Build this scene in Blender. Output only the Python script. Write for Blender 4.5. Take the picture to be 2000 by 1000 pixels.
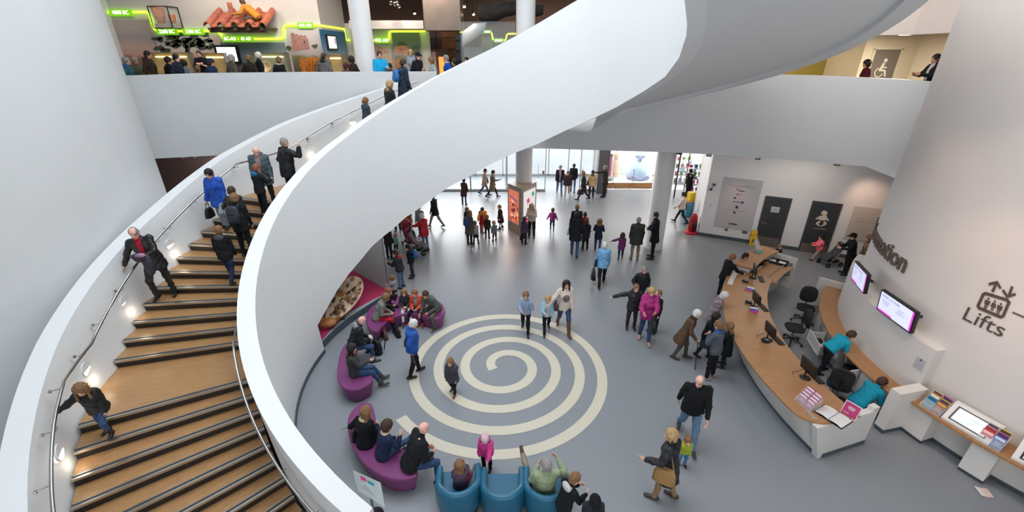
import bpy, math, random
import numpy as np
from math import sin, cos, pi, radians as rad
from mathutils import Vector, Matrix
for o in list(bpy.data.objects):
 bpy.data.objects.remove(o)
SC = bpy.context.scene
COL = SC.collection
# ---------------------------------------------------------------- camera, sky, light, exposure
CAM_Z = 7.4
FOC = 850.0
PITCH = math.atan(FOC / 1818.0)
cam_d = bpy.data.cameras.new('camera')
cam = bpy.data.objects.new('camera', cam_d)
COL.objects.link(cam)
cam.location = (0, 0, CAM_Z)
cam.rotation_euler = (pi / 2 - PITCH, 0, 0)
cam_d.sensor_width = 36
cam_d.lens = FOC / 2000 * 36
cam_d.clip_start = 0.05
cam_d.clip_end = 300
SC.camera = cam
W = bpy.data.worlds.new('sky')
SC.world = W
W.use_nodes = True
wn = W.node_tree.nodes
wl = W.node_tree.links
bg = wn['Background']
tc = wn.new('ShaderNodeTexCoord')
sep = wn.new('ShaderNodeSeparateXYZ')
ramp = wn.new('ShaderNodeValToRGB')
ramp.color_ramp.elements[0].position = 0.0
ramp.color_ramp.elements[0].color = (2.3, 2.4, 2.5, 1)
ramp.color_ramp.elements[1].position = 0.35
ramp.color_ramp.elements[1].color = (0.80, 0.90, 1.0, 1)
wl.new(tc.outputs['Generated'], sep.inputs[0])
wl.new(sep.outputs['Z'], ramp.inputs[0])
wl.new(ramp.outputs[0], bg.inputs['Color'])
bg.inputs['Strength'].default_value = 1.55
SC.view_settings.view_transform = 'Standard'
SC.view_settings.look = 'None'
SC.view_settings.gamma = 1.0
SC.view_settings.exposure = 0.32
SC.view_settings.use_curve_mapping = False
SC.cycles.use_denoising = True
SC.cycles.max_bounces = 8
SC.cycles.diffuse_bounces = 5
SC.cycles.glossy_bounces = 3
SC.cycles.transmission_bounces = 6
SC.cycles.transparent_max_bounces = 8
SC.cycles.sample_clamp_indirect = 4.0
SC.cycles.caustics_reflective = False
SC.cycles.caustics_refractive = False
def lamp(kind, name, loc, energy, color=(1, 1, 1), size=0.2, aim=None, spot=60, blend=0.6, size_y=None):
 d = bpy.data.lights.new(name, kind)
 d.energy = energy
 d.color = color
 if kind == 'AREA':
  d.size = size
  if size_y:
   d.shape = 'RECTANGLE'
   d.size_y = size_y
 else:
  d.shadow_soft_size = size
 if kind == 'SPOT':
  d.spot_size = rad(spot)
  d.spot_blend = blend
 o = bpy.data.objects.new(name, d)
 o.location = loc
 if aim is not None:
  o.rotation_euler = (Vector(aim) - Vector(loc)).to_track_quat('-Z', 'Y').to_euler()
 COL.objects.link(o)
 return o
# large soft daylight coming down through the atrium rooflight
lamp('AREA', 'rooflight_daylight', (-1.8, 8.6, 15.5), 1000, (0.94, 0.975, 1.0), 9, aim=(-1.8, 8.6, 0), size_y=9)
# unseen end window behind the viewer, added to brighten the fascia and soffit
lamp('AREA', 'added_window_fill', (2.0, -2.75, 4.6), 460, (.97, .98, 1), 15, aim=(2.0, 5, 5.4), size_y=7)
# the hall's own lighting: washers on the round wall, downlights under the first floor
lamp('AREA', 'wall_wash', (5.6, 4.6, 12.5), 210, (1, .86, .76), 3, aim=(10.4, 6.4, 3.5), size_y=1)
lamp('AREA', 'wall_wash', (6.0, 9.5, 12.5), 160, (1, .88, .80), 3, aim=(9.4, 9.5, 4.5), size_y=1)
for x_, y_, p_ in ((-12.5, 18.2, 34), (-5, 19.5, 30), (-1.5, 21, 40), (3.2, 20.5, 50), (7.0, 19.8, 45), (10.2, 15.0, 38), (3.5, 17.5, 26)):
 lamp('AREA', 'downlight_row', (x_, y_, 4.05), p_, (1, .88, .78), 2.2, aim=(x_, y_, 0), size_y=1.6)
# ---------------------------------------------------------------- geometry of the picture: a ray through a photo point
def ray(x, y):
 u, v = x - 1000.0, y - 500.0
 c, n = cos(PITCH), sin(PITCH)
 return Vector((u, FOC * c - v * n, -FOC * n - v * c))
ORG = Vector((0, 0, CAM_Z))
def at_z(x, y, z=0.0):
 r = ray(x, y)
 return ORG + r * ((z - CAM_Z) / r.z)
def at_y(x, y, Y):
 r = ray(x, y)
 return ORG + r * (Y / r.y)
def at_plane(x, y, p, d):
 """the point on the vertical plane through p running along d"""
 r = ray(x, y)
 n = Vector((-d[1], d[0], 0))
 return ORG + r * ((Vector((p[0], p[1], 0)) - Vector((0, 0, 0))).dot(n) / r.dot(n))
def at_cyl(x, y, c, R, far=False):
 r = ray(x, y)
 a = r.x ** 2 + r.y ** 2
 b = -2 * (r.x * c[0] + r.y * c[1])
 k = c[0] ** 2 + c[1] ** 2 - R * R
 D = max(0, b * b - 4 * a * k) ** .5
 t = (-b + D) / 2 / a if far else (-b - D) / 2 / a
 return ORG + r * t
def z_over(x, y, p):
 """height at which the photo point (x, y) stands above the floor point p"""
 r = ray(x, y)
 return CAM_Z + r.z * math.hypot(p[0], p[1]) / math.hypot(r.x, r.y)
def pol(c, R, deg, z=0.0):
 return Vector((c[0] + R * cos(rad(deg)), c[1] + R * sin(rad(deg)), z))
# ---------------------------------------------------------------- materials
def lin(c):
 if isinstance(c, str):
  c = [int(c[i:i + 2], 16) / 255 for i in (0, 2, 4)]
  c = [x / 12.92 if x <= .04045 else ((x + .055) / 1.055) ** 2.4 for x in c]
 return (*c[:3], 1.0)
MATS = {}
def mat(name, color, rough=0.6, metal=0.0, noise=0.0, scale=20.0, bump=0.0, bscale=60.0, emit=None, estr=0.0,
  alpha=1.0, coat=0.0, stretch=None, spec=0.5, trans=0.0):
 if name in MATS:
  return MATS[name]
 m = bpy.data.materials.new(name)
 m.use_nodes = True
 N, L = m.node_tree.nodes, m.node_tree.links
 b = N['Principled BSDF']
 col = lin(color)
 b.inputs['Base Color'].default_value = col
 b.inputs['Roughness'].default_value = rough
 b.inputs['Metallic'].default_value = metal
 b.inputs['Specular IOR Level'].default_value = spec
 b.inputs['Coat Weight'].default_value = coat
 b.inputs['Transmission Weight'].default_value = trans
 b.inputs['Alpha'].default_value = alpha
 if emit is not None:
  b.inputs['Emission Color'].default_value = lin(emit)
  b.inputs['Emission Strength'].default_value = estr
 if noise or bump:
  t = N.new('ShaderNodeTexCoord')
  mp = N.new('ShaderNodeMapping')
  L.new(t.outputs['Object'], mp.inputs[0])
  if stretch:
   mp.inputs['Scale'].default_value = stretch
 if noise:
  n = N.new('ShaderNodeTexNoise')
  n.inputs['Scale'].default_value = scale
  n.inputs['Detail'].default_value = 4
  L.new(mp.outputs[0], n.inputs['Vector'])
  r = N.new('ShaderNodeValToRGB')
  r.color_ramp.elements[0].position = .3
  r.color_ramp.elements[1].position = .7
  r.color_ramp.elements[0].color = (*[max(0, x * (1 - noise)) for x in col[:3]], 1)
  r.color_ramp.elements[1].color = (*[min(1, x * (1 + noise)) for x in col[:3]], 1)
  L.new(n.outputs['Fac'], r.inputs[0])
  L.new(r.outputs[0], b.inputs['Base Color'])
 if bump:
  n2 = N.new('ShaderNodeTexNoise')
  n2.inputs['Scale'].default_value = bscale
  n2.inputs['Detail'].default_value = 3
  L.new(mp.outputs[0], n2.inputs['Vector'])
  bp = N.new('ShaderNodeBump')
  bp.inputs['Strength'].default_value = bump
  bp.inputs['Distance'].default_value = .02
  L.new(n2.outputs['Fac'], bp.inputs['Height'])
  L.new(bp.outputs[0], b.inputs['Normal'])
 MATS[name] = m
 return m
def cloth(hexc, kind='cloth'):
 if kind == 'denim':
  return mat('denim_' + hexc, hexc, .85, noise=.22, scale=30, bump=.35, bscale=18, spec=.2)
 if kind == 'leather':
  return mat('leather_' + hexc, hexc, .35, noise=.1, scale=10, bump=.35, bscale=14, spec=.45)
 if kind == 'shell':
  return mat('shell_fabric_' + hexc, hexc, .55, noise=.1, scale=12, bump=.5, bscale=13, spec=.3)
 return mat('cloth_' + hexc, hexc, .9, noise=.12, scale=25, bump=.4, bscale=16, spec=.2)
WHITE = mat('white_plaster', 'DDDEDF', .55, noise=.012, scale=3, bump=.02, bscale=40, spec=.3)
GREYWALL = mat('grey_plaster', 'CFD1D2', .6, noise=.015, scale=2, bump=.02, bscale=40, spec=.25)
LAMI = mat('white_laminate', 'DAD8D4', .35, noise=.01, scale=4)
STEEL = mat('brushed_steel', 'A9A9A6', .25, 1.0, noise=.05, scale=40)
DARKMET = mat('dark_metal', '3A3B3D', .4, .8, noise=.05, scale=30)
BLACKP = mat('black_plastic', '151618', .35, noise=.05, scale=30)
PLINTH = mat('dark_grey_plinth', '46525A', .5, noise=.04, scale=8)
# ---------------------------------------------------------------- mesh helpers
class MB:
 def __init__(s):
  s.v, s.f, s.mi, s.sm = [], [], [], []
 def add(s, vs, fs, m=0, smooth=False):
  k = len(s.v)
  s.v += [tuple(v) for v in vs]
  for f in fs:
   s.f.append([i + k for i in f])
   s.mi.append(m)
   s.sm.append(smooth)
  return s
 def box(s, c, size, rot=0.0, m=0, tilt=None, bev=0.0):
  """box centred on c; rot about z; tilt an extra matrix"""
  x, y, z = [q / 2 for q in size]
  M = Matrix.Rotation(rot, 3, 'Z')
  if tilt is not None:
   M = M @ tilt
  c = Vector(c)
  if bev <= 0:
   vs = [c + M @ Vector((sx * x, sy * y, sz * z)) for sz in (-1, 1) for sy in (-1, 1) for sx in (-1, 1)]
   fs = [(0, 2, 3, 1), (4, 5, 7, 6), (0, 1, 5, 4), (2, 6, 7, 3), (0, 4, 6, 2), (1, 3, 7, 5)]
   return s.add(vs, fs, m)
  b = min(bev, x * .9, y * .9, z * .9)
  rings = []
  for zz, ins in ((-z, b), (-z + b, 0), (z - b, 0), (z, b)):
   X, Y = x - ins, y - ins
   rings.append([c + M @ Vector(q) for q in ((X - b, -Y, zz), (X, -Y + b, zz), (X, Y - b, zz), (X - b, Y, zz),
              (-X + b, Y, zz), (-X, Y - b, zz), (-X, -Y + b, zz), (-X + b, -Y, zz))])
  vs = [p for r in rings for p in r]
  fs = [tuple(range(7, -1, -1)), tuple(range(24, 32))]
  for k in range(3):
   for i in range(8):
    j = (i + 1) % 8
    fs.append((k * 8 + i, k * 8 + j, k * 8 + 8 + j, k * 8 + 8 + i))
  return s.add(vs, fs, m)
 def prism(s, poly, z0, z1, m=0):
  """vertical prism over a list of (x, y) running anticlockwise"""
  n = len(poly)
  vs = [(p[0], p[1], z0) for p in poly] + [(p[0], p[1], z1) for p in poly]
  fs = [tuple(range(n - 1, -1, -1)), tuple(range(n, 2 * n))]
  fs += [(i, (i + 1) % n, n + (i + 1) % n, n + i) for i in range(n)]
  return s.add(vs, fs, m)
 def tube(s, pts, r, n=10, m=0, caps=True, closed=False):
  pts = [Vector(p) for p in pts]
  R = r if isinstance(r, (list, tuple)) else [r] * len(pts)
  vs, fs = [], []
  prev = None
  N = len(pts)
  for i, p in enumerate(pts):
   if closed:
    d = pts[(i + 1) % N] - pts[i - 1]
   else:
    d = pts[min(i + 1, N - 1)] - pts[max(i - 1, 0)]
   d.normalize()
   if prev is None:
    a = d.orthogonal().normalized()
   else:
    a = (prev - d * prev.dot(d))
    a = a.normalized() if a.length > 1e-6 else d.orthogonal().normalized()
   prev = a
   b = d.cross(a)
   vs += [p + (a * cos(2 * pi * k / n) + b * sin(2 * pi * k / n)) * R[i] for k in range(n)]
  for i in range(N if closed else N - 1):
   j = (i + 1) % N
   for k in range(n):
    l = (k + 1) % n
    fs.append((i * n + k, i * n + l, j * n + l, j * n + k))
  s.add(vs, fs, m, True)
  if caps and not closed:
   s.add(vs[:n], [tuple(range(n - 1, -1, -1))], m)
   s.add(vs[-n:], [tuple(range(n))], m)
  return s
 def lathe(s, c, prof, n=24, m=0, M=None, smooth=True):
  """prof: list of (r, z) bottom to top about the z axis at c; M an optional 3x3 turn"""
  c = Vector(c)
  vs = []
  for r, z in prof:
   for k in range(n):
    q = Vector((r * cos(2 * pi * k / n), r * sin(2 * pi * k / n), z))
    vs.append(c + (M @ q if M else q))
  fs = []
  for i in range(len(prof) - 1):
   for k in range(n):
    l = (k + 1) % n
    fs.append((i * n + k, i * n + l, (i + 1) * n + l, (i + 1) * n + k))
  s.add(vs, fs, m, smooth)
  if prof[0][0] > 1e-4:
   s.add(vs[:n], [tuple(range(n - 1, -1, -1))], m)
  if prof[-1][0] > 1e-4:
   s.add(vs[-n:], [tuple(range(n))], m)
  return s
 def ball(s, c, r, n=16, m=0, M=None):
  """r = radius or (rx, ry, rz)"""
  rr = (r, r, r) if not isinstance(r, (tuple, list)) else r
  c = Vector(c)
  vs, fs = [], []
  k2 = n // 2
  for i in range(k2 + 1):
   a = -pi / 2 + pi * i / k2
   for k in range(n):
    q = Vector((rr[0] * cos(a) * cos(2 * pi * k / n), rr[1] * cos(a) * sin(2 * pi * k / n), rr[2] * sin(a)))
    vs.append(c + (M @ q if M else q))
  for i in range(k2):
   for k in range(n):
    l = (k + 1) % n
    fs.append((i * n + k, i * n + l, (i + 1) * n + l, (i + 1) * n + k))
  return s.add(vs, fs, m, True)
 def loft(s, rings, m=0, smooth=True, caps=True, closed=False):
  """rings: lists of equally many points; loops are closed"""
  n = len(rings[0])
  vs = [p for r in rings for p in r]
  fs = []
  K = len(rings)
  for i in range(K if closed else K - 1):
   a, b = i * n, ((i + 1) % K) * n
   for k in range(n):
    l = (k + 1) % n
    fs.append((a + k, a + l, b + l, b + k))
  s.add(vs, fs, m, smooth)
  if caps and not closed:
   s.add(rings[0], [tuple(range(n - 1, -1, -1))], m)
   s.add(rings[-1], [tuple(range(n))], m)
  return s
 def sheet(s, A, B, m=0, smooth=True):
  n = len(A)
  return s.add(list(A) + list(B), [(i, i + 1, n + i + 1, n + i) for i in range(n - 1)], m, smooth)
def mesh_obj(name, me, parent=None):
 o = bpy.data.objects.new(name, me)
 COL.objects.link(o)
 if parent is not None:
  o.parent = parent
  o.matrix_parent_inverse = parent_inv(parent)
 return o
INV = {}
def parent_inv(p):
 """inverse of the parent's place, so children may be written in world coordinates (roots in LOCAL keep their own)"""
 return INV.get(p.name, Matrix.Identity(4))
def obj(name, mb, m, parent=None, bevel=0.0):
 me = bpy.data.meshes.new(name)
 me.from_pydata(mb.v, [], mb.f)
 ms = m if isinstance(m, (list, tuple)) else [m]
 for q in ms:
  me.materials.append(q)
 me.polygons.foreach_set('material_index', mb.mi)
 me.polygons.foreach_set('use_smooth', mb.sm)
 me.validate()
 me.update()
 o = mesh_obj(name, me, parent)
 if bevel:
  b = o.modifiers.new('bevel', 'BEVEL')
  b.width = bevel
  b.segments = 2
  b.limit_method = 'ANGLE'
 return o
def tag(o, label=None, cat=None, group=None, kind=None):
 if label:
  o['label'] = label
 if cat:
  o['category'] = cat
 if group:
  o['group'] = group
 if kind:
  o['kind'] = kind
 return o
def thing(name, label, cat, loc=(0, 0, 0), rz=0.0, group=None, local=False):
 """an Empty at the base of a thing. local: its parts are written about its own origin, else in world coordinates"""
 o = bpy.data.objects.new(name, None)
 o.empty_display_size = .1
 COL.objects.link(o)
 o.location = loc
 o.rotation_euler = (0, 0, rz)
 if not local:
  INV[o.name] = (Matrix.Translation(Vector(loc)) @ Matrix.Rotation(rz, 4, 'Z')).inverted()
 return tag(o, label, cat, group)
def child(name, mb, m, parent, bevel=0.0):
 """a part of a part"""
 o = obj(name, mb, m, None, bevel)
 o.parent = parent
 return o
def struct(name, mb, m, parent=None):
 o = obj(name, mb, m, parent)
 if parent is None:
  o['kind'] = 'structure'
 return o
def copy_tree(o, parent=None):
 c = o.copy()
 COL.objects.link(c)
 if parent is not None:
  c.parent = parent
 for ch in o.children:
  copy_tree(ch, c)
 return c
FONT_CACHE = {}
def text_mesh(txt, size=1.0, depth=0.0, bold=0.0, align='CENTER'):
 """lettering turned into plain verts and faces, lying in the x-y plane"""
 key = (txt, depth, bold, align)
 if key not in FONT_CACHE:
  cu = bpy.data.curves.new('t', 'FONT')
  cu.body = txt
  cu.align_x = align
  cu.align_y = 'CENTER'
  cu.extrude = depth
  cu.offset = bold
  cu.resolution_u = 3
  o = bpy.data.objects.new('t', cu)
  COL.objects.link(o)
  dg = bpy.context.evaluated_depsgraph_get()
  me = bpy.data.meshes.new_from_object(o.evaluated_get(dg))
  FONT_CACHE[key] = ([v.co.copy() for v in me.vertices], [tuple(p.vertices) for p in me.polygons])
  bpy.data.objects.remove(o)
  bpy.data.meshes.remove(me)
  bpy.data.curves.remove(cu)
 v, f = FONT_CACHE[key]
 return [p * size for p in v], f
def put_text(mb, txt, P, ux, uy, size, m=0, bold=0.0, off=0.004, align='CENTER', squash=1.0):
 """flat lettering on a surface: P its middle, ux the reading direction, uy up"""
 ux, uy = Vector(ux).normalized(), Vector(uy).normalized()
 n = ux.cross(uy)
 v, f = text_mesh(txt, size, 0.0, bold, align)
 mb.add([Vector(P) + ux * p.x * squash + uy * p.y + n * off for p in v], f, m)
 return mb
def quad(mb, P, ux, uy, w, h, m=0, off=0.0):
 ux, uy = Vector(ux).normalized(), Vector(uy).normalized()
 n = ux.cross(uy)
 P = Vector(P) + n * off
 return mb.add([P - ux * w / 2 - uy * h / 2, P + ux * w / 2 - uy * h / 2, P + ux * w / 2 + uy * h / 2, P - ux * w / 2 + uy * h / 2], [(0, 1, 2, 3)], m)
def slab(mb, P, ux, uy, w, h, t, m=0):
 """a thin panel: back face at P, standing out by t"""
 ux, uy = Vector(ux).normalized(), Vector(uy).normalized()
 n = ux.cross(uy)
 P = Vector(P)
 vs = []
 for k in (0, t):
  vs += [P + n * k - ux * w / 2 - uy * h / 2, P + n * k + ux * w / 2 - uy * h / 2, P + n * k + ux * w / 2 + uy * h / 2, P + n * k - ux * w / 2 + uy * h / 2]
 return mb.add(vs, [(3, 2, 1, 0), (4, 5, 6, 7), (0, 1, 5, 4), (1, 2, 6, 5), (2, 3, 7, 6), (3, 0, 4, 7)], m)
def disc(mb, P, ux, uy, r, m=0, off=0.0, n=20, r0=0.0, a0=0.0, a1=2 * pi):
 ux, uy = Vector(ux).normalized(), Vector(uy).normalized()
 P = Vector(P) + ux.cross(uy) * off
 A = [a0 + (a1 - a0) * i / n for i in range(n + 1)]
 o = [P + ux * r * cos(a) + uy * r * sin(a) for a in A]
 if r0 > 0:
  i_ = [P + ux * r0 * cos(a) + uy * r0 * sin(a) for a in A]
  return mb.sheet(i_, o, m, False)
 return mb.add(o[:-1] if abs(a1 - a0 - 2 * pi) < 1e-6 else o, [tuple(range(n if abs(a1 - a0 - 2 * pi) < 1e-6 else n + 1))], m)
UP = Vector((0, 0, 1))
# ---------------------------------------------------------------- people: one continuous surface grown around a posed skeleton
class Field:
 """a signed distance field on a grid: shapes are blended in, the zero surface becomes the mesh"""
 def __init__(s, lo, hi, vox):
  s.vox = vox
  s.lo = np.array(lo, float) - 3 * vox
  s.n = np.ceil((np.array(hi, float) + 3 * vox - s.lo) / vox).astype(int) + 1
  s.f = np.full(s.n, 1.0, np.float32)
 def _win(s, lo, hi, k):
  p = k + 2.5 * s.vox
  a = np.clip(np.floor((lo - p - s.lo) / s.vox).astype(int), 0, s.n - 1)
  b = np.clip(np.ceil((hi + p - s.lo) / s.vox).astype(int) + 1, 1, s.n)
  b = np.maximum(b, a + 1)
  ax = [(s.lo[i] + s.vox * np.arange(a[i], b[i])).astype(np.float32) for i in range(3)]
  sl = tuple(slice(a[i], b[i]) for i in range(3))
  return sl, ax[0][:, None, None], ax[1][None, :, None], ax[2][None, None, :]
 def _mix(s, sl, d, k, sub=False):
  g = s.f[sl]
  if sub:
   d = -d
   h = np.maximum(k - np.abs(g - d), 0) / k if k > 0 else 0
   s.f[sl] = np.maximum(g, d) + (h * h * k * .25 if k > 0 else 0)
  else:
   h = np.maximum(k - np.abs(g - d), 0) / k if k > 0 else 0
   s.f[sl] = np.minimum(g, d) - (h * h * k * .25 if k > 0 else 0)
 def cone(s, a, b, ra, rb, k=.02, sub=False):
  a, b = np.array(a, float), np.array(b, float)
  sl, X, Y, Z = s._win(np.minimum(a - ra, b - rb), np.maximum(a + ra, b + rb), k)
  d = b - a
  L2 = max(float(d @ d), 1e-9)
  t = np.clip(((X - a[0]) * d[0] + (Y - a[1]) * d[1] + (Z - a[2]) * d[2]) / L2, 0, 1)
  D = np.sqrt((X - a[0] - t * d[0]) ** 2 + (Y - a[1] - t * d[1]) ** 2 + (Z - a[2] - t * d[2]) ** 2) - (ra + t * (rb - ra))
  s._mix(sl, D, k, sub)
 def ell(s, c, r, R=None, k=.02, sub=False):
  """ellipsoid; R: 3x3 whose columns are its axes"""
  c, r = np.array(c, float), np.array(r, float)
  m = float(r.max()) if R is not None else r
  sl, X, Y, Z = s._win(c - m, c + m, k)
  x, y, z = X - c[0], Y - c[1], Z - c[2]
  if R is not None:
   R = np.array(R, float)
   x, y, z = (x * R[0, i] + y * R[1, i] + z * R[2, i] for i in range(3))
  k0 = np.sqrt((x / r[0]) ** 2 + (y / r[1]) ** 2 + (z / r[2]) ** 2)
  k1 = np.sqrt((x / r[0] ** 2) ** 2 + (y / r[1] ** 2) ** 2 + (z / r[2] ** 2) ** 2) + 1e-6
  s._mix(sl, k0 * (k0 - 1) / k1, k, sub)
 def loft(s, o, R, prof, k=.02, sub=False):
  """stacked ellipses along an axis: prof rows (z, rx, ry, y-offset); R columns = x, y, axis"""
  P = np.array(prof, float)
  o, R = np.array(o, float), np.array(R, float)
  ends = np.array([o + R[:, 2] * z for z in (P[0, 0], P[-1, 0])])
  m = P[:, 1:3].max() + abs(P[:, 3]).max()
  sl, X, Y, Z = s._win(ends.min(0) - m, ends.max(0) + m, k)
  x, y, z = X - o[0], Y - o[1], Z - o[2]
  x, y, z = (x * R[0, i] + y * R[1, i] + z * R[2, i] for i in range(3))
  rx, ry, cy = (np.interp(z, P[:, 0], P[:, i]).astype(np.float32) for i in (1, 2, 3))
  y = y - cy
  q = np.sqrt((x / rx) ** 2 + (y / ry) ** 2)
  q2 = np.sqrt((x / rx ** 2) ** 2 + (y / ry ** 2) ** 2) + 1e-6
  D = q * (q - 1) / q2
  D = np.where(q < .2, -np.minimum(rx, ry), D)
  e = np.maximum(z - P[-1, 0], P[0, 0] - z)
  rr = .02
  D = np.minimum(np.maximum(D + rr, e + rr), 0) + np.sqrt(np.maximum(D + rr, 0) ** 2 + np.maximum(e + rr, 0) ** 2) - rr
  s._mix(sl, D, k, sub)
 def cut(s, p, n):
  """keep the side of the plane that n points away from"""
  X, Y, Z = ((s.lo[i] + s.vox * np.arange(s.n[i])).astype(np.float32) for i in range(3))
  d = (X[:, None, None] - p[0]) * n[0] + (Y[None, :, None] - p[1]) * n[1] + (Z[None, None, :] - p[2]) * n[2]
  s.f = np.maximum(s.f, d)
 def wrinkle(s, amp, wl, seed):
  """folds: a gentle random swell of the surface"""
  g = np.random.default_rng(seed)
  I = np.argwhere(np.abs(s.f) < .05)
  p = s.lo + s.vox * I
  d = np.zeros(len(I))
  for i in range(7):
   k = g.normal(size=3) * (1, 1, .75)
   k *= 2 * pi / (wl * g.uniform(.6, 1.5)) / np.linalg.norm(k)
   d += np.sin(p @ k + g.uniform(0, 6.3) + 1.5 * np.sin(p @ (k[[1, 2, 0]] * .5)))
  s.f[tuple(I.T)] += (amp * .45 * d).astype(np.float32)
  return s
 def mesh(s, name, mats, pick=None, relax=1):
  f = s.f
  ins = f < 0
  nx, ny, nz = f.shape
  cnt = np.zeros((nx - 1, ny - 1, nz - 1), np.int8)
  for dx in (0, 1):
   for dy in (0, 1):
    for dz in (0, 1):
     cnt += ins[dx:nx - 1 + dx, dy:ny - 1 + dy, dz:nz - 1 + dz]
  I = np.argwhere((cnt > 0) & (cnt < 8))
  me = bpy.data.meshes.new(name)
  for m in mats:
   me.materials.append(m)
  if len(I) == 0:
   return me
  vid = np.full(cnt.shape, -1, np.int32)
  vid[I[:, 0], I[:, 1], I[:, 2]] = np.arange(len(I))
  C8 = np.array([(a, b, c) for a in (0, 1) for b in (0, 1) for c in (0, 1)])
  F = np.stack([f[I[:, 0] + a, I[:, 1] + b, I[:, 2] + c] for a, b, c in C8], 1)
  acc = np.zeros((len(I), 3))
  num = np.zeros(len(I))
  for i in range(8):
   for j in range(i + 1, 8):
    if np.abs(C8[i] - C8[j]).sum() != 1:
     continue
    fi, fj = F[:, i], F[:, j]
    x = (fi < 0) != (fj < 0)
    t = np.where(x, fi / np.where(x, fi - fj, 1), 0)
    acc += np.where(x[:, None], C8[i] + t[:, None] * (C8[j] - C8[i]), 0)
    num += x
  V = s.lo + s.vox * (I + acc / num[:, None])
  Q = []
  for ax in range(3):
   u, v = (ax + 1) % 3, (ax + 2) % 3
   a = np.take(ins, range(0, f.shape[ax] - 1), ax)
   b = np.take(ins, range(1, f.shape[ax]), ax)
   E = np.argwhere(a != b)
   E = E[(E[:, u] > 0) & (E[:, v] > 0) & (E[:, u] < f.shape[u] - 1) & (E[:, v] < f.shape[v] - 1)]
   if len(E) == 0:
    continue
   eu, ev = np.eye(3, dtype=int)[u], np.eye(3, dtype=int)[v]
   q = np.stack([vid[tuple((E - d).T)] for d in (eu + ev, ev, 0 * eu, eu)], 1)
   flip = ~ins[tuple(E.T)]
   q[flip] = q[flip][:, ::-1]
   Q.append(q)
  Q = np.concatenate(Q)
  Q = Q[(Q >= 0).all(1)]
  for _ in range(relax):
   A = np.zeros_like(V)
   n = np.zeros(len(V))
   for i in range(4):
    for j in (1, 3):
     np.add.at(A, Q[:, i], V[Q[:, (i + j) % 4]])
     np.add.at(n, Q[:, i], 1)
   V = np.where(n[:, None] > 0, V * .5 + .5 * A / np.maximum(n, 1)[:, None], V)
  me.vertices.add(len(V))
  me.vertices.foreach_set('co', V.astype(np.float32).ravel())
  me.loops.add(4 * len(Q))
  me.loops.foreach_set('vertex_index', Q.astype(np.int32).ravel())
  me.polygons.add(len(Q))
  me.polygons.foreach_set('loop_start', np.arange(0, 4 * len(Q), 4, dtype=np.int32))
  me.polygons.foreach_set('use_smooth', np.ones(len(Q), bool))
  if pick is not None:
   me.polygons.foreach_set('material_index', pick(V[Q].mean(1)).astype(np.int32))
  me.update(calc_edges=True)
  return me
def nrm(v):
 v = np.array(v, float)
 return v / max(np.linalg.norm(v), 1e-9)
def turn(yaw=0, pitch=0, roll=0):
 """columns x, y, z of a frame facing +y; pitch tips the top forward, yaw turns to the left"""
 y, p, r = rad(yaw), rad(pitch), rad(roll)
 A = np.array([[cos(y), -sin(y), 0], [sin(y), cos(y), 0], [0, 0, 1]])
 B = np.array([[1, 0, 0], [0, cos(p), sin(p)], [0, -sin(p), cos(p)]])
 Cc = np.array([[cos(r), 0, sin(r)], [0, 1, 0], [-sin(r), 0, cos(r)]])
 return A @ B @ Cc
SKIN = {'l': 'D9A78C', 'p': 'DDA99A', 't': 'C08A6C', 'd': '8A5A42'}
HAIRC = {'br': '3E2A1F', 'dk': '1C1614', 'bl': 'A88C62', 'gy': '8C8884', 'wh': 'D2CFCB', 'gi': '84503A', 'lb': '7A5A3B'}
# leg pose: per leg (thigh forward, out to the side, knee bend, toes down); arm pose: (upper arm forward, out, elbow, forearm turned in)
LEGS = {'stand': ((1, 3, 2, 0), (-1, 3, 2, 0)), 'walk': ((24, 2, 6, -8), (-16, 2, 22, 18)), 'walk2': ((-16, 2, 22, 18), (24, 2, 6, -8)),
  'step': ((12, 2, 6, 0), (-6, 2, 14, 6)), 'step2': ((-6, 2, 14, 6), (12, 2, 6, 0)), 'sit': ((84, 8, 84, 0), (84, 8, 84, 0)),
  'sitwide': ((82, 18, 88, 0), (82, 18, 84, 0)), 'down': ((34, 3, 48, 5), (-6, 3, 6, 0)), 'down2': ((-6, 3, 6, 0), (34, 3, 48, 5))}
ARMS = {'rest': (6, 7, 14, 8), 'swingf': (24, 6, 22, 8), 'swingb': (-22, 6, 14, 4), 'lap': (18, 10, 72, 32), 'chest': (24, 16, 112, 40),
  'pocket': (-12, 22, 48, 26), 'point': (62, 20, 18, 0), 'pointout': (14, 78, 8, 0), 'phone': (36, 18, 118, 26), 'rail': (4, 58, 12, 0),
  'hold': (34, 8, 66, 20), 'ear': (60, 40, 128, 30), 'down': (14, 4, 4, 0), 'back': (-24, 6, 34, 30), 'out': (20, 44, 20, 0),
  'reach': (52, 10, 22, 6), 'folded': (24, 12, 92, 66), 'head': (120, 60, 120, 60), 'mouth': (40, 14, 134, 38), 'wave': (40, 30, 110, -10), 'cross': (20, 12, 60, 60)}
PEOPLE = []
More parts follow.
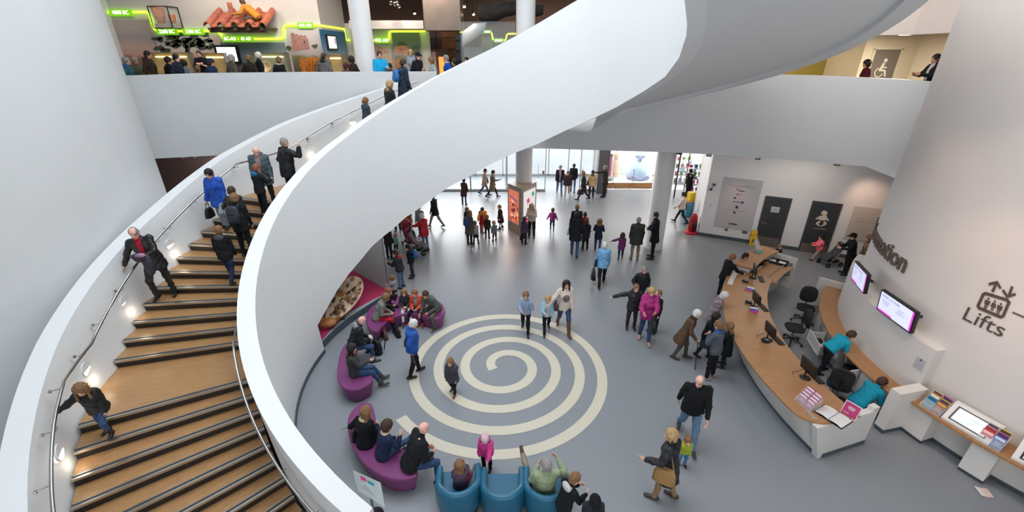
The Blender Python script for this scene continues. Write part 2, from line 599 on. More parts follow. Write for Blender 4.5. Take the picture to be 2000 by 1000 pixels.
def person(label, at, h, face, legs='stand', L='rest', R='rest', hair='short', hc='br', skin='l', top='202226', low='2A2D33', shoe='1A1817',
           topk='cloth', lowk='cloth', coat=.06, lean=3, side=0, look=(0, 8), sit=None, wide=1.0, fem=0, under=None, hood=None, scarf=None,
           cap=None, skirt=None, boots=None, flare=1.0, floor=None, group=None, short=0, vox=None, open_=None, roll=0, motif=None):
 """at: floor point under the feet (or under the pelvis when sit = seat height); face: degrees, 0 looks away from the camera, 90 to its right"""
 at = Vector(at)
 dist = math.hypot(at.x, at.y)
 v = vox or min(max(.00105 * math.hypot(dist, CAM_Z - at.z - h * .6), .0085), .019)
 kid = min(max((1.55 - h) / .6, 0), 1)
 hs = (.228 - .038 * kid) / .228 * (1 if h > 1.2 else .96)          # head size against an adult's
 HL = .228 * hs
 hip_z = h * (.525 - .045 * kid)
 sh = h - HL - .062 * h / 1.75 - .01                                   # shoulder line
 tl = sh - hip_z
 hw = .088 * h / 1.75 * (1 + .15 * kid)
 sw = (.166 - .016 * fem) * h / 1.75 * (1 - .02 * kid) * (.5 + .5 * wide)
 g = h / 1.75 * (1 + .16 * kid)                                       # girth
 th, shn = (hip_z - .075 * h / 1.75) * .5, (hip_z - .075 * h / 1.75) * .5
 lg = LEGS[legs] if isinstance(legs, str) else legs
 P = np.array([0, 0, hip_z])
 J = []
 for s_, (p, a, kb, td) in zip((-1, 1), lg):
  hp = P + np.array([s_ * hw, 0, -.015 * h])
  d1 = nrm((s_ * sin(rad(a)) * abs(cos(rad(p))) if abs(p) < 60 else s_ * sin(rad(a)), sin(rad(p)), -cos(rad(p))))
  kn = hp + d1 * th
  q = p - kb
  d2 = nrm((s_ * sin(rad(a)) * .3, sin(rad(q)), -cos(rad(q))))
  an = kn + d2 * shn
  fd = nrm((s_ * .14, cos(rad(td)), -sin(rad(td))))
  fl = .165 * h / 1.75 * (1 + .08 * kid)
  toe = an + fd * fl + np.array([0, 0, -.035 * h / 1.75 * cos(rad(td))])
  heel = an - fd * .055 * h / 1.75 + np.array([0, 0, -.045 * h / 1.75])
  J.append([hp, kn, an, toe, heel])
 if sit is None:
  dz = min(min(j[3][2], j[4][2]) for j in J) - .036 * h / 1.75
 else:
  dz = hip_z - (sit + .095 * g)
 sh3 = np.array([0, 0, -dz])
 P = P + sh3
 J = [[q + sh3 for q in j] for j in J]
 T = turn(0, lean, side)                                              # torso frame
 ax = T[:, 2]
 nb = P + ax * tl
 Hh = turn(look[0], look[1] + lean * .35, roll)
 neck = nb + ax * .015 * h + T[:, 1] * .01
 hc_ = neck + ax * .03 * g + Hh[:, 2] * (HL * .47) + Hh[:, 1] * .016 * hs
 # arms
 AR = []
 ua, fa, hl = .168 * h, .146 * h, .105 * h
 for s_, A in ((-1, L), (1, R)):
  p, a, e, i_ = ARMS[A] if isinstance(A, str) else A
  S = nb + T[:, 0] * s_ * sw + ax * (-.025 * h)
  d1 = nrm(T @ np.array([s_ * sin(rad(a)), sin(rad(p)) * cos(rad(a)), -cos(rad(p)) * cos(rad(a))]))
  E = S + d1 * ua
  q = rad(p + e)
  d2 = np.array([s_ * sin(rad(a)) * (1 if abs(e) < 40 else .3), sin(q) * (cos(rad(a)) if abs(e) < 40 else 1), -cos(q) * (cos(rad(a)) if abs(e) < 40 else 1)])
  t = rad(i_) * -s_
  d2 = np.array([d2[0] * cos(t) + d2[1] * sin(t), -d2[0] * sin(t) + d2[1] * cos(t), d2[2]]) if s_ < 0 else np.array([d2[0] * cos(t) + d2[1] * sin(t), -d2[0] * sin(t) + d2[1] * cos(t), d2[2]])
  d2 = nrm(T @ nrm(d2))
  Wp = E + d2 * fa
  AR.append((s_, S, E, Wp, d1, d2))
 R3 = rad(-face)
 root = bpy.data.objects.new('person', None)
 root.empty_display_size = .1
 COL.objects.link(root)
 root.location = at
 root.rotation_euler = (0, 0, R3)
 tag(root, label, 'person', group)
 allp = np.array([q for j in J for q in j] + [hc_, P] + [q for a in AR for q in a[1:4]])
 lo, hi = allp.min(0) - .24, allp.max(0) + .24
 def part(name, F, mats, pick=None, relax=1):
  o = bpy.data.objects.new(name, F.mesh(name, mats, pick, relax))
  COL.objects.link(o)
  o.parent = root
  return o
 # ---- the body: torso, legs, arms with hands, neck and head in one surface
 B = Field(lo, hi, v)
 tor = [(-.07 * h, .088, .075, 0), (0, .158 + .01 * fem, .112, -.01), (.3 * tl, .135 - .01 * fem, .10, 0), (.62 * tl, .155 - .012 * fem, .112 + .012 * fem, .008), (.85 * tl, .15, .095, -.005), (tl, .075, .055, -.008)]
 B.loft(P, T, [(z, x * g * wide, y * g * wide, c * g) for z, x, y, c in tor], .03)
 for j in J:
  B.cone(j[0], j[1], .068 * g, .044 * g, .03)
  B.cone(j[1], j[2], .041 * g, .03 * g, .02)
  B.cone(j[1] + (j[2] - j[1]) * .28 - np.array([0, .008, 0]), j[2], .041 * g, .028 * g, .02)
  B.cone(j[4] + (0, 0, .012), j[3] + (0, 0, .004), .034 * g, .026 * g, .02)
 for s_, S, E, Wp, d1, d2 in AR:
  B.cone(nb - ax * .03 * h, S, .05 * g, .058 * g, .04)
  B.cone(S, E, .046 * g, .036 * g, .02)
  B.cone(E, Wp, .038 * g, .026 * g, .02)
  # hand: palm, four fingers of their own lengths, a thumb from the palm's side
  n = nrm(np.array([-s_, 0, 0]) - d2 * (-s_ * d2[0]) + 1e-3)
  sd = np.cross(d2, n)
  if sd @ (T[:, 1] + np.array([0, 0, .6])) < 0:
   sd = -sd
  hu = hl / .184
  fr = max(.0088 * g, .62 * v)
  B.ell(Wp + d2 * .046 * hu, (.041 * hu, max(.017 * hu, .9 * v), .054 * hu), np.stack([sd, n, d2], 1), .015)
  for q, (off, ln) in enumerate(((.031, .072), (.011, .08), (-.010, .075), (-.030, .06))):
   b0 = Wp + d2 * .088 * hu + sd * off * hu
   c1 = rad(22 + 4 * q)
   m1 = b0 + (d2 * cos(c1) + n * sin(c1) + sd * off * 2.2) * ln * .52 * hu
   c2 = rad(58 + 5 * q)
   B.cone(b0 - d2 * .012 * hu, m1, fr * 1.05, fr, .005)
   B.cone(m1, m1 + (d2 * cos(c2) + n * sin(c2) + sd * off * 1.5) * ln * .5 * hu, fr, fr * .85, .004)
  t0 = Wp + d2 * .03 * hu + sd * .034 * hu
  t1 = t0 + nrm(d2 * .72 + sd * .62 + n * .25) * .042 * hu
  B.cone(t0, t1, fr * 1.25, fr * 1.1, .008)
  B.cone(t1, t1 + nrm(d2 * .9 + sd * .25 + n * .3) * .034 * hu, fr * 1.1, fr * .9, .004)
 B.cone(nb - ax * .03 * h, hc_ - Hh[:, 2] * .05 * hs, .056 * g, .05 * g * hs, .03)
 hd = lambda x, y, z: hc_ + Hh @ (np.array([x, y, z]) * hs)
 B.ell(hd(0, -.012, .024), np.array((.077, .096, .092)) * hs, Hh, .02)
 B.ell(hd(0, .022, -.044), np.array((.058, .07, .073)) * hs, Hh, .03)
 B.cone(hd(0, .083, .008), hd(0, .106, -.026), .009 * hs, .014 * hs, .012)
 B.cone(hd(-.018, .085, -.066), hd(.018, .085, -.066), .008 * hs, .008 * hs, .008)
 B.ell(hd(0, .07, -.098), np.array((.022, .02, .018)) * hs, Hh, .02)
 for s_ in (-1, 1):
  B.ell(hd(s_ * .078, -.008, -.012), np.array((.012, .022, .034)) * hs, Hh, .006)
  B.ell(hd(s_ * .032, .092, .004), np.array((.017, .012, .012)) * hs, Hh, .012, True)
 sk = SKIN[skin]
 M0 = mat('skin_' + sk, sk, .55, noise=.06, scale=14, spec=.35)
 M1 = mat('eye_dark', '2B211D', .3)
 M2 = mat('lips', 'A9645A', .5)
 M3 = mat('brow_' + hc, HAIRC[hc], .8)
 def pick(c):
  q = (c - hc_) @ Hh / hs
  r = np.zeros(len(c), int)
  for s_ in (-1, 1):
   r[((q[:, 0] - s_ * .032) / .014) ** 2 + ((q[:, 2] - .004) / .0085) ** 2 + ((q[:, 1] - .085) / .03) ** 2 < 1] = 1
   r[(np.abs(q[:, 0] - s_ * .034) < .018) & (np.abs(q[:, 2] - .028) < .0045) & (q[:, 1] > .05)] = 3
  r[(np.abs(q[:, 0]) < .024) & (np.abs(q[:, 2] + .067) < .009) & (q[:, 1] > .06)] = 2
  return r
 part('body', B, [M0, M1, M2, M3], pick, 1)
 # ---- clothes
 vc = v * 1.15
 lom, him = lo - .04, hi + .04
 TM = cloth(top, topk)
 LM = cloth(low, lowk)
 F = Field(lom, him, vc)
 pad = {'shell': .036, 'leather': .024, 'cloth': .021}.get(topk, .02) * (1 - .2 * kid)
 sd_ = len(PEOPLE)
 c0 = -coat * h if sit is None else -.06 * h
 pf = [(0, .168 + .006 * fem, .12, -.008), (.3 * tl, .150 - .014 * fem, .115, .002), (.62 * tl, .165 - .012 * fem, .122 + .014 * fem, .008), (.85 * tl, .165, .105, -.005), (.97 * tl, .085, .068, -.008)]
 pf = [(z, x * g * wide + pad, y * g * wide + pad, c * g) for z, x, y, c in pf]
 fl_ = flare
 if coat > .12 and sit is None:
  pf = [(c0, (.178 * g * wide + pad) * fl_ + .015, (.135 * g * wide + pad) * fl_ + .02, 0)] + pf
 else:
  pf = [(c0, (.165 * g * wide + pad) * fl_, (.122 * g * wide + pad) * fl_, -.004)] + pf
 F.loft(P, T, pf, .02)
 for s_, S, E, Wp, d1, d2 in AR:
  F.cone(nb - ax * .03 * h, S, .05 * g + pad * .5, .053 * g + pad * .6, .05)
  F.cone(S, E, .052 * g + pad * .8, .042 * g + pad * .8, .025)
  if short:
   continue
  F.cone(E, E + (Wp - E) * .95, .042 * g + pad * .8, .033 * g + pad * .55, .02)
 F.cone(nb - ax * .01 * h, nb + ax * .02 * h + Hh[:, 1] * .012, .062 * g + pad * .5, .058 * g + pad * .5, .03)
 mats_ = [TM]
 pk = None
 if open_ is not None:                                                # an open jacket shows what is worn under it
  mats_.append(cloth(open_))
  def pk(c):
   q = (c - P) @ T
   return ((np.abs(q[:, 0]) < .028 + .03 * np.clip(q[:, 2] / tl, 0, 1)) & (q[:, 1] > .04) & (q[:, 2] > -.05)).astype(int)
 if motif:                                                             # a print on the chest
  mats_.append(mat('print_' + motif, motif, .9, noise=.5, scale=30))
  def pk(c):
   q = (c - P) @ T
   return ((q[:, 0] / .1) ** 2 + ((q[:, 2] - tl * .52) / .13) ** 2 < 1) & (q[:, 1] > .05)
 F.wrinkle({'shell': .0075, 'leather': .006}.get(topk, .005), .15, sd_)
 jk = part('jacket' if topk in ('shell', 'leather') or coat > .1 or open_ else 'top', F, mats_, pk, 2)
 F = Field(lom, him, vc)
 if skirt:
  hem = P + np.array([0, 0, -skirt * h])
  F.loft(P, np.eye(3), [(-skirt * h, .2 * g * flare, .17 * g * flare, 0), (-.04 * h, .178 * g * wide, .132 * g * wide, -.005), (.12 * tl, .15 * g * wide, .12 * g * wide, 0)], .02)
  part('skirt', F, [LM], None, 2)
  F = Field(lom, him, vc)
  for j in J:
   F.cone(j[0], j[1], .08 * g, .056 * g, .02)
   F.cone(j[1], j[2], .054 * g, .04 * g, .02)
  part('tights', F, [cloth(under or '1D1B1D')], None, 1)
 else:
  F.loft(P, T if sit is None else turn(0, lean * .4), [(-.075 * h, .11 * g, .09 * g, 0), (0, .158 * g * wide, .112 * g * wide, -.008), (.12 * tl, .14 * g * wide, .098 * g * wide, 0)], .03)
  for j in J:
   F.cone(j[0], j[1], .088 * g * (.5 + .5 * wide), .066 * g, .03)
   F.cone(j[1], j[1] + (j[2] - j[1]) * (.97 if not boots or boots < .3 else max(.08, 1.04 - boots)), .064 * g, .052 * g, .02)
  F.wrinkle(.0055, .12, sd_ + 500)
  part('trousers', F, [LM], None, 2)
 SM = mat('shoe_' + shoe, shoe, .4, noise=.08, scale=30, spec=.4)
 for j in J:
  F = Field(np.minimum.reduce([j[1], j[2], j[3], j[4]]) - .12, np.maximum.reduce([j[1], j[2], j[3], j[4]]) + .12, min(vc, .013))
  F.cone(j[4] + (0, 0, .012), j[3] + (0, 0, .002), .042 * g, .036 * g, .02)
  F.cone(j[2] + (0, 0, -.012), j[4] * .5 + j[3] * .5 + (0, 0, .008), .042 * g, .04 * g, .02)
  if boots:
   F.cone(j[2], j[2] + (j[1] - j[2]) * boots, .048 * g, .064 * g, .02)
  part('boot' if boots else 'shoe', F, [SM], None, 1)
 # ---- hair, hats, hoods, scarves
 HM = mat('hair_' + hc, HAIRC[hc], .55, noise=.25, scale=45, bump=.6, bscale=70, spec=.35, stretch=(1, 1, .25))
 if hair != 'none':
  F = Field(hc_ - .45 * hs, hc_ + .2, min(v, .012))
  t = .006 if cap else {'short': .012, 'buzz': .006, 'curly': .026, 'long': .018, 'bob': .022, 'pony': .012, 'fringe': .008, 'mop': .02}.get(hair, .012)
  F.ell(hd(0, -.016, .026), np.array((.078 + t, .096 + t, .094 + t)) * hs, Hh, .01)
  if hair in ('short', 'buzz', 'pony', 'fringe', 'mop', 'curly'):
   F.ell(hd(0, -.05, -.035), np.array((.066 + t, .05 + t, .06)) * hs, Hh, .03)
  if hair in ('long', 'bob'):
   ln = .30 if hair == 'long' else .11
   for x in (-.07, -.035, 0, .035, .07):
    b0 = hd(x, -.05 + abs(x) * .3, .02)
    e0 = b0 - np.array([0, 0, (ln - abs(x) * .5) * hs * .9]) - T[:, 1] * (.035 + .03 * (ln > .2)) * (1 if lean < 25 else 0)
    F.cone(b0, e0, (.04 + t * .3) * hs, .03 * hs, .03)
   for s_ in (-1, 1):
    b0 = hd(s_ * .078, .015, .02)
    F.cone(b0, b0 - np.array([0, 0, ln * .72 * hs]) + T[:, 0] * s_ * .012, .026 * hs, .022 * hs, .025)
  if hair == 'pony':
   F.cone(hd(0, -.1, .03), hd(0, -.135, -.02), .026 * hs, .03 * hs, .02)
   F.cone(hd(0, -.135, -.02), hd(0, -.12, -.16), .03 * hs, .012 * hs, .02)
  F.ell(hd(0, .112, -.045), np.array((.071, .087, .106)) * hs, Hh, .008, True)     # the face stays clear
  F.ell(hd(0, .075, -.075), np.array((.074, .07, .06)) * hs, Hh, .008, True)
  if hair == 'fringe':
   F.ell(hd(0, .045, .105), np.array((.07, .115, .08)) * hs, Hh, .01, True)
  F.wrinkle(.0045, .045, sd_ + 900)
  part('hair', F, [HM], None, 1)
 if cap:
  CM = cloth(cap[1])
  F = Field(hc_ - .3, hc_ + .3, min(v, .012))
  F.ell(hd(0, -.012, .034), np.array((.1, .118, .104)) * hs, Hh, .01)
  F.cut(hd(0, 0, .012 if cap[0] != 'scarf' else -.3), -Hh[:, 2])
  if cap[0] == 'cap':
   F.ell(hd(0, .11, .035), np.array((.075, .085, .012)) * hs, Hh, .01)
  if cap[0] in ('beanie', 'fur'):
   F.ell(hd(0, -.012, .022), np.array((.106, .124, .034)) * hs, Hh, .015)
  if cap[0] == 'scarf':
   F.ell(hd(0, -.03, -.05), np.array((.095, .09, .1)) * hs, Hh, .03)
   F.ell(hd(0, .115, -.04), np.array((.064, .08, .09)) * hs, Hh, .01, True)
  part({'cap': 'cap', 'beanie': 'hat', 'fur': 'hat', 'scarf': 'headscarf'}[cap[0]], F, [CM], None, 1)
 if hood:
  F = Field(nb - .3, nb + .35, vc)
  F.ell(nb - T[:, 1] * .1 * g + ax * .01, np.array((.12, .055, .085)) * g, T, .02)
  for s_ in (-1, 1):
   F.cone(nb - T[:, 1] * .1 * g + T[:, 0] * s_ * .06 * g + ax * .02, nb + T[:, 0] * s_ * .075 * g + T[:, 1] * .055 * g - ax * .01, .034 * g, .024 * g, .03)
  part('hood', F, [cloth(hood)], None, 2)
 if scarf:
  F = Field(nb - .35, nb + .3, vc)
  for i in range(12):
   a, b = 2 * pi * i / 12, 2 * pi * (i + 1) / 12
   F.cone(nb + T @ np.array([.075 * cos(a) * g, .07 * sin(a) * g, .02]), nb + T @ np.array([.075 * cos(b) * g, .07 * sin(b) * g, .02]), .03 * g, .03 * g, .02)
  part('scarf', F, [cloth(scarf)], None, 1)
 M = Matrix.Translation(at) @ Matrix.Rotation(R3, 4, 'Z')
 w = lambda q: M @ Vector(q)
 PEOPLE.append(root)
 return {'root': root, 'hands': [w(a[3] + a[5] * hl * .45) for a in AR], 'sh': [w(a[1]) for a in AR], 'hip': w(P), 'neck': w(nb), 'head': w(hc_),
   'back': w(P + ax * tl * .62 - T[:, 1] * (.135 * g * wide + pad)), 'M': M, 'R3': R3, 'g': g, 'h': h, 'feet': [w(j[2]) for j in J], 'T': T, 'nb': nb, 'P': P, 'tl': tl}
def bag(p, hand, label, color, kind='handbag', size=1.0, rz=None, strap=True, name=None):
 """a bag hanging from hand p['hands'][hand] or, for a backpack, from the back"""
 rz = p['R3'] if rz is None else rz
 M = mat('bag_' + color, color, .5, noise=.08, scale=14, bump=.2, bscale=25, spec=.35)
 if kind == 'backpack':
  c = p['back'] - Vector((-sin(rz), cos(rz), 0)) * .075 * size
  t = thing(name or 'backpack', label, 'backpack', c - Vector((0, 0, .2 * size)), rz, local=True)
  b = MB()
  rings = []
  for z, w, d in ((0, .1, .05), (.02, .14, .085), (.2, .145, .09), (.34, .13, .07), (.40, .09, .04), (.42, .03, .015)):
   rings.append([Vector((w * size * (abs(cos(a)) ** .6) * (1 if cos(a) > 0 else -1), d * size * (abs(sin(a)) ** .6) * (1 if sin(a) > 0 else -1), z * size)) for a in [2 * pi * i / 20 for i in range(20)]])
  child('pack', b.loft(rings), M, t)
  q = MB().box((0, -.09 * size, .13 * size), (.2 * size, .05 * size, .17 * size), bev=.02)
  child('front_pocket', q, M, t)
  for s_ in (-1, 1):
   child('strap', MB().tube([(s_ * .09 * size, .07 * size, .36 * size), (s_ * .12 * size, .13 * size, .42 * size), (s_ * .13 * size, .2 * size, .36 * size), (s_ * .12 * size, .12 * size, .1 * size)], .014 * size, 6), M, t)
  return t
 c = p['hands'][hand] if isinstance(hand, int) else Vector(hand)
 if kind == 'shoulder':
  sh_ = p['sh'][hand] + Vector((0, 0, .05))
  c = Vector((sh_.x, sh_.y, 0)) + Vector((0, 0, p['hip'].z + .12))
  o = Vector((cos(rz), sin(rz), 0)) * (.11 if hand else -.11)
  c += o
 w, d, hh = (.17 * size, .06 * size, .26 * size)
 drop = .14 * size if kind != 'shoulder' else 0
 t = thing(name or ('handbag' if kind != 'carrier' else 'carrier_bag'), label, 'bag', c - Vector((0, 0, hh + drop)), rz + pi / 2, local=True)
 rings = []
 for z, q in ((0, .8), (.03, 1), (.6, .95), (.95, .72), (1, .6)):
  rings.append([Vector((w * q * (abs(cos(a)) ** .5) * (1 if cos(a) > 0 else -1), d * (1.15 - .5 * z) * (abs(sin(a)) ** .5) * (1 if sin(a) > 0 else -1), z * hh)) for a in [2 * pi * i / 20 for i in range(20)]])
 child('bag_body', MB().loft(rings), M, t)
 if kind == 'shoulder':
  loc = lambda q: Matrix.Rotation(-(rz + pi / 2), 3, 'Z') @ (Vector(q) - Vector(t.location))
  child('strap', MB().tube([(-w * .7, 0, hh * .95), loc(sh_), (w * .7, 0, hh * .95)], .012, 6), M, t)
 else:
  child('handle', MB().tube([(-w * .5, 0, hh * .95), (-w * .35, 0, hh + drop * .85), (0, 0, hh + drop), (w * .35, 0, hh + drop * .85), (w * .5, 0, hh * .95)], .009, 6), M, t)
 return t
# ---------------------------------------------------------------- the building
SCN = (-0.2, 9.1)          # centre of the round stair and of the floor spiral
DRM = (13.4, 7.95)         # centre of the round wall behind the information desk
F1 = 5.7                   # first floor
RISE = F1 / 34
# floor: grey-blue speckled sheet vinyl
fm = bpy.data.materials.new('speckled_vinyl')
fm.use_nodes = True
N, L = fm.node_tree.nodes, fm.node_tree.links
b = N['Principled BSDF']
t = N.new('ShaderNodeTexCoord')
n1 = N.new('ShaderNodeTexNoise')
n1.inputs['Scale'].default_value = 55
n1.inputs['Detail'].default_value = 5
n2 = N.new('ShaderNodeTexNoise')
n2.inputs['Scale'].default_value = .5
n2.inputs['Detail'].default_value = 3
L.new(t.outputs['Object'], n1.inputs['Vector'])
L.new(t.outputs['Object'], n2.inputs['Vector'])
r1 = N.new('ShaderNodeValToRGB')
r1.color_ramp.elements[0].position = .35
r1.color_ramp.elements[1].position = .68
r1.color_ramp.elements[0].color = lin('7B7F84')
r1.color_ramp.elements[1].color = lin('898D92')
L.new(n1.outputs['Fac'], r1.inputs[0])
L.new(r1.outputs[0], b.inputs['Base Color'])
r2 = N.new('ShaderNodeMapRange')
r2.inputs['To Min'].default_value = .30
r2.inputs['To Max'].default_value = .42
L.new(n2.outputs['Fac'], r2.inputs['Value'])
L.new(r2.outputs[0], b.inputs['Roughness'])
bp = N.new('ShaderNodeBump')
bp.inputs['Strength'].default_value = .02
L.new(n1.outputs['Fac'], bp.inputs['Height'])
L.new(bp.outputs[0], b.inputs['Normal'])
FLOORM = fm
floor = struct('floor', MB().add([(-17, -3, 0), (17, -3, 0), (17, 25.2, 0), (-17, 25.2, 0), (-17, -3, -.3), (17, -3, -.3), (17, 25.2, -.3), (-17, 25.2, -.3)],
               [(0, 1, 2, 3), (7, 6, 5, 4), (0, 4, 5, 1), (1, 5, 6, 2), (2, 6, 7, 3), (3, 7, 4, 0)]), FLOORM)
# the cream spiral let into the floor, as traced in plan: outer radius against turns from its lower-left end
TURN = [0, .13, .22, .39, .53, .60, .65, .72, .84, .95, 1.07, 1.15, 1.24, 1.40, 1.50, 1.60, 1.66, 1.74, 1.89, 1.96, 2.15, 2.40, 2.50, 2.66, 2.78, 2.87, 3.155, 3.42, 3.63, 3.83, 4.0]
spx = [(770.4, 822), (934.4, 895.6), (1075.2, 879.6), (1184, 736), (1104, 639.2), (1036.8, 619.7), (992, 615.5), (920, 620.8), (824, 676.8), (800, 759.6), (888, 837.2), (976, 849.2),
       (1072, 828.4), (1141.6, 728), (1104, 668.8), (1024, 640), (984, 635.2), (920, 643.2), (848.3, 712), (856, 756.4), (976, 806.8), (1094.9, 728), (1072, 681.6), (984, 658.9), (920, 680), (899.7, 712), (980.8, 769.2), (1049.1, 720), (992, 683.7), (950.4, 712)]
SP = (-.22, 9.07)
pa = []
for x, y in spx:
 q = at_z(x, y, 0)
 pa.append((math.atan2(q.y - SP[1], q.x - SP[0]), math.hypot(q.x - SP[0], q.y - SP[1])))
un = [pa[0][0]]
for a, _ in pa[1:]:
 d = (a - un[-1]) % (2 * pi)
 un.append(un[-1] + d)
un.append(un[-1] + .62)
rr = [r for _, r in pa] + [.40]
AA = np.linspace(un[0], un[-1], 520)
RR = np.interp(AA, un, rr)
ker = np.ones(31) / 31
RR = np.convolve(np.pad(RR, 15, 'edge'), ker, 'valid')
mb = MB()
wdt = .245
Wd = np.clip((AA[-1] - AA) / .12, 0, 1) ** .5 * .03 + .97
mb.sheet([(SP[0] + r * cos(a), SP[1] + r * sin(a), .004) for a, r in zip(AA, RR)], [(SP[0] + (r - wdt * w) * cos(a), SP[1] + (r - wdt * w) * sin(a), .004) for a, r, w in zip(AA, RR, Wd)], 0, False)
mb.f = [f[::-1] for f in mb.f]
CREAM = mat('cream_vinyl', 'C6BFAD', .4, noise=.05, scale=60, bump=.03, bscale=80)
sp = struct('floor_spiral', mb, CREAM, floor)
# ---- first floor slab edge (a white upstand) along the atrium
fpx = [(150, 326), (300, 310), (430, 303), (620, 296), (800, 292), (862, 291)]
fpx2 = [(1060, 290), (1290, 297), (1400, 302), (1550, 313), (1690, 325), (1745, 347), (1790, 372)]
FA = [at_z(x, y, 4.1) for x, y in fpx]
FB = [at_z(x, y, 4.1) for x, y in fpx2]
def offs(pl, d):
 out = []
 for i, p in enumerate(pl):
  a, b_ = pl[max(i - 1, 0)], pl[min(i + 1, len(pl) - 1)]
  t_ = Vector((b_.x - a.x, b_.y - a.y, 0)).normalized()
  out.append(Vector((p.x - t_.y * d, p.y + t_.x * d, 0)))
 return out
def upstand(name, pl, z0, zt, d=.28, m=None):
 o = offs(pl, d)
 A0 = [(p.x, p.y, z0) for p in pl]
 A1 = [(p.x, p.y, z) for p, z in zip(pl, zt)]
 B1 = [(p.x, p.y, z) for p, z in zip(o, zt)]
 B0 = [(p.x, p.y, z0) for p in o]
 mb = MB().sheet(A0, A1, 0, True).sheet(A1, B1, 0, False).sheet(B1, B0, 0, False).sheet(B0, A0, 0, False)
 for i in (0, -1):
  mb.add([A0[i], A1[i], B1[i], B0[i]], [(0, 1, 2, 3)])
 return struct(name, mb, m or GREYWALL)
upstand('trim_1', FA, 4.1, [6.72, 6.73, 6.78, 6.79, 6.79, 6.79])
upstand('trim_2', FB, 4.1, [6.79, 6.77, 6.76, 6.75, 6.69, 6.69, 6.68])
upstand('trim_6', [FA[-1], at_z(960, 290.5, 4.1), FB[0]], 4.1, [F1 + .02] * 3)
CEIL = mat('ceiling_board', 'B9B3AE', .8, noise=.02, scale=3)
CARP = mat('upper_floor_carpet', '6E6360', .9, noise=.1, scale=60)
# slab of the first floor: left and far part, landing behind the ribbon, right corridor
LND = [pol(SCN, 5.45, a) for a in (112, 106, 100, 96)]
BACK0 = [Vector((-.55, 17.2, 0)), Vector((1.2, 17.2, 0))]
edge = offs(FA, .1) + LND + BACK0 + offs(FB, .1)
poly = [(p.x, p.y) for p in edge] + [(14.5, 12.2), (17, 12.2), (17, 30.2), (-17, 30.2), (-17, FA[0].y)]
struct('floor_upper', MB().prism(poly, F1 - .06, F1), CARP)
edge2 = offs(FA, .1) + [Vector((-1.5, 17.0, 0))] + offs(FB, .1)
struct('ceiling_lower', MB().prism([(p.x, p.y) for p in edge2] + [(14.5, 12.2), (17, 12.2), (17, 25.4), (-17, 25.4), (-17, FA[0].y)], 4.1, 4.2), CEIL)
# ---- left round pier, its edge standing out against the gallery
cd = Vector((-(1000 - 325) / 1, 0, 0))
e = at_z(325, 375, 0)
ed = Vector((ray(325, 375).x, ray(325, 375).y, 0)).normalized()
E0 = ed * 16.4
PIER_R = 7.0
pc = E0 + Vector((-ed.y, ed.x, 0)) * PIER_R
a0 = math.degrees(math.atan2(E0.y - pc.y, E0.x - pc.x))
pts = [pol(pc, PIER_R, a0 + k) for k in range(60, -110, -4)]
mb = MB().sheet([p + Vector((0, 0, 0)) for p in pts], [p + Vector((0, 0, 16)) for p in pts])
struct('wall_left', mb, GREYWALL)
# ---- right round wall with the information lettering, and the lower lining in front of it
DR, DL = 4.68, 4.90
mb = MB()
pts = [pol(DRM, DR, a) for a in range(60, 290, 3)]
mb.sheet(pts, [p + UP * 16 for p in pts])
struct('wall_right', mb, mat('warm_white_plaster', 'D5D2D0', .6, noise=.012, scale=2, bump=.02, bscale=40, spec=.25))
# ---- back wall on the right with the two dark doors
BP = Vector((8.32, 18.05, 0))
BD = (Vector((11.86, 16.33, 0)) - BP).normalized()
BN = Vector((-BD.y, BD.x, 0))           # points away from the atrium
BQ = BP + BD * 9
mb = MB()
mb.add([BP, BQ, BQ + UP * 4.1, BP + UP * 4.1, BP + BN * .25, BQ + BN * .25, BQ + BN * .25 + UP * 4.1, BP + BN * .25 + UP * 4.1], [(0, 1, 2, 3), (5, 4, 7, 6), (4, 0, 3, 7), (1, 5, 6, 2)])
struct('wall_back', mb, WHITE)
RP = at_z(1351, 424, 0)         # the bright return towards the shop
mb = MB().add([BP, RP, RP + UP * 4.1, BP + UP * 4.1, BP + BN * .2 + BD * .1, RP + BD * .2, RP + BD * .2 + UP * 4.1, BP + BN * .2 + BD * .1 + UP * 4.1], [(3, 2, 1, 0), (4, 5, 6, 7), (1, 2, 6, 5)])
struct('wall_shop', mb, WHITE)
mb = MB().box((0, 0, 0), (.01, .01, .01))
mb = MB()
for a_, b_, off in ((BP, BQ, -BN * .03),):
 mb.add([a_, b_, b_ + off, a_ + off, a_ + UP * .14, b_ + UP * .14, b_ + off + UP * .14, a_ + off + UP * .14], [(4, 5, 6, 7), (3, 2, 6, 7), (0, 3, 7, 4), (1, 2, 6, 5)])
struct('baseboard_back', mb, PLINTH)
def on_back(x, y, off=0.0):
 return at_plane(x, y, BP - BN * off, BD)
# ---- walls that close the place: left far wall (mauve), south wall behind the viewer, east side, upper walls
MAUVE = mat('mauve_wall', '7A6663', .8, noise=.03, scale=4)
mb = MB().add([(-17, 19.5, 0), (-9.2, 19.5, 0), (-9.2, 19.5, 4.1), (-17, 19.5, 4.1)], [(3, 2, 1, 0)])
mb.add([(-9.2, 19.5, 0), (-9.2, 25, 0), (-9.2, 25, 4.1), (-9.2, 19.5, 4.1)], [(3, 2, 1, 0)])
struct('wall_gallery_lower', mb, MAUVE)
mb = MB().add([(-17, -3, 0), (17, -3, 0), (17, -3, 16), (-17, -3, 16)], [(0, 1, 2, 3)])
mb.add([(17, -3, 0), (17, 30.2, 0), (17, 30.2, 16), (17, -3, 16)], [(0, 1, 2, 3)])
mb.add([(-17, -3, 0), (-17, 30.2, 0), (-17, 30.2, 16), (-17, -3, 16)], [(0, 3, 2, 1)])
struct('wall_outer', mb, GREYWALL)
mb = MB()
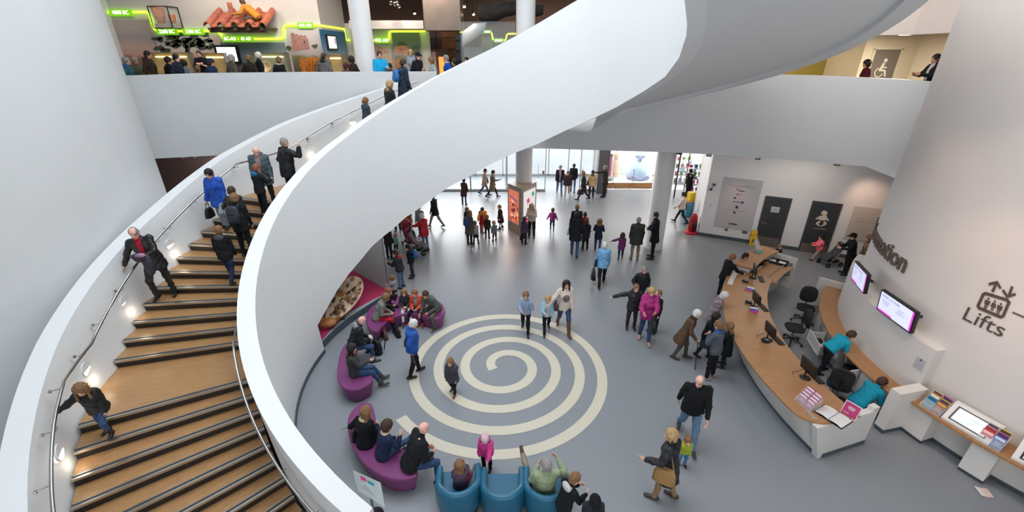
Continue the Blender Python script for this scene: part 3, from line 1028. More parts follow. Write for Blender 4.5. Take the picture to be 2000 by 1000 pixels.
for k in range(7):
 mb.box((-5.5 + 2.5 * k, -2.92, 4.6), (.1, .12, 7.1))
for z in (1.05, 4.6, 8.15):
 mb.box((2, -2.92, z), (15.1, .12, .1))
struct('added_window_frame', mb, DARKMET)  # window bars added out of view to go with the fill lamp
# roof: solid with one large round rooflight over the stair
mb = MB()
ro = [pol((-1.2, 9.3), 7.6, a, 16) for a in range(0, 360, 6)]
sq = []
for p in ro:
 d = Vector((p.x + 1.2, p.y - 9.3, 0))
 k = min([((17 if d.x > 0 else -17) + 1.2) / d.x if abs(d.x) > 1e-6 else 1e9, ((30.2 if d.y > 0 else -3) - 9.3) / d.y if abs(d.y) > 1e-6 else 1e9])
 sq.append(Vector((-1.2 + d.x * k, 9.3 + d.y * k, 16)))
for i in range(60):
 j = (i + 1) % 60
 mb.add([ro[i], ro[j], sq[j], sq[i]], [(0, 1, 2, 3)])
struct('ceiling', mb, GREYWALL)
# ---- round columns
COLM = mat('column_paint', 'D2D2D2', .5, noise=.012, scale=3, spec=.3)
def column(name, x, y, r, z0, z1, label):
 mb = MB().lathe((x, y, z0), [(r + .012, 0), (r + .012, .1), (r, .11), (r, z1 - z0)], 40)
 o = obj(name, mb, COLM)
 return tag(o, label, 'column')
column('column', .53, 19.2, .37, 0, 4.1, 'round white column rising out of the poster kiosk near the entrance')
column('column', .53, 19.2, .37, F1, 13, 'round white column beside the hanging dark log, upper gallery')
column('column', 5.92, 16.7, .36, 0, 4.1, 'round white column beside the man in the black suit')
column('column', at_y(716, 130, 18.2).x, 18.2, .37, F1, 13, 'round white column at the gallery rim beside the cyan-shirted attendant')
# ---------------------------------------------------------------- the round stair
# knots run by a = angle clockwise from the +x axis of the stair centre
KN = [112, 122, 132, 142, 155, 170, 185, 200, 215, 230, 250, 270, 294]
ZT = [1.15, 1.613, 2.01, 2.385, 2.877, 3.516, 4.186, 4.817, 5.382, 6.017, 6.871, 7.678, 8.757]
KO = [140, 150, 160, 170, 185, 200, 215, 230, 245]
ZO = [1.84, 2.358, 2.875, 3.328, 3.988, 4.77, 5.413, 5.942, 6.491]
RI, RS, RW, RX = 5.11, 5.42, 8.0, 8.5     # ribbon inside face, ribbon stair face, outer wall stair face, outer wall outside
STAIR = thing('staircase', 'broad curved staircase with oak treads between two white ribbon balustrades', 'staircase', (SCN[0], SCN[1], 0))
RIBM = mat('ribbon_white', 'DADCDD', .5, noise=.008, scale=2, bump=.015, bscale=30, spec=.3)
def sp_(a, R, z):
 return Vector((SCN[0] + R * cos(rad(-a)), SCN[1] + R * sin(rad(-a)), z))
# nosings: the front edge of every step
nos = {}
for i in range(-6, 4):
 nos[i] = 143.4 + 3.12 * i
for i in range(4, 15):
 nos[i] = 164.3 + (i - 4) * 3.23
nos[15] = nos[14] + 3.23
for i in range(16, 28):
 nos[i] = nos[15] + 12.0 + (i - 16) * 3.2
nos[28] = nos[27] + 8
OAK = bpy.data.materials.new('oak_boards')
OAK.use_nodes = True
def oak_nodes(m, c0, c1, c2, rough, sc):
 N, L = m.node_tree.nodes, m.node_tree.links
 b = N['Principled BSDF']
 t = N.new('ShaderNodeTexCoord')
 mp = N.new('ShaderNodeMapping')
 mp.inputs['Scale'].default_value = sc
 L.new(t.outputs['UV'], mp.inputs[0])
 w = N.new('ShaderNodeTexNoise')
 w.inputs['Scale'].default_value = 6
 w.inputs['Detail'].default_value = 6
 w.inputs['Distortion'].default_value = .4
 L.new(mp.outputs[0], w.inputs['Vector'])
 r = N.new('ShaderNodeValToRGB')
 r.color_ramp.elements[0].position = .3
 r.color_ramp.elements[0].color = lin(c0)
 r.color_ramp.elements[1].position = .72
 r.color_ramp.elements[1].color = lin(c2)
 e_ = r.color_ramp.elements.new(.5)
 e_.color = lin(c1)
 L.new(w.outputs['Fac'], r.inputs[0])
 # board joints across the run
 br = N.new('ShaderNodeTexBrick')
 br.inputs['Color1'].default_value = (1, 1, 1, 1)
 br.inputs['Color2'].default_value = (.94, .93, .92, 1)
 br.inputs['Mortar'].default_value = (.82, .78, .74, 1)
 br.inputs['Scale'].default_value = 1
 br.inputs['Mortar Size'].default_value = .003
 br.inputs['Brick Width'].default_value = 1.5
 br.inputs['Row Height'].default_value = .13
 L.new(t.outputs['UV'], br.inputs['Vector'])
 mx = N.new('ShaderNodeMix')
 mx.data_type = 'RGBA'
 mx.blend_type = 'MULTIPLY'
 mx.inputs[0].default_value = 1
 L.new(r.outputs[0], mx.inputs[6])
 L.new(br.outputs['Color'], mx.inputs[7])
 L.new(mx.outputs[2], b.inputs['Base Color'])
 b.inputs['Roughness'].default_value = rough
oak_nodes(OAK, '96704A', 'A67E54', 'B28B60', .32, (.6, 9, 9))
BLK = mat('black_riser', '1E1C1B', .45, noise=.1, scale=20)
ALU = mat('nosing_metal', 'B9B2A6', .3, .9, noise=.05, scale=60)
GRIP = mat('nosing_grip', '33363A', .7, noise=.1, scale=80)
def uv_planar(o, f):
 me = o.data
 l = me.uv_layers.new(name='UVMap')
 for p in me.polygons:
  for li in p.loop_indices:
   l.data[li].uv = f(me.vertices[me.loops[li].vertex_index].co)
def step(i):
 z = RISE * (i + 7)
 a0, a1 = nos[i], nos[i + 1]
 K = 3 if a1 - a0 < 5 else 6
 A = [a0 + (a1 - a0 + .25) * k / K for k in range(K + 1)]
 r0, r1 = RS - .02, RW + .02
 mb = MB()
 top0, top1 = [sp_(a, r0, z) for a in A], [sp_(a, r1, z) for a in A]
 bot0, bot1 = [sp_(a, r0, z - .05) for a in A], [sp_(a, r1, z - .05) for a in A]
 mb.sheet(top0, top1, 0, False).sheet(bot1, bot0, 0, False)
 mb.add([top0[0], top1[0], bot1[0], bot0[0]], [(0, 1, 2, 3)])
 tr = obj('tread', mb, OAK, STAIR)
 am = rad(-(a0 + a1) / 2)
 uv_planar(tr, lambda c: (((c.x - SCN[0]) * cos(am) + (c.y - SCN[1]) * sin(am)), (-(c.x - SCN[0]) * sin(am) + (c.y - SCN[1]) * cos(am)) + i * .037))
 # riser under the nosing
 dk = .010
 da = lambda d, r: math.degrees(d / r)
 mb = MB()
 P = lambda d, r, zz: sp_(a0 + da(d, r), r, zz)
 q = [P(.02, r0, z - .05), P(.02, r1, z - .05), P(.02, r1, z - RISE - .01), P(.02, r0, z - RISE - .01)]
 mb.add(q + [P(.05, r0, z - .05), P(.05, r1, z - .05), P(.05, r1, z - RISE - .01), P(.05, r0, z - RISE - .01)], [(0, 1, 2, 3), (7, 6, 5, 4), (0, 4, 5, 1), (3, 2, 6, 7)])
 obj('riser', mb, BLK, STAIR)
 # metal nosing with a dark grip strip
 mb = MB()
 def bar(d0, d1, z0, z1, m):
  vs = [P(d0, r0, z0), P(d1, r0, z0), P(d1, r1, z0), P(d0, r1, z0), P(d0, r0, z1), P(d1, r0, z1), P(d1, r1, z1), P(d0, r1, z1)]
  mb.add(vs, [(0, 1, 2, 3), (7, 6, 5, 4), (0, 4, 5, 1), (1, 5, 6, 2), (2, 6, 7, 3), (3, 7, 4, 0)], m)
 bar(-.012, .03, z - .035, z + .004, 0)
 bar(.03, .075, z + .0005, z + .005, 1)
 bar(.075, .09, z + .0005, z + .004, 0)
 n_ = child('nosing', mb, [ALU, GRIP], tr)
 n_.matrix_parent_inverse = Matrix.Identity(4)
for i in range(-6, 28):
 step(i)
# balustrades
ZTf = lambda a: float(np.interp(a, KN, ZT))
ZOf = lambda a: float(np.interp(a, KO, ZO))
# underside of the ribbon and the second flight: (photo point, plan radius, height) solved on the stair's own cylinder
bpx = [(617, 635), (632, 608), (656, 566), (680, 533), (700, 510), (725, 480), (747, 461), (765, 447), (792, 423), (805, 415), (835, 393.5), (860, 375), (880, 362), (920, 342), (960, 319), (1006, 298), (1052, 280), (1100, 257)]
low_ = []
for x, y in bpx:
 q = at_cyl(x, y, SCN, 5.0, True)
 low_.append((-math.degrees(math.atan2(q.y - SCN[1], q.x - SCN[0])) % 360, q.z))
A1 = [a for a, _ in low_]
ZB = [z for _, z in low_]
# beyond the far side the second flight tightens
F2 = [(58.9, 4.85, 5.62), (47.5, 4.5, 6.06), (35.9, 4.3, 6.51), (26.5, 4.21, 6.88), (15.9, 3.9, 7.29), (5.4, 3.59, 7.69), (.7, 3.45, 7.88), (-8.1, 3.2, 8.22), (-25, 3.1, 8.9), (-45, 3.1, 9.7)]
ring_i = []                                                            # (angle, top radius, bottom radius, z bottom, z top)
LEAN = .047                                                           # the ribbon leans a little outward
for a in np.arange(112, 186.5, 2.5):
 ring_i.append((a, RI, RI - LEAN * ZTf(a), 0.0, ZTf(a)))
a_end = A1[0]
ring_i = [r for r in ring_i if r[0] < a_end - .5]
ring_i.append((a_end, RI, RI - LEAN * ZTf(a_end), 0.0, ZTf(a_end)))
ring_i.append((a_end + .02, RI, RI - LEAN * (ZTf(a_end) - ZB[0]), ZB[0], ZTf(a_end)))
for a, z in zip(A1[1:], ZB[1:]):
 ring_i.append((a, RI, RI - LEAN * (ZTf(a) - z), z, ZTf(a)))
for p, R, z in F2:
 a = 360 - p
 ring_i.append((a, R + .05, R, z, ZTf(a) if a < 294 else z + 3.35))
def wall_band(rings, thick, sgn):
 """rings (a, Rtop, Rbot, zb, zt): a wall of the given thickness standing outward"""
 A0, A1_, B0, B1 = [], [], [], []
 for a, rt, rb, zb, zt in rings:
  A0.append(sp_(a, rb, zb))
  A1_.append(sp_(a, rt, zt))
  B0.append(sp_(a, rb + thick, zb))
  B1.append(sp_(a, rt + thick, zt))
 mb = MB()
 mb.sheet(A1_, A0).sheet(B0, B1)
 mb.sheet(B1, A1_, 0, False).sheet(A0, B0, 0, False)
 mb.add([A0[0], A1_[0], B1[0], B0[0]], [(0, 1, 2, 3)])
 mb.add([A0[-1], A1_[-1], B1[-1], B0[-1]], [(3, 2, 1, 0)])
 return mb
obj('ribbon_balustrade', wall_band(ring_i, RS - RI, 1), RIBM, STAIR)
ring_o = []
for a in np.arange(126, 244.1, 2.0):
 z0_, z1_ = (0.0 if a < 175 else .6 + (a - 175) * .043), (ZOf(a) if a > 140 else 1.84 - (140 - a) * .045)
 ring_o.append((a, 8.2, 8.2 - .148 * (z1_ - z0_), z0_, z1_))
obj('outer_balustrade', wall_band(ring_o, .32, 1), RIBM, STAIR)
# skirting at the foot of the ribbon on the atrium side
rs_ = [r for r in ring_i if r[3] == 0.0]
mb = MB()
mb.sheet([sp_(r[0], r[2] - .02, 0) for r in rs_], [sp_(r[0], r[2] - .016, .11) for r in rs_]).sheet([sp_(r[0], r[2] - .016, .11) for r in rs_], [sp_(r[0], r[2] + .05, .11) for r in rs_], 0, False)
obj('skirting', mb, PLINTH, STAIR)
# underside between the balustrades, first flight
A = np.arange(a_end + .3, 247, 2.5)
zb_ = lambda a: float(np.interp(a, A1, ZB))
mb = MB()
mb.sheet([sp_(a, 5.3, zb_(a) + .08) for a in A], [sp_(a, RW + .1, zb_(a) + .08) for a in A])
mb.add([sp_(a_end, 5.0, 0), sp_(a_end, RW, 0), sp_(a_end, RW, ZB[0] + .1), sp_(a_end, 5.0, ZB[0] + .1)], [(0, 1, 2, 3)])
obj('soffit', mb, RIBM, STAIR)
# second flight: soffit with an edge beam on its outer side
O2 = [(80, 8.1, 4.62), (72, 8.2, 4.93), (64.7, 8.4, 5.24), (56, 8.4, 5.63), (44.3, 8.4, 6.10), (33.6, 8.4, 6.51), (23.1, 8.4, 6.93), (16.5, 8.12, 7.26), (9.8, 7.85, 7.58), (4.8, 7.36, 7.72), (-2.4, 7.02, 8.0), (-7.1, 6.97, 8.18), (-25, 6.9, 8.9), (-45, 6.9, 9.7)]
Rin = lambda p: float(np.interp(p, [x[0] for x in F2][::-1], [x[1] for x in F2][::-1]))
Zin = lambda p: float(np.interp(p, [x[0] for x in F2][::-1], [x[2] for x in F2][::-1])) if p < 58.9 else zb_(360 - p)
P_ = np.arange(80, -45.1, -2)
pr_, pz_ = np.polyfit([x[0] for x in O2], [x[1] for x in O2], 4), np.polyfit([x[0] for x in O2], [x[2] for x in O2], 3)
RO = lambda p: float(np.polyval(pr_, p))
ZOo = lambda p: float(np.polyval(pz_, p))
LIP = .10
ri_ = lambda p: (Rin(p) if p < 58.9 else 4.95) + .36
mb = MB()
mb.sheet([sp_(-p, RO(p) - .36, ZOo(p) + LIP) for p in P_], [sp_(-p, ri_(p), Zin(p) + .05) for p in P_])
mb.sheet([sp_(-p, ri_(p), Zin(p) + .05) for p in P_], [sp_(-p, ri_(p), Zin(p)) for p in P_], 0, False)
mb.sheet([sp_(-p, ri_(p), Zin(p)) for p in P_], [sp_(-p, ri_(p) - .1, Zin(p)) for p in P_], 0, False)
obj('upper_soffit', mb, RIBM, STAIR)
mb = MB()
o0, o1 = [sp_(-p, RO(p) - .36, ZOo(p)) for p in P_], [sp_(-p, RO(p), ZOo(p)) for p in P_]
mb.sheet(o0, [q + UP * 2.2 for q in o0]).sheet(o1, o0, 0, False).sheet([q + UP * 2.2 for q in o1], o1).sheet([q + UP * 2.2 for q in o0], [q + UP * 2.2 for q in o1], 0, False)
obj('upper_outer_balustrade', mb, RIBM, STAIR)
# handrails: kinked steel tubes on short brackets
RAIL = mat('polished_steel', 'B5B3AF', .18, 1.0, noise=.03, scale=50)
hpx = [(104, 1000), (100, 920), (105, 830), (125, 745), (178, 672), (220, 590), (255, 532), (340, 430), (400, 372), (462, 320), (500, 311), (560, 293), (640, 242), (700, 212), (760, 182), (815, 158)]
hr = [at_cyl(x, y, SCN, 7.9, True) for x, y in hpx]
g0 = hr[0] - (hr[1] - hr[0]) * 1.2
fine = []
P4 = [g0] + hr
for i in range(len(P4) - 1):
 for k in range(4):
  p = P4[i].lerp(P4[i + 1], k / 4)
  d = Vector((p.x - SCN[0], p.y - SCN[1]))
  d = d.normalized() * 7.9
  fine.append(Vector((SCN[0] + d.x, SCN[1] + d.y, p.z)))
fine.append(P4[-1])
HR = obj('outer_handrail', MB().tube(fine, .024, 12), RAIL, STAIR)
for x, y in ((100, 938), (110, 832), (122, 750), (166, 685), (200, 625), (241, 560), (310, 466), (333, 441), (383, 391), (464, 322), (560, 293), (605, 267), (652, 237)):
 p = at_cyl(x, y, SCN, 7.9, True)
 d = Vector((p.x - SCN[0], p.y - SCN[1], 0)).normalized()
 mb = MB().tube([p - UP * .02, p - UP * .075 + d * .02, p - UP * .085 + d * .21], .009, 8)
 mb.tube([p - UP * .085 + d * .17, p - UP * .085 + d * .19], .028, 14)
 c_ = child('bracket', mb, RAIL, HR)
 c_.matrix_parent_inverse = Matrix.Identity(4)
ipx = [(456, 650), (462, 700), (485, 780), (500, 835), (520, 880), (545, 920), (575, 965), (600, 997)]
pts = []
for a in np.arange(108, 172, 2.0):
 zz = np.interp(a, [108, 120, 143, 151, 163, 176], [.95, 1.0, 2.12, 2.55, 2.6, 3.2])
 pts.append(sp_(a, 5.53, float(zz)))
HI = obj('ribbon_handrail', MB().tube(pts, .022, 12), RAIL, STAIR)
for a in (113, 121, 129, 137, 145, 153, 161):
 zz = float(np.interp(a, [108, 120, 143, 151, 163, 176], [.95, 1.0, 2.12, 2.55, 2.6, 3.2]))
 c_ = child('bracket', MB().tube([sp_(a, 5.53, zz - .02), sp_(a, 5.50, zz - .08), sp_(a, 5.43, zz - .085)], .009, 8), RAIL, HI)
 c_.matrix_parent_inverse = Matrix.Identity(4)
# round wall lights on the outer balustrade, upper half a white cowl, lower half lit
LIT = mat('lit_diffuser', 'FFFFFF', .5, emit='FFF6E8', estr=4)
lights = [((242, 590), 'round wall light just below the kink of the rail, above the long-haired girl\'s landing'),
          ((166, 722), 'round wall light partly hidden behind the long-haired girl\'s head'),
          ((113, 885), 'round wall light lowest on the stair, under the handrail'),
          ((331, 478), 'round wall light beside the elbow of the man in the red jumper'),
          ((602, 288), 'round wall light beside the head of the man on the telephone'),
          ((688, 238), 'round wall light half hidden by the ribbon, highest on the stair')]
for (x, y), lb in lights:
 p = at_cyl(x, y, SCN, RW + .1, True)
 d = Vector((SCN[0] - p.x, SCN[1] - p.y, 0)).normalized()
 ux = UP.cross(d)
 t = thing('stair_light', lb, 'wall light', p, 0, 'wall lights up the stair')
 mb = MB()
 r = .125
 disc(mb, p, ux, UP, r, 0, .035, 24, 0, 0, pi)
 rim = [[p + (ux * cos(2 * pi * k / 24) + UP * sin(2 * pi * k / 24)) * q + d * h_ for k in range(24)] for q, h_ in ((r + .012, 0), (r + .012, .03), (r, .036), (r, .01))]
 mb.loft(rim, caps=False)
 obj('cowl', mb, WHITE, t)
 mb = MB()
 disc(mb, p, ux, UP, r, 0, .02, 24, 0, pi, 2 * pi)
 obj('diffuser', mb, LIT, t)
 l_ = lamp('POINT', 'stair_lamp', p + d * .14 - UP * .24, 1.1, (1, .84, .62), .08)
 l_.parent = t
 l_.matrix_parent_inverse = parent_inv(t)
def step_z(a):
 z = 0.0
 for i in range(-6, 28):
  if a >= nos[i] - .35:
   z = RISE * (i + 7)
 return z
def on_stair(x, y):
 """where the ray through a photo point meets the treads"""
 r = ray(x, y)
 best = None
 for k in range(300, 2400):
  t_ = k / 100 / math.hypot(r.x, r.y)
  p = ORG + r * t_
  dx, dy = p.x - SCN[0], p.y - SCN[1]
  a = -math.degrees(math.atan2(dy, dx)) % 360
  R = math.hypot(dx, dy)
  if RS - .3 < R < RW + .3 and 115 < a < 262 and p.z <= step_z(a):
   p.z = step_z(a)
   return p
 return at_z(x, y, 3)
# ---------------------------------------------------------------- upper gallery (first floor, far side)
YG = 21.0
G = lambda x, y, Y=YG: at_y(x, y, Y)
GL = mat('clear_glass', 'F4F8F8', .02, trans=1.0, spec=.5)
GLT = mat('thin_glass', 'DDE6E6', .05, alpha=.16, spec=.6)
GWALL = mat('gallery_wall', 'C2BFBC', .7, noise=.02, scale=2)
GW1 = G(626, 50)
zk = GW1.z
K2 = at_z(674, 57, zk)                                     # the wall turns away here
X1 = 626
def on_turn(x, y):
 return at_plane(x, y, GW1, (K2 - GW1).normalized())
mb = MB()
a_, b_, c_ = Vector((-17, YG + .03, F1)), Vector((GW1.x, YG + .03, F1)), Vector((K2.x, K2.y + .03, F1))
d_ = Vector((at_y(838, 60, K2.y).x, K2.y + .03, F1))
for p, q, h_ in ((a_, b_, 8), (b_, c_, 8), (c_, d_, 3.0)):
 mb.add([p, q, q + UP * h_, p + UP * h_], [(0, 1, 2, 3)])
struct('wall_gallery', mb, GWALL)
YR = K2.y
# dark passage and back rooms
DKW = mat('gallery_dark_wall', '6E5A52', .8, noise=.06, scale=3)
mb = MB().add([(-17, 29.9, F1), (17, 29.9, F1), (17, 29.9, 12), (-17, 29.9, 12)], [(0, 1, 2, 3)])
struct('wall_gallery_far', mb, mat('far_gallery_wall', '94776B', .8, noise=.06, scale=2))
mb = MB().box((3, 26, 10.35), (28, 8.6, .1))
UC = struct('ceiling_upper', mb, mat('gallery_ceiling', '9A8A84', .85, noise=.04, scale=2))
NEON = mat('neon_green', 'B8E03A', .4, emit='C4F02A', estr=3.0)
NEONB = mat('neon_label', '5A8A12', .5, emit='6FB50E', estr=.9)
NEONT = mat('neon_letters', 'FFFFFF', .4, emit='F4FFD8', estr=2.6)
def neon(name, pts, label, labels):
 t = thing(name, label, 'neon line', pts[0])
 obj('tube', MB().tube([p - Vector((0, .05, 0)) for p in pts], .036, 8), NEON, t)
 for p, txt, w, h in labels:
  mb = MB()
  slab(mb, p - Vector((0, .04, 0)), (1, 0, 0), UP, w, h, .06)
  pl = obj('date_plate', mb, NEONB, t)
  mb = MB()
  if txt:
   put_text(mb, txt, p - Vector((0, .10, 0)), (1, 0, 0), UP, h * .78, 0, .012, .008)
  else:
   quad(mb, p - Vector((0, .108, 0)), (1, 0, 0), UP, w * .7, h * .4)
  c_ = child('lettering', mb, NEONT, pl)
 return t
P1 = [(190, 24), (288, 24), (293, 28), (303, 57), (308, 61), (424, 61), (429, 64), (437, 74), (442, 76), (550, 76), (554, 74), (555, 53), (558, 50), (626, 50)]
pts = [G(x, y) for x, y in P1] + [on_turn(x, y) for x, y in ((673, 57), (676, 78))] + [at_y(684, 79, YR)]
neon('timeline_light', pts, 'green neon timeline zigzagging across the left gallery wall with date plates', [(G(239, 25), '4000 BC', .98, .25), (G(329, 62), '2200 BC', .9, .24), (G(380, 62), '1300 BC', .9, .24), (G(452, 76), 'BC-AD', .64, .22), (G(483, 76), '43 AD', .64, .22), (G(598, 50), '410 AD', .66, .22)])
YN = YR - .05
neon('timeline_light', [at_y(x, y, YN) for x, y in ((728, 79), (758, 79), (760, 77), (761, 63), (764, 61), (831, 61))], 'green neon timeline stretch between the left column and the hanging metal block', [(at_y(747, 79, YN), '902 AD', .62, .26)])
YC = 24.0
neon('timeline_light', [at_y(x, y, YC) for x, y in ((898, 62), (957, 62), (960, 64), (963, 77), (966, 79), (985, 79), (988, 77), (990, 68), (993, 66), (1010, 66))], 'green neon timeline stretch behind the glass case beside the second column', [(at_y(921, 62, YC), '', .4, .16), (at_y(938, 62, YC), '', .4, .16), (at_y(952, 62, YC), '', .4, .16), (at_y(974, 79, YC), '', .5, .2)])
# printed landscape panels
def grad(name, stops, noise=.12, scale=2.5, vert=True):
 m = bpy.data.materials.new(name)
 m.use_nodes = True
 N, L = m.node_tree.nodes, m.node_tree.links
 b = N['Principled BSDF']
 t = N.new('ShaderNodeTexCoord')
 s = N.new('ShaderNodeSeparateXYZ')
 L.new(t.outputs['Generated'], s.inputs[0])
 n = N.new('ShaderNodeTexNoise')
 mp = N.new('ShaderNodeMapping')
 mp.inputs['Scale'].default_value = (1, 1, 3.5)
 L.new(t.outputs['Generated'], mp.inputs[0])
 L.new(mp.outputs[0], n.inputs['Vector'])
 n.inputs['Scale'].default_value = scale
 n.inputs['Detail'].default_value = 5
 a = N.new('ShaderNodeMath')
 a.operation = 'MULTIPLY_ADD'
 L.new(n.outputs['Fac'], a.inputs[0])
 a.inputs[1].default_value = noise
 L.new(s.outputs['Z'], a.inputs[2])
 r = N.new('ShaderNodeValToRGB')
 e = r.color_ramp.elements
 for i, (p, c) in enumerate(stops):
  p = .40 + .56 * p
  el = e[i] if i < 2 else e.new(p)
  el.position = p
  el.color = lin(c)
 L.new(a.outputs[0], r.inputs[0])
 L.new(r.outputs[0], b.inputs['Base Color'])
 b.inputs['Roughness'].default_value = .6
 return m
def mural(label, pos, x0, x1, y0, stops, shapes=(), name='mural_panel', noise=.14):
 """pos(x, y): photo point to wall point; the panel reaches from y0 down to the floor"""
 p0, p1 = pos(x0, y0), pos(x1, y0)
 z1 = (p0.z + p1.z) / 2
 u = Vector((p1.x - p0.x, p1.y - p0.y, 0))
 w = u.length
 u.normalize()
 t = thing(name, label, 'mural', Vector((p0.x, p0.y, F1)))
 mb = MB()
 c = Vector(((p0.x + p1.x) / 2, (p0.y + p1.y) / 2, (F1 + z1) / 2))
 slab(mb, c, u, UP, w, z1 - F1, .03)
 obj('printed_board', mb, grad('print_' + str(len(MATS)) + name + str(x0), stops, noise), t)
 for k, (nm, col, polys) in enumerate(shapes):
  mb = MB()
  n = u.cross(UP)
  for pl in polys:
   q = [pos(x, y) + n * (.034 + .003 * k) for x, y in pl]
   mb.add(q, [tuple(range(len(q)))])
  obj(nm, mb, mat('print_' + col, col, .6, noise=.25, scale=9), t)
 return t
random.seed(7)
def blob(x, y, rx, ry, n=9, j=.35):
 return [(x + rx * cos(2 * pi * k / n) * (1 + random.uniform(-j, j)), y + ry * sin(2 * pi * k / n) * (1 + random.uniform(-j, j))) for k in range(n)]
mural('pale sunset beach mural at the far left of the gallery wall', G, 196, 291, 39, [(0, '6B5A50'), (.30, '8E6E62'), (.38, 'C79C8C'), (.6, 'C2A79E'), (.8, 'A59C9C'), (1, 'B9ABA6')])
mural('pale mural of a spreading green tree above a lit showcase', G, 299, 429, 68, [(0, '6B5436'), (.45, 'B98A62'), (.6, 'CBB5AE'), (1, 'C6BDBD')],
      [('tree_print', '3E4A38', [blob(random.gauss(364, 30), random.gauss(82, 7), random.uniform(5, 12), random.uniform(3, 6)) for _ in range(46)] + [[(361, 84), (364, 84), (369, 108), (366, 108)]]),
       ('leaf_print', '58654A', [blob(random.gauss(360, 30), random.gauss(80, 7), random.uniform(2, 5), random.uniform(1.5, 3)) for _ in range(34)])])
mural('grey-green sea and cloud mural behind the left gallery screen', G, 431, 556, 83, [(0, '4E4A40'), (.3, '5E6250'), (.5, '6F8486'), (.75, '87989B'), (1, '6F7F82')])
cas = [(568, 66), (571, 64), (575, 64), (575, 67), (579, 67), (579, 66), (582, 66), (582, 69), (587, 69), (587, 68), (590, 68), (590, 70), (595, 70), (595, 69), (598, 69), (600, 76), (602, 76), (606, 96), (572, 101)]
mural('mural of a pink stone castle tower on a green hill', G, 560, 624, 56, [(0, '4B4433'), (.3, '665A3E'), (.44, '6E7048'), (.52, 'A59D98'), (.8, 'BDB7B5'), (1, 'C4C0BE')],
      [('castle_print', 'A5796E', [cas]), ('window_print', '4A3432', [[(594, 79), (596, 79), (597, 85), (595, 85)]]), ('bush_print', '44503A', [blob(616, 90, 6, 4)]), ('bush_print', '44503A', [blob(565, 93, 5, 4)])])
mural('tall blue sky mural carrying a small screen, beside the left column', on_turn, 623, 672, 60, [(0, '7A6A50'), (.36, 'A8926C'), (.45, '8E9090'), (.52, '7FA0B4'), (1, '2E6E9C')])
mural('mural of a long pink roof beside the cyan-shirted attendant', lambda x, y: at_y(x, y, YR - .05), 700, 763, 84, [(0, '8C6A44'), (.3, '9AA06A'), (.5, 'C9A89A'), (1, 'B5A7AA')],
      [('roof_print', 'B28A80', [[(730, 88), (738, 88), (762, 102), (762, 104), (730, 103)]])])
hut = [blob(784, 101, 9, 5, 12, .1), [(772, 93), (778, 84), (784, 80), (790, 84), (796, 93), (798, 100), (770, 100)]]
mural('dark storm-cloud mural with a pink domed hut', lambda x, y: at_y(x, y, YR - .05), 765, 819, 64, [(0, '8C5A3A'), (.3, 'B8805E'), (.42, '7A7A6C'), (.55, 'A59A98'), (.8, '6A7076'), (1, '596067')],
      [('hut_print', 'C08074', hut), ('dome_print', '4A4C50', [[(774, 89), (780, 81), (786, 80), (792, 84), (795, 89)]]), ('hill_print', '4E5448', [[(796, 106), (806, 90), (814, 88), (820, 92), (820, 108)]])])
# lower bulkhead over the right-hand murals
mb = MB().add([], [])
p0, p1 = at_y(724, 40, 22.6), at_y(818, 41, 22.6)
mb.box(((p0.x + p1.x) / 2 - .4, 23.3, p0.z - .17), (p1.x - p0.x + 1.2, 1.5, .34))
struct('trim_3', mb, GWALL)
lamp('AREA', 'bulkhead_glow', ((p0.x + p1.x) / 2, 23.6, p0.z - .4), 6, (.6, 1, .1), 2.5, aim=((p0.x + p1.x) / 2, 24.2, p0.z - 3), size_y=.2)
# sculpted roofer on a slope of tiles, lit orange, fixed high on the wall
TILE = mat('terracotta_tile', '9C5A46', .7, noise=.25, scale=10, bump=.3, bscale=30)
tp0, tp1 = G(426, 66, 20.6), G(541, 66, 20.6)
zc = tp0.z
t = thing('tiled_roof_model', 'slope of terracotta roof tiles fixed high on the gallery wall', 'roof model', (tp0.x, 20.6, zc))
mb = MB()
W_ = tp1.x - tp0.x
zc += .22
for i in range(9):
 x = tp0.x + W_ * (i + .5) / 9
 for r_ in range(3):
  y0, z0 = 19.75 + .36 * r_, zc + .0 + .2 * r_
  rr_ = W_ / 18 * (1.02 if i % 2 == 0 else .9)
  n = 8
  ring0, ring1 = [], []
  for k in range(n + 1):
   a = pi * k / n
   hgt = sin(a) * .16 if i % 2 == 0 else -.02 * sin(a)
   ring0.append(Vector((x + rr_ * cos(a), y0, z0 + hgt + .03 * (r_ == 0))))
   ring1.append(Vector((x + rr_ * cos(a) * .92, y0 + .42, z0 + .22 + hgt)))
  mb.sheet(ring0, ring1, 0)
  mb.sheet([q - UP * .03 for q in ring1], [q - UP * .03 for q in ring0], 0)
  mb.sheet(ring0, [q - UP * .03 for q in ring0], 0, False)
obj('tiles', mb, TILE, t)
mb = MB().box((tp0.x + W_ / 2, 20.0, zc - .12), (W_ * .94, .12, .16)).box((tp0.x + W_ / 2, 20.5, zc - .02), (W_ * .9, 1.0, .06))
for i in range(5):
 mb.box((tp0.x + W_ * (.08 + .21 * i), 20.3, zc - .08), (.1, 1.1, .1))
obj('timber_frame', mb, mat('dark_timber', '4A3A2A', .7, noise=.2, scale=12), t)
st = person('sculpted roofer in ochre tunic kneeling on terracotta tiles with a tile in one hand', (G(508, 44, 20.3).x, 20.15, zc), 1.8, -80, ((78, 16, 140, 30), (60, 16, 140, 30)), (70, 30, 60, 0), (76, 20, 20, 0), sit=.3, hair='short', skin='t', top='A8762E', low='4A4034', shoe='3A2A20', lean=48, coat=.06, vox=.017)
st['root'].name = 'statue'
st['root']['category'] = 'statue'
mb = MB()
h_ = st['hands'][0]
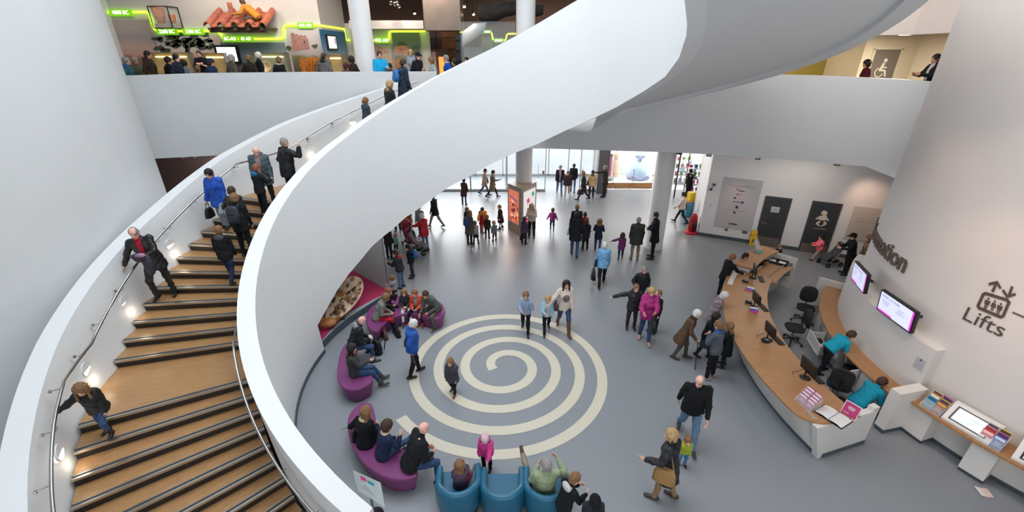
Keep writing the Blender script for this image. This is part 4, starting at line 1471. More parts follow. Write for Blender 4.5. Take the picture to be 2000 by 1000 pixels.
mb.loft([[Vector((h_.x + .1 * cos(a) * q, h_.y + .05 * sin(a), h_.z + z)) for a in [2 * pi * k / 12 for k in range(12)]] for z, q in ((-.02, .8), (.2, 1), (.42, 1.05))])
tag(obj('roof_tile', mb, TILE), 'single curved terracotta tile held up by the sculpted roofer', 'tile')
lamp('SPOT', 'roofer_spot', (st['hip'].x + 1.2, 17.6, 10.2), 260, (1, .55, .22), .1, aim=(st['hip'].x, 20.2, zc + .5), spot=26)
# glass wall case with two clay pots
q0, q1 = G(291, 12, 20.35), G(334, 55, 20.35)
wc, hc2 = q1.x - q0.x + .16, q0.z - q1.z
t = thing('display_case', 'glass wall case holding two orange clay pots', 'display case', (q0.x, 20.4, q1.z))
cx = (q0.x + q1.x) / 2
mb = MB()
for sx in (-1, 1):
 for sy in (20.35, 20.98):
  mb.box((cx + sx * wc / 2, sy, q1.z + hc2 / 2), (.03, .03, hc2))
for z in (q1.z, q0.z):
 for sy in (20.35, 20.98):
  mb.box((cx, sy, z), (wc, .03, .03))
 for sx in (-1, 1):
  mb.box((cx + sx * wc / 2, 20.66, z), (.03, .63, .03))
obj('frame', mb, DARKMET, t)
obj('shelf', MB().box((cx, 20.68, q1.z + .1), (wc - .06, .55, .16)), mat('case_plinth', '8A867C', .6), t)
obj('glass', MB().box((cx, 20.66, q1.z + hc2 / 2), (wc - .02, .6, hc2 - .02)), GLT, t)
CLAY = mat('clay_orange', 'A8673A', .8, noise=.2, scale=10, bump=.3, bscale=20)
for nm, lb, dx, s_ in (('clay_urn', 'tall ribbed clay urn in the wall case', -.2, 1), ('clay_beaker', 'small clay beaker beside the taller urn', .3, .55)):
 o = obj(nm, MB().lathe((cx + dx, 20.62, q1.z + .18), [(.0, 0), (.12 * s_, 0), (.2 * s_, .25 * s_), (.23 * s_, .45 * s_), (.22 * s_, .52 * s_), (.25 * s_, .6 * s_), (.21 * s_, .6 * s_), (.18 * s_, .4 * s_), (.0, .1 * s_)], 24), CLAY)
 tag(o, lb, 'pot')
lamp('SPOT', 'case_spot', (cx + .2, 18.2, 10.2), 80, (1, .72, .42), .1, aim=(cx, 20.6, q1.z + .4), spot=22)
# screens on the gallery wall
def screen(label, c, u, w, h, dark, lit, img, name='video_screen', estr=1.6, group=None, depth=.09):
 u = Vector(u).normalized()
 t = thing(name, label, 'screen', Vector(c), 0, group)
 mb = MB()
 slab(mb, c, u, UP, w, h, depth)
 obj('bezel', mb, dark, t)
 n = u.cross(UP)
 mb = MB()
 quad(mb, Vector(c) + n * (depth + .002), u, UP, w * .8, h * .78)
 m_ = [lit]
 for k, (col, x, y, ww, hh) in enumerate(img):
  m_.append(mat('screen_' + col, col, .3, emit=col, estr=estr * .8))
  quad(mb, Vector(c) + n * (depth + .004 + .001 * k) + u * x * w + UP * y * h, u, UP, ww * w, hh * h, k + 1)
 obj('display', mb, m_, t)
 return t
SCRW = mat('screen_white', 'EDEAF0', .3, emit='EDEAF0', estr=1.3)
screen('black wall screen with a white picture, left of centre of the sea mural', G(446, 106, 20.9), (1, 0, 0), 1.02, .72, BLACKP, SCRW, [('A9B4A4', -.05, -.2, .5, .2), ('D8C8C0', .1, .08, .3, .2)])
uu = (K2 - GW1)
screen('small black wall screen mounted on the blue sky mural', on_turn(647, 83) + Vector((0, -.1, 0)), uu, 1.2, .62, BLACKP, SCRW, [('E0C0B8', .05, -.1, .4, .3), ('5A4A6A', .3, .1, .12, .4)])
# lit showcases let into the wall below the murals
WARMB = mat('showcase_back', '9A8558', .6, noise=.2, scale=3, emit='C8A860', estr=.12)
PALEB = mat('showcase_back_pale', '7E8468', .6, noise=.2, scale=3, emit='A8AC80', estr=.12)
STRIP = mat('strip_light', 'FFFFFF', .4, emit='FFF0C0', estr=3)
def showcase(label, x0, x1, y0, m, Y=20.75):
 a, b = G(x0, y0, Y), G(x1, y0, Y)
 t = thing('showcase', label, 'showcase', (a.x, Y, F1))
 w, c = b.x - a.x, (a.x + b.x) / 2
 h = a.z - F1
 obj('cabinet', MB().box((c, Y + .12, F1 + h / 2), (w, .2, h)), m, t)
 mb = MB()
 for s_ in (-1, 1):
  mb.box((c + s_ * w / 2, Y - .02, F1 + h / 2), (.03, .26, h))
 mb.box((c, Y - .02, F1 + h), (w + .03, .26, .03))
 obj('frame', mb, mat('showcase_frame', '8E8A80', .5, .3), t)
 obj('strip_light', MB().box((c, Y - .02, F1 + h - .16), (w * .75, .04, .04)), STRIP, t)
 for z in (.55, .95):
  obj('shelf', MB().box((c, Y - .04, F1 + z), (w - .08, .16, .02)), GLT, t)
 return t, c, w
showcase('warm lit wall showcase under the tree mural, behind the man in the dark T-shirt', 396, 440, 104, WARMB)
showcase('warm lit wall showcase under the sunset and tree murals', 292, 372, 103, WARMB)
showcase('pale lit wall showcase with a bowl under the sea mural', 493, 560, 103, PALEB)
showcase('low warm showcase under the blue sky mural', 640, 668, 106, WARMB, 20.7)
o = obj('bowl', MB().lathe(Vector((0, 0, 0)), [(.0, .0), (.08, 0), (.2, .12), (.24, .2), (.22, .2), (.16, .1), (0, .04)], 24, M=Matrix.Rotation(rad(70), 3, 'X')), mat('bowl_cream', 'C8B488', .6, noise=.1, scale=8))
o.location = G(524, 133, 20.5)
tag(o, 'cream bowl tilted on edge in the pale showcase', 'bowl')
# sheaf of straw in front of the castle mural
c = G(606, 140, 20.2)
mb = MB()
random.seed(3)
for k in range(240):
 a, r_ = random.uniform(0, 2 * pi), random.uniform(.05, .42)
 p = Vector((c.x + r_ * cos(a) * .7, c.y + r_ * sin(a) * .5, F1))
 mb.tube([p, p + Vector((r_ * cos(a) * .1, 0, .9)), Vector((c.x + r_ * cos(a) * 1.25 + .1, c.y + r_ * sin(a) * .6, F1 + 1.3 + random.uniform(-.2, .25)))], .014, 4)
tag(obj('straw_sheaf', mb, mat('straw_orange', 'B8742E', .8, noise=.3, scale=14)), 'sheaf of orange straw in front of the castle mural', 'straw sheaf', kind='thing')
lamp('SPOT', 'straw_spot', (c.x, 17.8, 10.2), 160, (1, .5, .18), .1, aim=(c.x, 20.2, F1 + .8), spot=24)
# hanging metal block, passage with shelves and a lit case
BLKM = mat('burnished_panel', '80746C', .35, .35, noise=.12, scale=2)
p0, p1 = at_y(829, 60, 22.5), at_y(901, 60, 22.5)
t = thing('hanging_block', 'large burnished metal block hanging from the gallery ceiling', 'metal block', (p0.x, 23, p0.z))
obj('block_body', MB().box(((p0.x + p1.x) / 2, 23.1, (p0.z + 10.3) / 2), (p1.x - p0.x, 1.2, 10.3 - p0.z), bev=.02), BLKM, t)
for s_ in (-1, 1):
 obj('hanger', MB().tube([((p0.x + p1.x) / 2 + s_ * .7, 23.1, 10.25), ((p0.x + p1.x) / 2 + s_ * .7, 23.1, 10.34)], .02), STEEL, t)
YP = 26.0
WOODD = mat('dark_brown_wood', '5A3E2C', .5, noise=.25, scale=6, stretch=(1, 1, 6))
WOODO = mat('orange_brown_wood', '8A5A34', .5, noise=.2, scale=6)
for nm, lb, x0, x1, y0, m in (('bookcase', 'dark bookcase of purple and brown volumes in the passage under the metal block', 834, 850, 62, mat('dark_books', '463440', .6, noise=.4, scale=16)),
                              ('timber_panel', 'tall brown timber panel in the passage under the metal block', 862, 889, 62, WOODO),
                              ('blue_screen', 'narrow steel-blue screen at the right of the passage', 889, 899, 68, mat('steel_blue', '5E7488', .5, noise=.1, scale=4))):
 a, b = at_y(x0, y0, YP), at_y(x1, y0, YP)
 t = thing(nm, lb, nm.replace('_', ' '), ((a.x + b.x) / 2, YP, F1))
 h = a.z - F1
 mb = MB().box(((a.x + b.x) / 2, YP + .15, F1 + h / 2), (b.x - a.x, .3, h))
 obj('carcass', mb, m, t)
 mb = MB()
 for k in range(5):
  mb.box(((a.x + b.x) / 2, YP - .03, F1 + h * (k + .5) / 5), (b.x - a.x, .08, .05))
 obj('rails', mb, WOODD, t)
a, b = at_y(842, 95, 24.6), at_y(874, 95, 24.6)
t = thing('lit_cabinet', 'dark framed cabinet glowing orange in the passage, behind the grey-fleeced person', 'cabinet', ((a.x + b.x) / 2, 24.6, F1))
h = a.z - F1
obj('cabinet_body', MB().box(((a.x + b.x) / 2, 24.8, F1 + h / 2), (b.x - a.x, .4, h)), WOODD, t)
mb = MB()
quad(mb, ((a.x + b.x) / 2 + .08, 24.59, F1 + h * .45), (1, 0, 0), UP, (b.x - a.x) * .35, h * .7)
obj('lit_panel', mb, mat('amber_glow', 'E08A3C', .5, emit='E0873A', estr=1.2), t)
mb = MB()
quad(mb, ((a.x + b.x) / 2 - .32, 24.585, F1 + h * .5), (1, 0, 0), UP, (b.x - a.x) * .28, h * .85)
obj('pink_sheet', mb, mat('pale_pink_print', 'D8B4A8', .6, noise=.1, scale=6), t)
# tall glass case at the right with cloth inside
a, b = at_y(899, 42, 21.6), at_y(1006, 42, 21.6)
t = thing('glass_case', 'tall clear glass case with a hanging white sail, beside the second column', 'glass case', (a.x, 22, F1))
cx, wz = (a.x + b.x) / 2, a.z - F1
obj('glass', MB().box((cx, 22.2, F1 + wz / 2), (b.x - a.x, 1.2, wz)), GLT, t)
mb = MB()
for sx in (-1, 1):
 for sy in (21.6, 22.8):
  mb.box((cx + sx * (b.x - a.x) / 2, sy, F1 + wz / 2), (.025, .025, wz))
obj('edge', mb, STEEL, t)
obj('case_base', MB().box((cx, 22.2, F1 + .15), (b.x - a.x, 1.15, .3)), DARKMET, t)
mb = MB()
A_ = [at_y(903, 62, 22.2), at_y(925, 46, 22.2), at_y(950, 44, 22.2)]
B_ = [at_y(903, 92, 22.2), at_y(925, 78, 22.2), at_y(946, 62, 22.2)]
mb.sheet(A_, B_, 0)
sail = obj('sail', mb, mat('sail_cloth', 'C9D0D2', .8, noise=.05, scale=6))
sail.modifiers.new('thick', 'SOLIDIFY').thickness = .02
tag(sail, 'white cloth sail hanging inside the tall glass case', 'sail')
mb = MB()
for x0, x1, y0, m in ((905, 940, 92, 0), (940, 962, 72, 1), (962, 990, 84, 2)):
 a, b = at_y(x0, y0, 24.3), at_y(x1, y0, 24.3)
 h = a.z - F1
 mb.box(((a.x + b.x) / 2, 24.3, F1 + h / 2), (b.x - a.x, .1, h), m=m)
o = obj('exhibit_boards', mb, [mat('board_grey_blue', '7C868C', .7, noise=.15, scale=3), mat('board_grey_green', '7E8474', .7, noise=.15, scale=3), mat('board_olive', '5E624E', .7, noise=.15, scale=3)])
tag(o, 'row of joined grey and olive exhibit boards behind the tall glass case', 'exhibit boards')
mb = MB().add([(at_y(838, 60, 27).x, 27.2, F1), (8, 27.2, F1), (8, 27.2, 10.4), (at_y(838, 60, 27).x, 27.2, 10.4)], [(0, 1, 2, 3)])
struct('wall_passage', mb, DKW)
# hanging dark log
a, b = at_y(935, 22, 22.5), at_y(1061, 16, 22.5)
t = thing('hanging_log', 'long black weathered log hanging under the gallery ceiling', 'log', a)
rings = []
random.seed(5)
for k in range(15):
 f = k / 14
 p = a.lerp(b, f) + UP * (-.16 * sin(f * 9) * .5 - .02)
 r_ = .36 * (1 - .35 * f) * (1 + random.uniform(-.08, .08))
 rings.append([p + Vector((0, cos(2 * pi * j / 14) * r_, sin(2 * pi * j / 14) * r_ * (1 + random.uniform(-.12, .12)))) for j in range(14)])
obj('log_body', MB().loft(rings), mat('black_bog_oak', '2A2624', .8, noise=.4, scale=7, bump=.8, bscale=9, stretch=(.3, 1, 1)), t)
for f in (.2, .78):
 p = a.lerp(b, f)
 obj('hanger', MB().tube([p + UP * .25, Vector((p.x, p.y, 10.3))], .02, 8), DARKMET, t)
o = obj('blue_banner', MB().box((at_y(955, 36, 23.2).x, 23.2, at_y(955, 36, 23.2).z), (.75, .04, .5)), mat('banner_blue', '1E5A82', .6, noise=.1, scale=4))
tag(o, 'small blue banner under the hanging dark log', 'banner')
obj('fixing', MB().tube([Vector((at_y(955, 36, 23.2).x, 23.2, at_y(955, 28, 23.2).z)), Vector((at_y(955, 36, 23.2).x, 23.2, 10.3))], .012, 6), DARKMET, o).matrix_parent_inverse = Matrix.Identity(4)
BULB = mat('hot_bulb', 'FFFFFF', .4, emit='FFE0B0', estr=12)
def ceiling_spot(label, x, y, Y=22.4, power=60, aim=None, zc_=None, r=.07, glow=True, group='track spots'):
 p = at_y(x, y, Y)
 t = thing('spotlight', label, 'spotlight', p, 0, group)
 top = zc_ or 10.3
 d = (Vector(aim) - p).normalized() if aim else Vector((.2, -.5, -.85)).normalized()
 Q = d.to_track_quat('Z', 'Y').to_matrix()
 obj('can', MB().lathe(p - d * .16, [(.0, 0), (r * .8, 0), (r, .06), (r, .15)], 16, M=Q), STEEL, t)
 obj('lens', MB().lathe(p - d * .02, [(r * .9, 0), (r * .8, .02), (.0, .03)], 16, M=Q), BULB, t)
 if top - p.z > .1:
  obj('stem', MB().tube([p - d * .1, Vector((p.x, p.y, top)) - UP * 0], .012, 6), DARKMET, t)
 if power:
  l_ = lamp('SPOT', 'spot', p + d * .08, power, (1, .78, .52), .05, aim=p + d, spot=70)
  l_.parent = t
  l_.matrix_parent_inverse = parent_inv(t)
 return t
for k, (x, y) in enumerate(((763, 8), (771, 10), (777, 9), (780, 14))):
 ceiling_spot(['leftmost of four clustered ceiling spots', 'second of four clustered ceiling spots', 'third of four clustered ceiling spots', 'lowest of four clustered ceiling spots'][k], x, y, 22.4, 90 if k in (0, 3) else 0, aim=(at_y(x, y, 22.4).x + (k - 1.5) * .8, 23.9, 7))
ceiling_spot('single ceiling spot left of the hanging metal block', 810, 27, 25.5, 60)
ceiling_spot('ceiling spot just right of the hanging metal block', 907, 14, 22.4, 80)
ceiling_spot('ceiling spot left of the end of the hanging log', 925, 29, 25.0, 50)
# light of the gallery itself: warm display lighting
for x in (-12, -8.5, -5):
 lamp('AREA', 'gallery_wash', (x, 18.6, 10.6), 80, (1, .80, .64), 2.6, aim=(x, 21, 6.6), size_y=.5)
lamp('AREA', 'gallery_room', (1.5, 24.5, 10.1), 80, (1, .80, .66), 6, aim=(1.5, 25.5, 0), size_y=3)
lamp('AREA', 'gallery_mid', (-4, 21.5, 10.1), 45, (1, .80, .62), 3, aim=(-4, 24.5, 7), size_y=1)
# ---------------------------------------------------------------- upper right: corridor with the accessible toilet
RB = lambda x, y, Y=17.6: at_y(x, y, Y)
CRW = mat('corridor_cream', 'D8CFBC', .6, noise=.01, scale=3)
xr = at_y(1788, 110, 17.6).x
xl = at_y(1684, 110, 17.6).x
mb = MB().add([(xl, 17.6, F1), (xr, 17.6, F1), (xr, 17.6, 9), (xl, 17.6, 9)], [(0, 1, 2, 3)])
mb.add([(xr, 17.6, F1), (xr + .9, 15.2, F1), (xr + .9, 15.2, 9), (xr, 17.6, 9)], [(0, 1, 2, 3)])
mb.add([(xl, 17.6, F1), (xl, 20, F1), (xl, 20, 9), (xl, 17.6, 9)], [(3, 2, 1, 0)])
struct('wall_corridor', mb, CRW)
mb = MB().add([(9, 19.5, F1), (xl + 2, 19.5, F1), (xl + 2, 19.5, 10.4), (9, 19.5, 10.4)], [(0, 1, 2, 3)])
struct('wall_olive', mb, mat('olive_ochre', '8A7A34', .6, noise=.04, scale=2))
h0 = at_plane(1790, 66, FB[4], (FB[5] - FB[4]).normalized())
mb = MB()
o_ = offs(FB, .12)
A_ = [Vector((p.x, p.y, 7.86)) for p in o_[1:]]
mb.sheet(A_, [Vector((p.x, p.y, 14)) for p in A_], 0, False)
B_ = [p + Vector((.25, .3, 0)) for p in A_]
mb.sheet(B_, A_, 0, False)
struct('wall_upper_right', mb, mat('upper_wall_blush', 'D8CCC4', .6, noise=.01, scale=2))
mb = MB().prism([(p.x, p.y) for p in offs(FB, .5)[3:]] + [(16.5, 12.2), (16.5, 20), (9, 20)], 7.97, 8.05)
struct('ceiling_corridor', mb, CRW)
t = thing('door_3', None, None, RB(1735, 150))
t['kind'] = 'structure'
a, b = RB(1709, 97), RB(1758, 97)
z1 = a.z
GDOOR = mat('grey_door', '77706A', .5, noise=.03, scale=6)
obj('leaf', MB().box(((a.x + b.x) / 2, 17.57, (F1 + z1) / 2), (b.x - a.x, .06, z1 - F1)), GDOOR, t)
mb = MB()
for x in (a.x - .04, b.x + .04):
 mb.box((x, 17.57, (F1 + z1) / 2), (.07, .09, z1 - F1 + .06))
mb.box(((a.x + b.x) / 2, 17.57, z1 + .04), (b.x - a.x + .15, .09, .07))
obj('frame', mb, CRW, t)
pc_ = RB(1718.4, 132.4)
mb = MB()
S = .011 * 2.0
ic = lambda x, y: Vector((pc_.x + (x - 560) * S * .118, 17.53, pc_.z - (y - 660) * S * .118))
disc(mb, ic(590, 563), (1, 0, 0), UP, .066)
def strip(mb, pts, w, y=17.53, m=0):
 for p, q in zip(pts[:-1], pts[1:]):
  d = (q - p).normalized()
  s_ = Vector((d.z, 0, -d.x)) * w / 2
  mb.add([p - s_, q - s_, q + s_, p + s_], [(0, 1, 2, 3)], m)
  for e in (p, q):
   disc(mb, e, (1, 0, 0), UP, w / 2, m, .0012, 12)
e_ = Vector((0, .003, 0))
strip(mb, [ic(577, 610), ic(552, 690)], .09)
strip(mb, [ic(556, 655) - e_, ic(630, 655) - e_], .045)
strip(mb, [ic(552, 690) - e_ * 2, ic(622, 697) - e_ * 2], .06)
strip(mb, [ic(622, 697) - e_ * 3, ic(645, 765) - e_ * 3], .06)
disc(mb, ic(545, 720) - e_ * 4, (1, 0, 0), UP, .17, 0, 0, 24, .135, rad(110), rad(345))
obj('wheelchair_symbol', mb, mat('symbol_white', 'E8E2D6', .5), t)
o = obj('ceiling_light', MB().lathe(Vector((0, 0, 0)), [(.16, 0), (.16, .05), (.12, .06)], 24), mat('lit_downlight', 'FFFFFF', .4, emit='FFF4DC', estr=9))
o.location = (at_y(1767, 69, 16.0).x, 16.0, 7.915)
tag(o, 'round lit ceiling light in the upper right corridor', 'ceiling light')
lamp('AREA', 'corridor_light', (at_y(1767, 69, 15.6).x, 15.6, 7.88), 120, (1, .88, .68), .5, aim=(at_y(1767, 69, 15.6).x, 15.9, 0))
lamp('AREA', 'corridor_light', (10.4, 18.0, 7.9), 70, (1, .84, .6), .8, aim=(11, 19.4, 6))
o = obj('sensor', MB().box(RB(1738, 79) - Vector((0, .04, 0)), (.1, .06, .08), bev=.01), CRW)
tag(o, 'small cream sensor on the wall above the grey toilet door', 'sensor')
# ---------------------------------------------------------------- entrance glazing, lobby and shop window
YE = 24.85
ex = lambda x, y=373: at_z(x, y, 0).x * YE / at_z(x, y, 0).y
PANE = mat('entrance_glass', 'E8F0F0', .03, alpha=.07, spec=.6)
FRM = mat('door_frame_grey', 'A4A8AC', .4, .2, noise=.04, scale=20)
def bay(name, x0, x1, rail=True, y=YE):
 t = thing(name, None, None, (x0, y, 0))
 t['kind'] = 'structure'
 mb = MB()
 for x in (x0, x1):
  mb.box((x, y, 2.05), (.045, .08, 4.1))
 if rail:
  mb.box(((x0 + x1) / 2, y, .07), (x1 - x0, .1, .14))
  mb.box(((x0 + x1) / 2, y, 4.0), (x1 - x0, .1, .14))
 obj('frame', mb, FRM, t)
 obj('pane', MB().box(((x0 + x1) / 2, y, 2.05), (x1 - x0 - .08, .015, 3.9)), PANE, t)
 return t
bay('window_1', -9.1, ex(919, 371))
bay('window_2', ex(919, 371) + .04, ex(989, 372))
bay('window_3', ex(989, 372) + .05, ex(1022, 372))
t = bay('door_4', ex(1023, 372) + .04, ex(1064, 373))
obj('push_plate', MB().box((ex(1062, 373) - .06, YE - .07, 1.15), (.12, .05, .22)), STEEL, t)
t = bay('door_5', ex(1131, 373), ex(1131, 373) + 1.1)
obj('push_plate', MB().box((ex(1131, 373) + .12, YE - .07, 1.15), (.12, .05, .22)), STEEL, t)
mb = MB().box((ex(1096, 373), YE, 3.35), (ex(1131, 373) - ex(1064, 373), .12, .1))
struct('trim_5', mb, FRM)
# dark door jamb block
JMB = mat('jamb_grey', '6E6F72', .5, .2, noise=.06, scale=4)
struct('wall_jamb', MB().box((ex(1172, 377), YE - .15, 2.05), (.62, .55, 4.1)), JMB)
# lobby floor, outside ground
struct('floor_lobby', MB().add([(-14, 25.2, .0), (6.0, 25.2, .0), (6.0, 28.4, .0), (-14, 28.4, .0)], [(0, 1, 2, 3)]), mat('lobby_floor', '8A9096', .4, noise=.06, scale=40))
struct('ground', MB().add([(-60, 28.4, -.02), (60, 28.4, -.02), (60, 120, -.02), (-60, 120, -.02)], [(0, 1, 2, 3)]), mat('pale_paving', 'DCDDDC', .8, noise=.04, scale=1.5))
mb = MB()
for x in (-6.5, -4.2, -2.4, -.6, 1.1, 2.4, 3.7):
 mb.box((x, 28.4, 2.05), (.06, .08, 4.1))
mb.box((-2, 28.4, .06), (15, .08, .12))
struct('window_4', mb, FRM)
struct('ceiling_lobby', MB().box((-1, 26.8, 4.2), (20, 3.4, .1)), CEIL)
lamp('AREA', 'daylight_through_doors', (-1.5, 27.5, 3.4), 800, (.96, .98, 1), 9, aim=(-1.5, 19, 0), size_y=2.2)
# free standing posts with round bases
for k, (x, y, top, lb, red) in enumerate(((914, 353, 345, 'slim barrier post behind the glass at the far left of the lobby', 0), (987, 365, 340, 'slim barrier post just left of the poster kiosk column', 0),
                                      (1051, 351, 322, 'slim barrier post in the lobby right of the column', 0), (1196, 369, 338, 'slim post with a pink top before the cream gown', 1),
                                      (1234, 369, 332, 'slim post with a pink top before the blue gown', 1), (1272, 370, 342, 'slim post with a pink top beside the right hand column', 1))):
 p = at_z(x, y, 0)
 h = min(1.15, z_over(x, top, p))
 t = thing('post', lb, 'post', p, 0, 'barrier posts')
 obj('base', MB().lathe(p, [(.17, 0), (.17, .012), (.05, .03)], 24), mat('post_base', 'D8D8D8', .4, .3), t)
 obj('pole', MB().tube([p + UP * .02, p + UP * h], .018, 10), STEEL, t)
 obj('cap', MB().ball(p + UP * h, .045 if red else .028, 12), mat('pink_cap', 'D86A94', .5) if red else STEEL, t)
# shop window: low wooden stage, two gowns on stands, white backdrop
p0, p1 = at_z(1184, 367, 0), at_z(1274, 368, 0)
ys = (p0.y + p1.y) / 2
cx, w = (p0.x + p1.x) / 2, p1.x - p0.x
BOX = mat('honey_wood', 'C08A52', .45, noise=.12, scale=3, stretch=(.4, 3, 6))
t = thing('display_stage', 'low honey-coloured wooden stage in the shop window', 'stage', (cx, ys, 0))
obj('front', MB().box((cx, ys + .9, .17), (w, 1.8, .28)), BOX, t)
obj('top', MB().box((cx, ys + .9, .325), (w, 1.8, .03)), WHITE, t)
obj('kick_strip', MB().box((cx, ys + .9, .015), (w - .06, 1.75, .03)), BLACKP, t)
struct('wall_display', MB().box((cx - .1, ys + 1.9, 2.05), (w + .6, .06, 4.1)), WHITE)
struct('window_5', MB().box((cx, ys - .04, 2.2), (w + .2, .02, 3.8)), PANE)
lamp('AREA', 'shop_window_light', (cx, ys + .6, 3.9), 130, (1, .97, .94), 2.2, aim=(cx, ys + 1.1, 0), size_y=1)
def gown(label, x, y, z, h, col, trim, ball):
 t = thing('gown', label, 'gown', (x, y, z))
 k = h / 1.62
 rg = []
 n = 48
 prof = [(.98, .12, .09), (1.06, .125, .10), (1.2, .15, .115), (1.32, .155, .11), (1.38, .13, .09)]
 skirt = [(.02, .62, .56), (.1, .60, .54), (.3, .54, .48), (.55, .44, .39), (.75, .32, .28), (.9, .18, .15), (.98, .12, .09)] if ball else [(.02, .27, .25), (.3, .22, .2), (.6, .19, .15), (.8, .18, .14), (.98, .12, .09)]
 for zz, rx, ry in skirt:
  am = .05 * max(0, 1 - zz)
  rg.append([Vector((x + k * rx * cos(a) * (1 + am * cos(16 * a)), y + k * ry * sin(a) * (1 + am * cos(16 * a)), z + k * zz)) for a in [2 * pi * i / n for i in range(n)]])
 obj('skirt', MB().loft(rg), col, t)
 rg = [[Vector((x + k * rx * cos(a), y + k * ry * sin(a), z + k * zz)) for a in [2 * pi * i / 24 for i in range(24)]] for zz, rx, ry in prof]
 obj('bodice', MB().loft(rg), col, t)
 if ball:
  mb = MB()
  for s_ in (-1, 1):
   mb.ball((x + s_ * .2 * k, y, z + 1.3 * k), (.09 * k, .08 * k, .1 * k), 16)
  obj('puff_sleeves', mb, col, t)
  mb = MB()
  for i in range(26):
   a = -pi * i / 25
   mb.ball((x + k * .6 * cos(a), y + k * .55 * sin(a), z + (.16 + .08 * sin(5 * a)) * k), (.07 * k, .06 * k, .05 * k), 8)
  for i in range(5):
   mb.ball((x - .04 + .02 * i, y - k * .13, z + (1.1 + .04 * i) * k), .035 * k, 8)
  obj('flounce', mb, trim, t)
 mb = MB().tube([(x, y, z), (x, y, z + 1.0 * k)], .02, 8).tube([(x, y, z + 1.36 * k), (x, y, z + 1.5 * k)], [.05 * k, .04 * k], 12).ball((x, y, z + 1.52 * k), .05 * k, 12)
 obj('stand', mb, mat('stand_cream', 'D8CDBE', .6), t)
 return t
gx = lambda x: at_y(x, 340, ys + .95).x
gown('pale blue full-skirted gown with puff sleeves on the shop window stage', gx(1246), ys + .95, .34, 1.72, mat('gown_blue', 'A8C4DA', .6, noise=.12, scale=6, bump=.3, bscale=20), mat('gown_lilac', 'A99AC8', .7, noise=.2, scale=12), True)
gown('slim cream gown on a stand, left in the shop window', at_y(1201, 340, ys + 1.4).x, ys + 1.45, .34, 1.72, mat('gown_cream', 'D8C4A8', .6, noise=.1, scale=8, bump=.3, bscale=24), WHITE, False)
o = obj('pink_textile', MB().box((at_y(1188, 330, ys + .9).x, ys + .9, 1.05), (.36, .06, 1.3)), mat('pink_cloth', 'C86A92', .8, noise=.25, scale=10))
o2 = obj('hanging_rail', MB().box((at_y(1188, 312, ys + .9).x, ys + .9, 1.78), (.5, .07, .16)), mat('rail_brown', '8A5A48', .6, noise=.2, scale=10), o)
tag(o, 'pink textile hanging at the left of the shop window', 'textile')
tag(obj('folded_cloth', MB().ball((at_y(1190, 352, ys + .5).x, ys + .5, .45), (.22, .2, .12), 16), mat('teal_grey_cloth', '7E9490', .8, noise=.1, scale=8)), 'folded teal-grey cloth on the stage behind the suited man', 'cloth')
# shop on the right: glass leaf, shelves of goods
p = at_z(1336, 420, 0)
sx = at_y(1318, 300, 22.2).x
t = thing('door_6', None, None, at_z(1316, 388, 0))
t['kind'] = 'structure'
q0, q1 = at_z(1316, 386, 0), at_z(1331, 398, 0)
obj('frame', MB().tube([q0, q0 + UP * 3.2], .045, 8), DARKMET, t)
obj('frame', MB().tube([q1, q1 + UP * 3.2], .03, 8), STEEL, t)
d = (q1 - q0)
mb = MB()
slab(mb, (q0 + q1) / 2 + UP * 1.6, d, UP, d.length, 3.2, .015)
obj('pane', mb, PANE, t)
struct('floor_shop', MB().add([(5.0, 25.2, .001), (14, 25.2, .001), (14, 32, .001), (5.0, 32, .001)], [(0, 1, 2, 3)]), mat('shop_floor', 'C9CACB', .4, noise=.03, scale=20))
struct('wall_shop_far', MB().add([(5.5, 29.5, 0), (15, 29.5, 0), (15, 29.5, 4.1), (5.5, 29.5, 4.1)], [(0, 1, 2, 3)]), WHITE)
struct('ceiling_shop', MB().box((10, 27.5, 4.2), (10, 5, .1)), CEIL)
lamp('AREA', 'shop_light', (10.2, 27.0, 3.9), 320, (1, .98, .95), 3, aim=(10.2, 27.2, 0), size_y=2)
random.seed(11)
for k, (x, y, Y, w, h, lb) in enumerate(((1328, 350, 26.5, .9, 1.5, 'white shelf of small goods behind the shop door'), (1352, 362, 24.5, .8, 1.3, 'white shelf of pink and yellow goods at the shop entrance'))):
 c = at_y(x, y, Y)
 t = thing('shop_shelf', lb, 'shelf', (c.x, Y, 0))
 mb = MB()
 for z in (.1, .55, 1.0, 1.45):
  mb.box((c.x, Y, z), (w, .4, .03))
 for s_ in (-1, 1):
  mb.box((c.x + s_ * w / 2, Y, .75), (.03, .4, 1.5))
 obj('rack', mb, WHITE, t)
 cols = ['C8507A', '4A7A9A', 'D8B23A', '7A9A5A', 'A8583A', '5A4A7A', 'D88AA8']
 for i in range(12):
  z = (.12, .57, 1.02, 1.47)[i % 4]
  cc = random.choice(cols)
  bx_ = obj('boxed_goods', MB().box((c.x - w * .36 + w * .36 * (i // 4), Y - .05, z + .12), (.16, .16, random.uniform(.14, .24)), bev=.01), mat('goods_' + cc, cc, .6, noise=.1, scale=10))
  tag(bx_, 'small coloured boxed goods on the white shelf ' + ('behind the shop door' if k == 0 else 'at the shop entrance'), 'goods', 'goods on the shop shelf ' + str(k + 1))
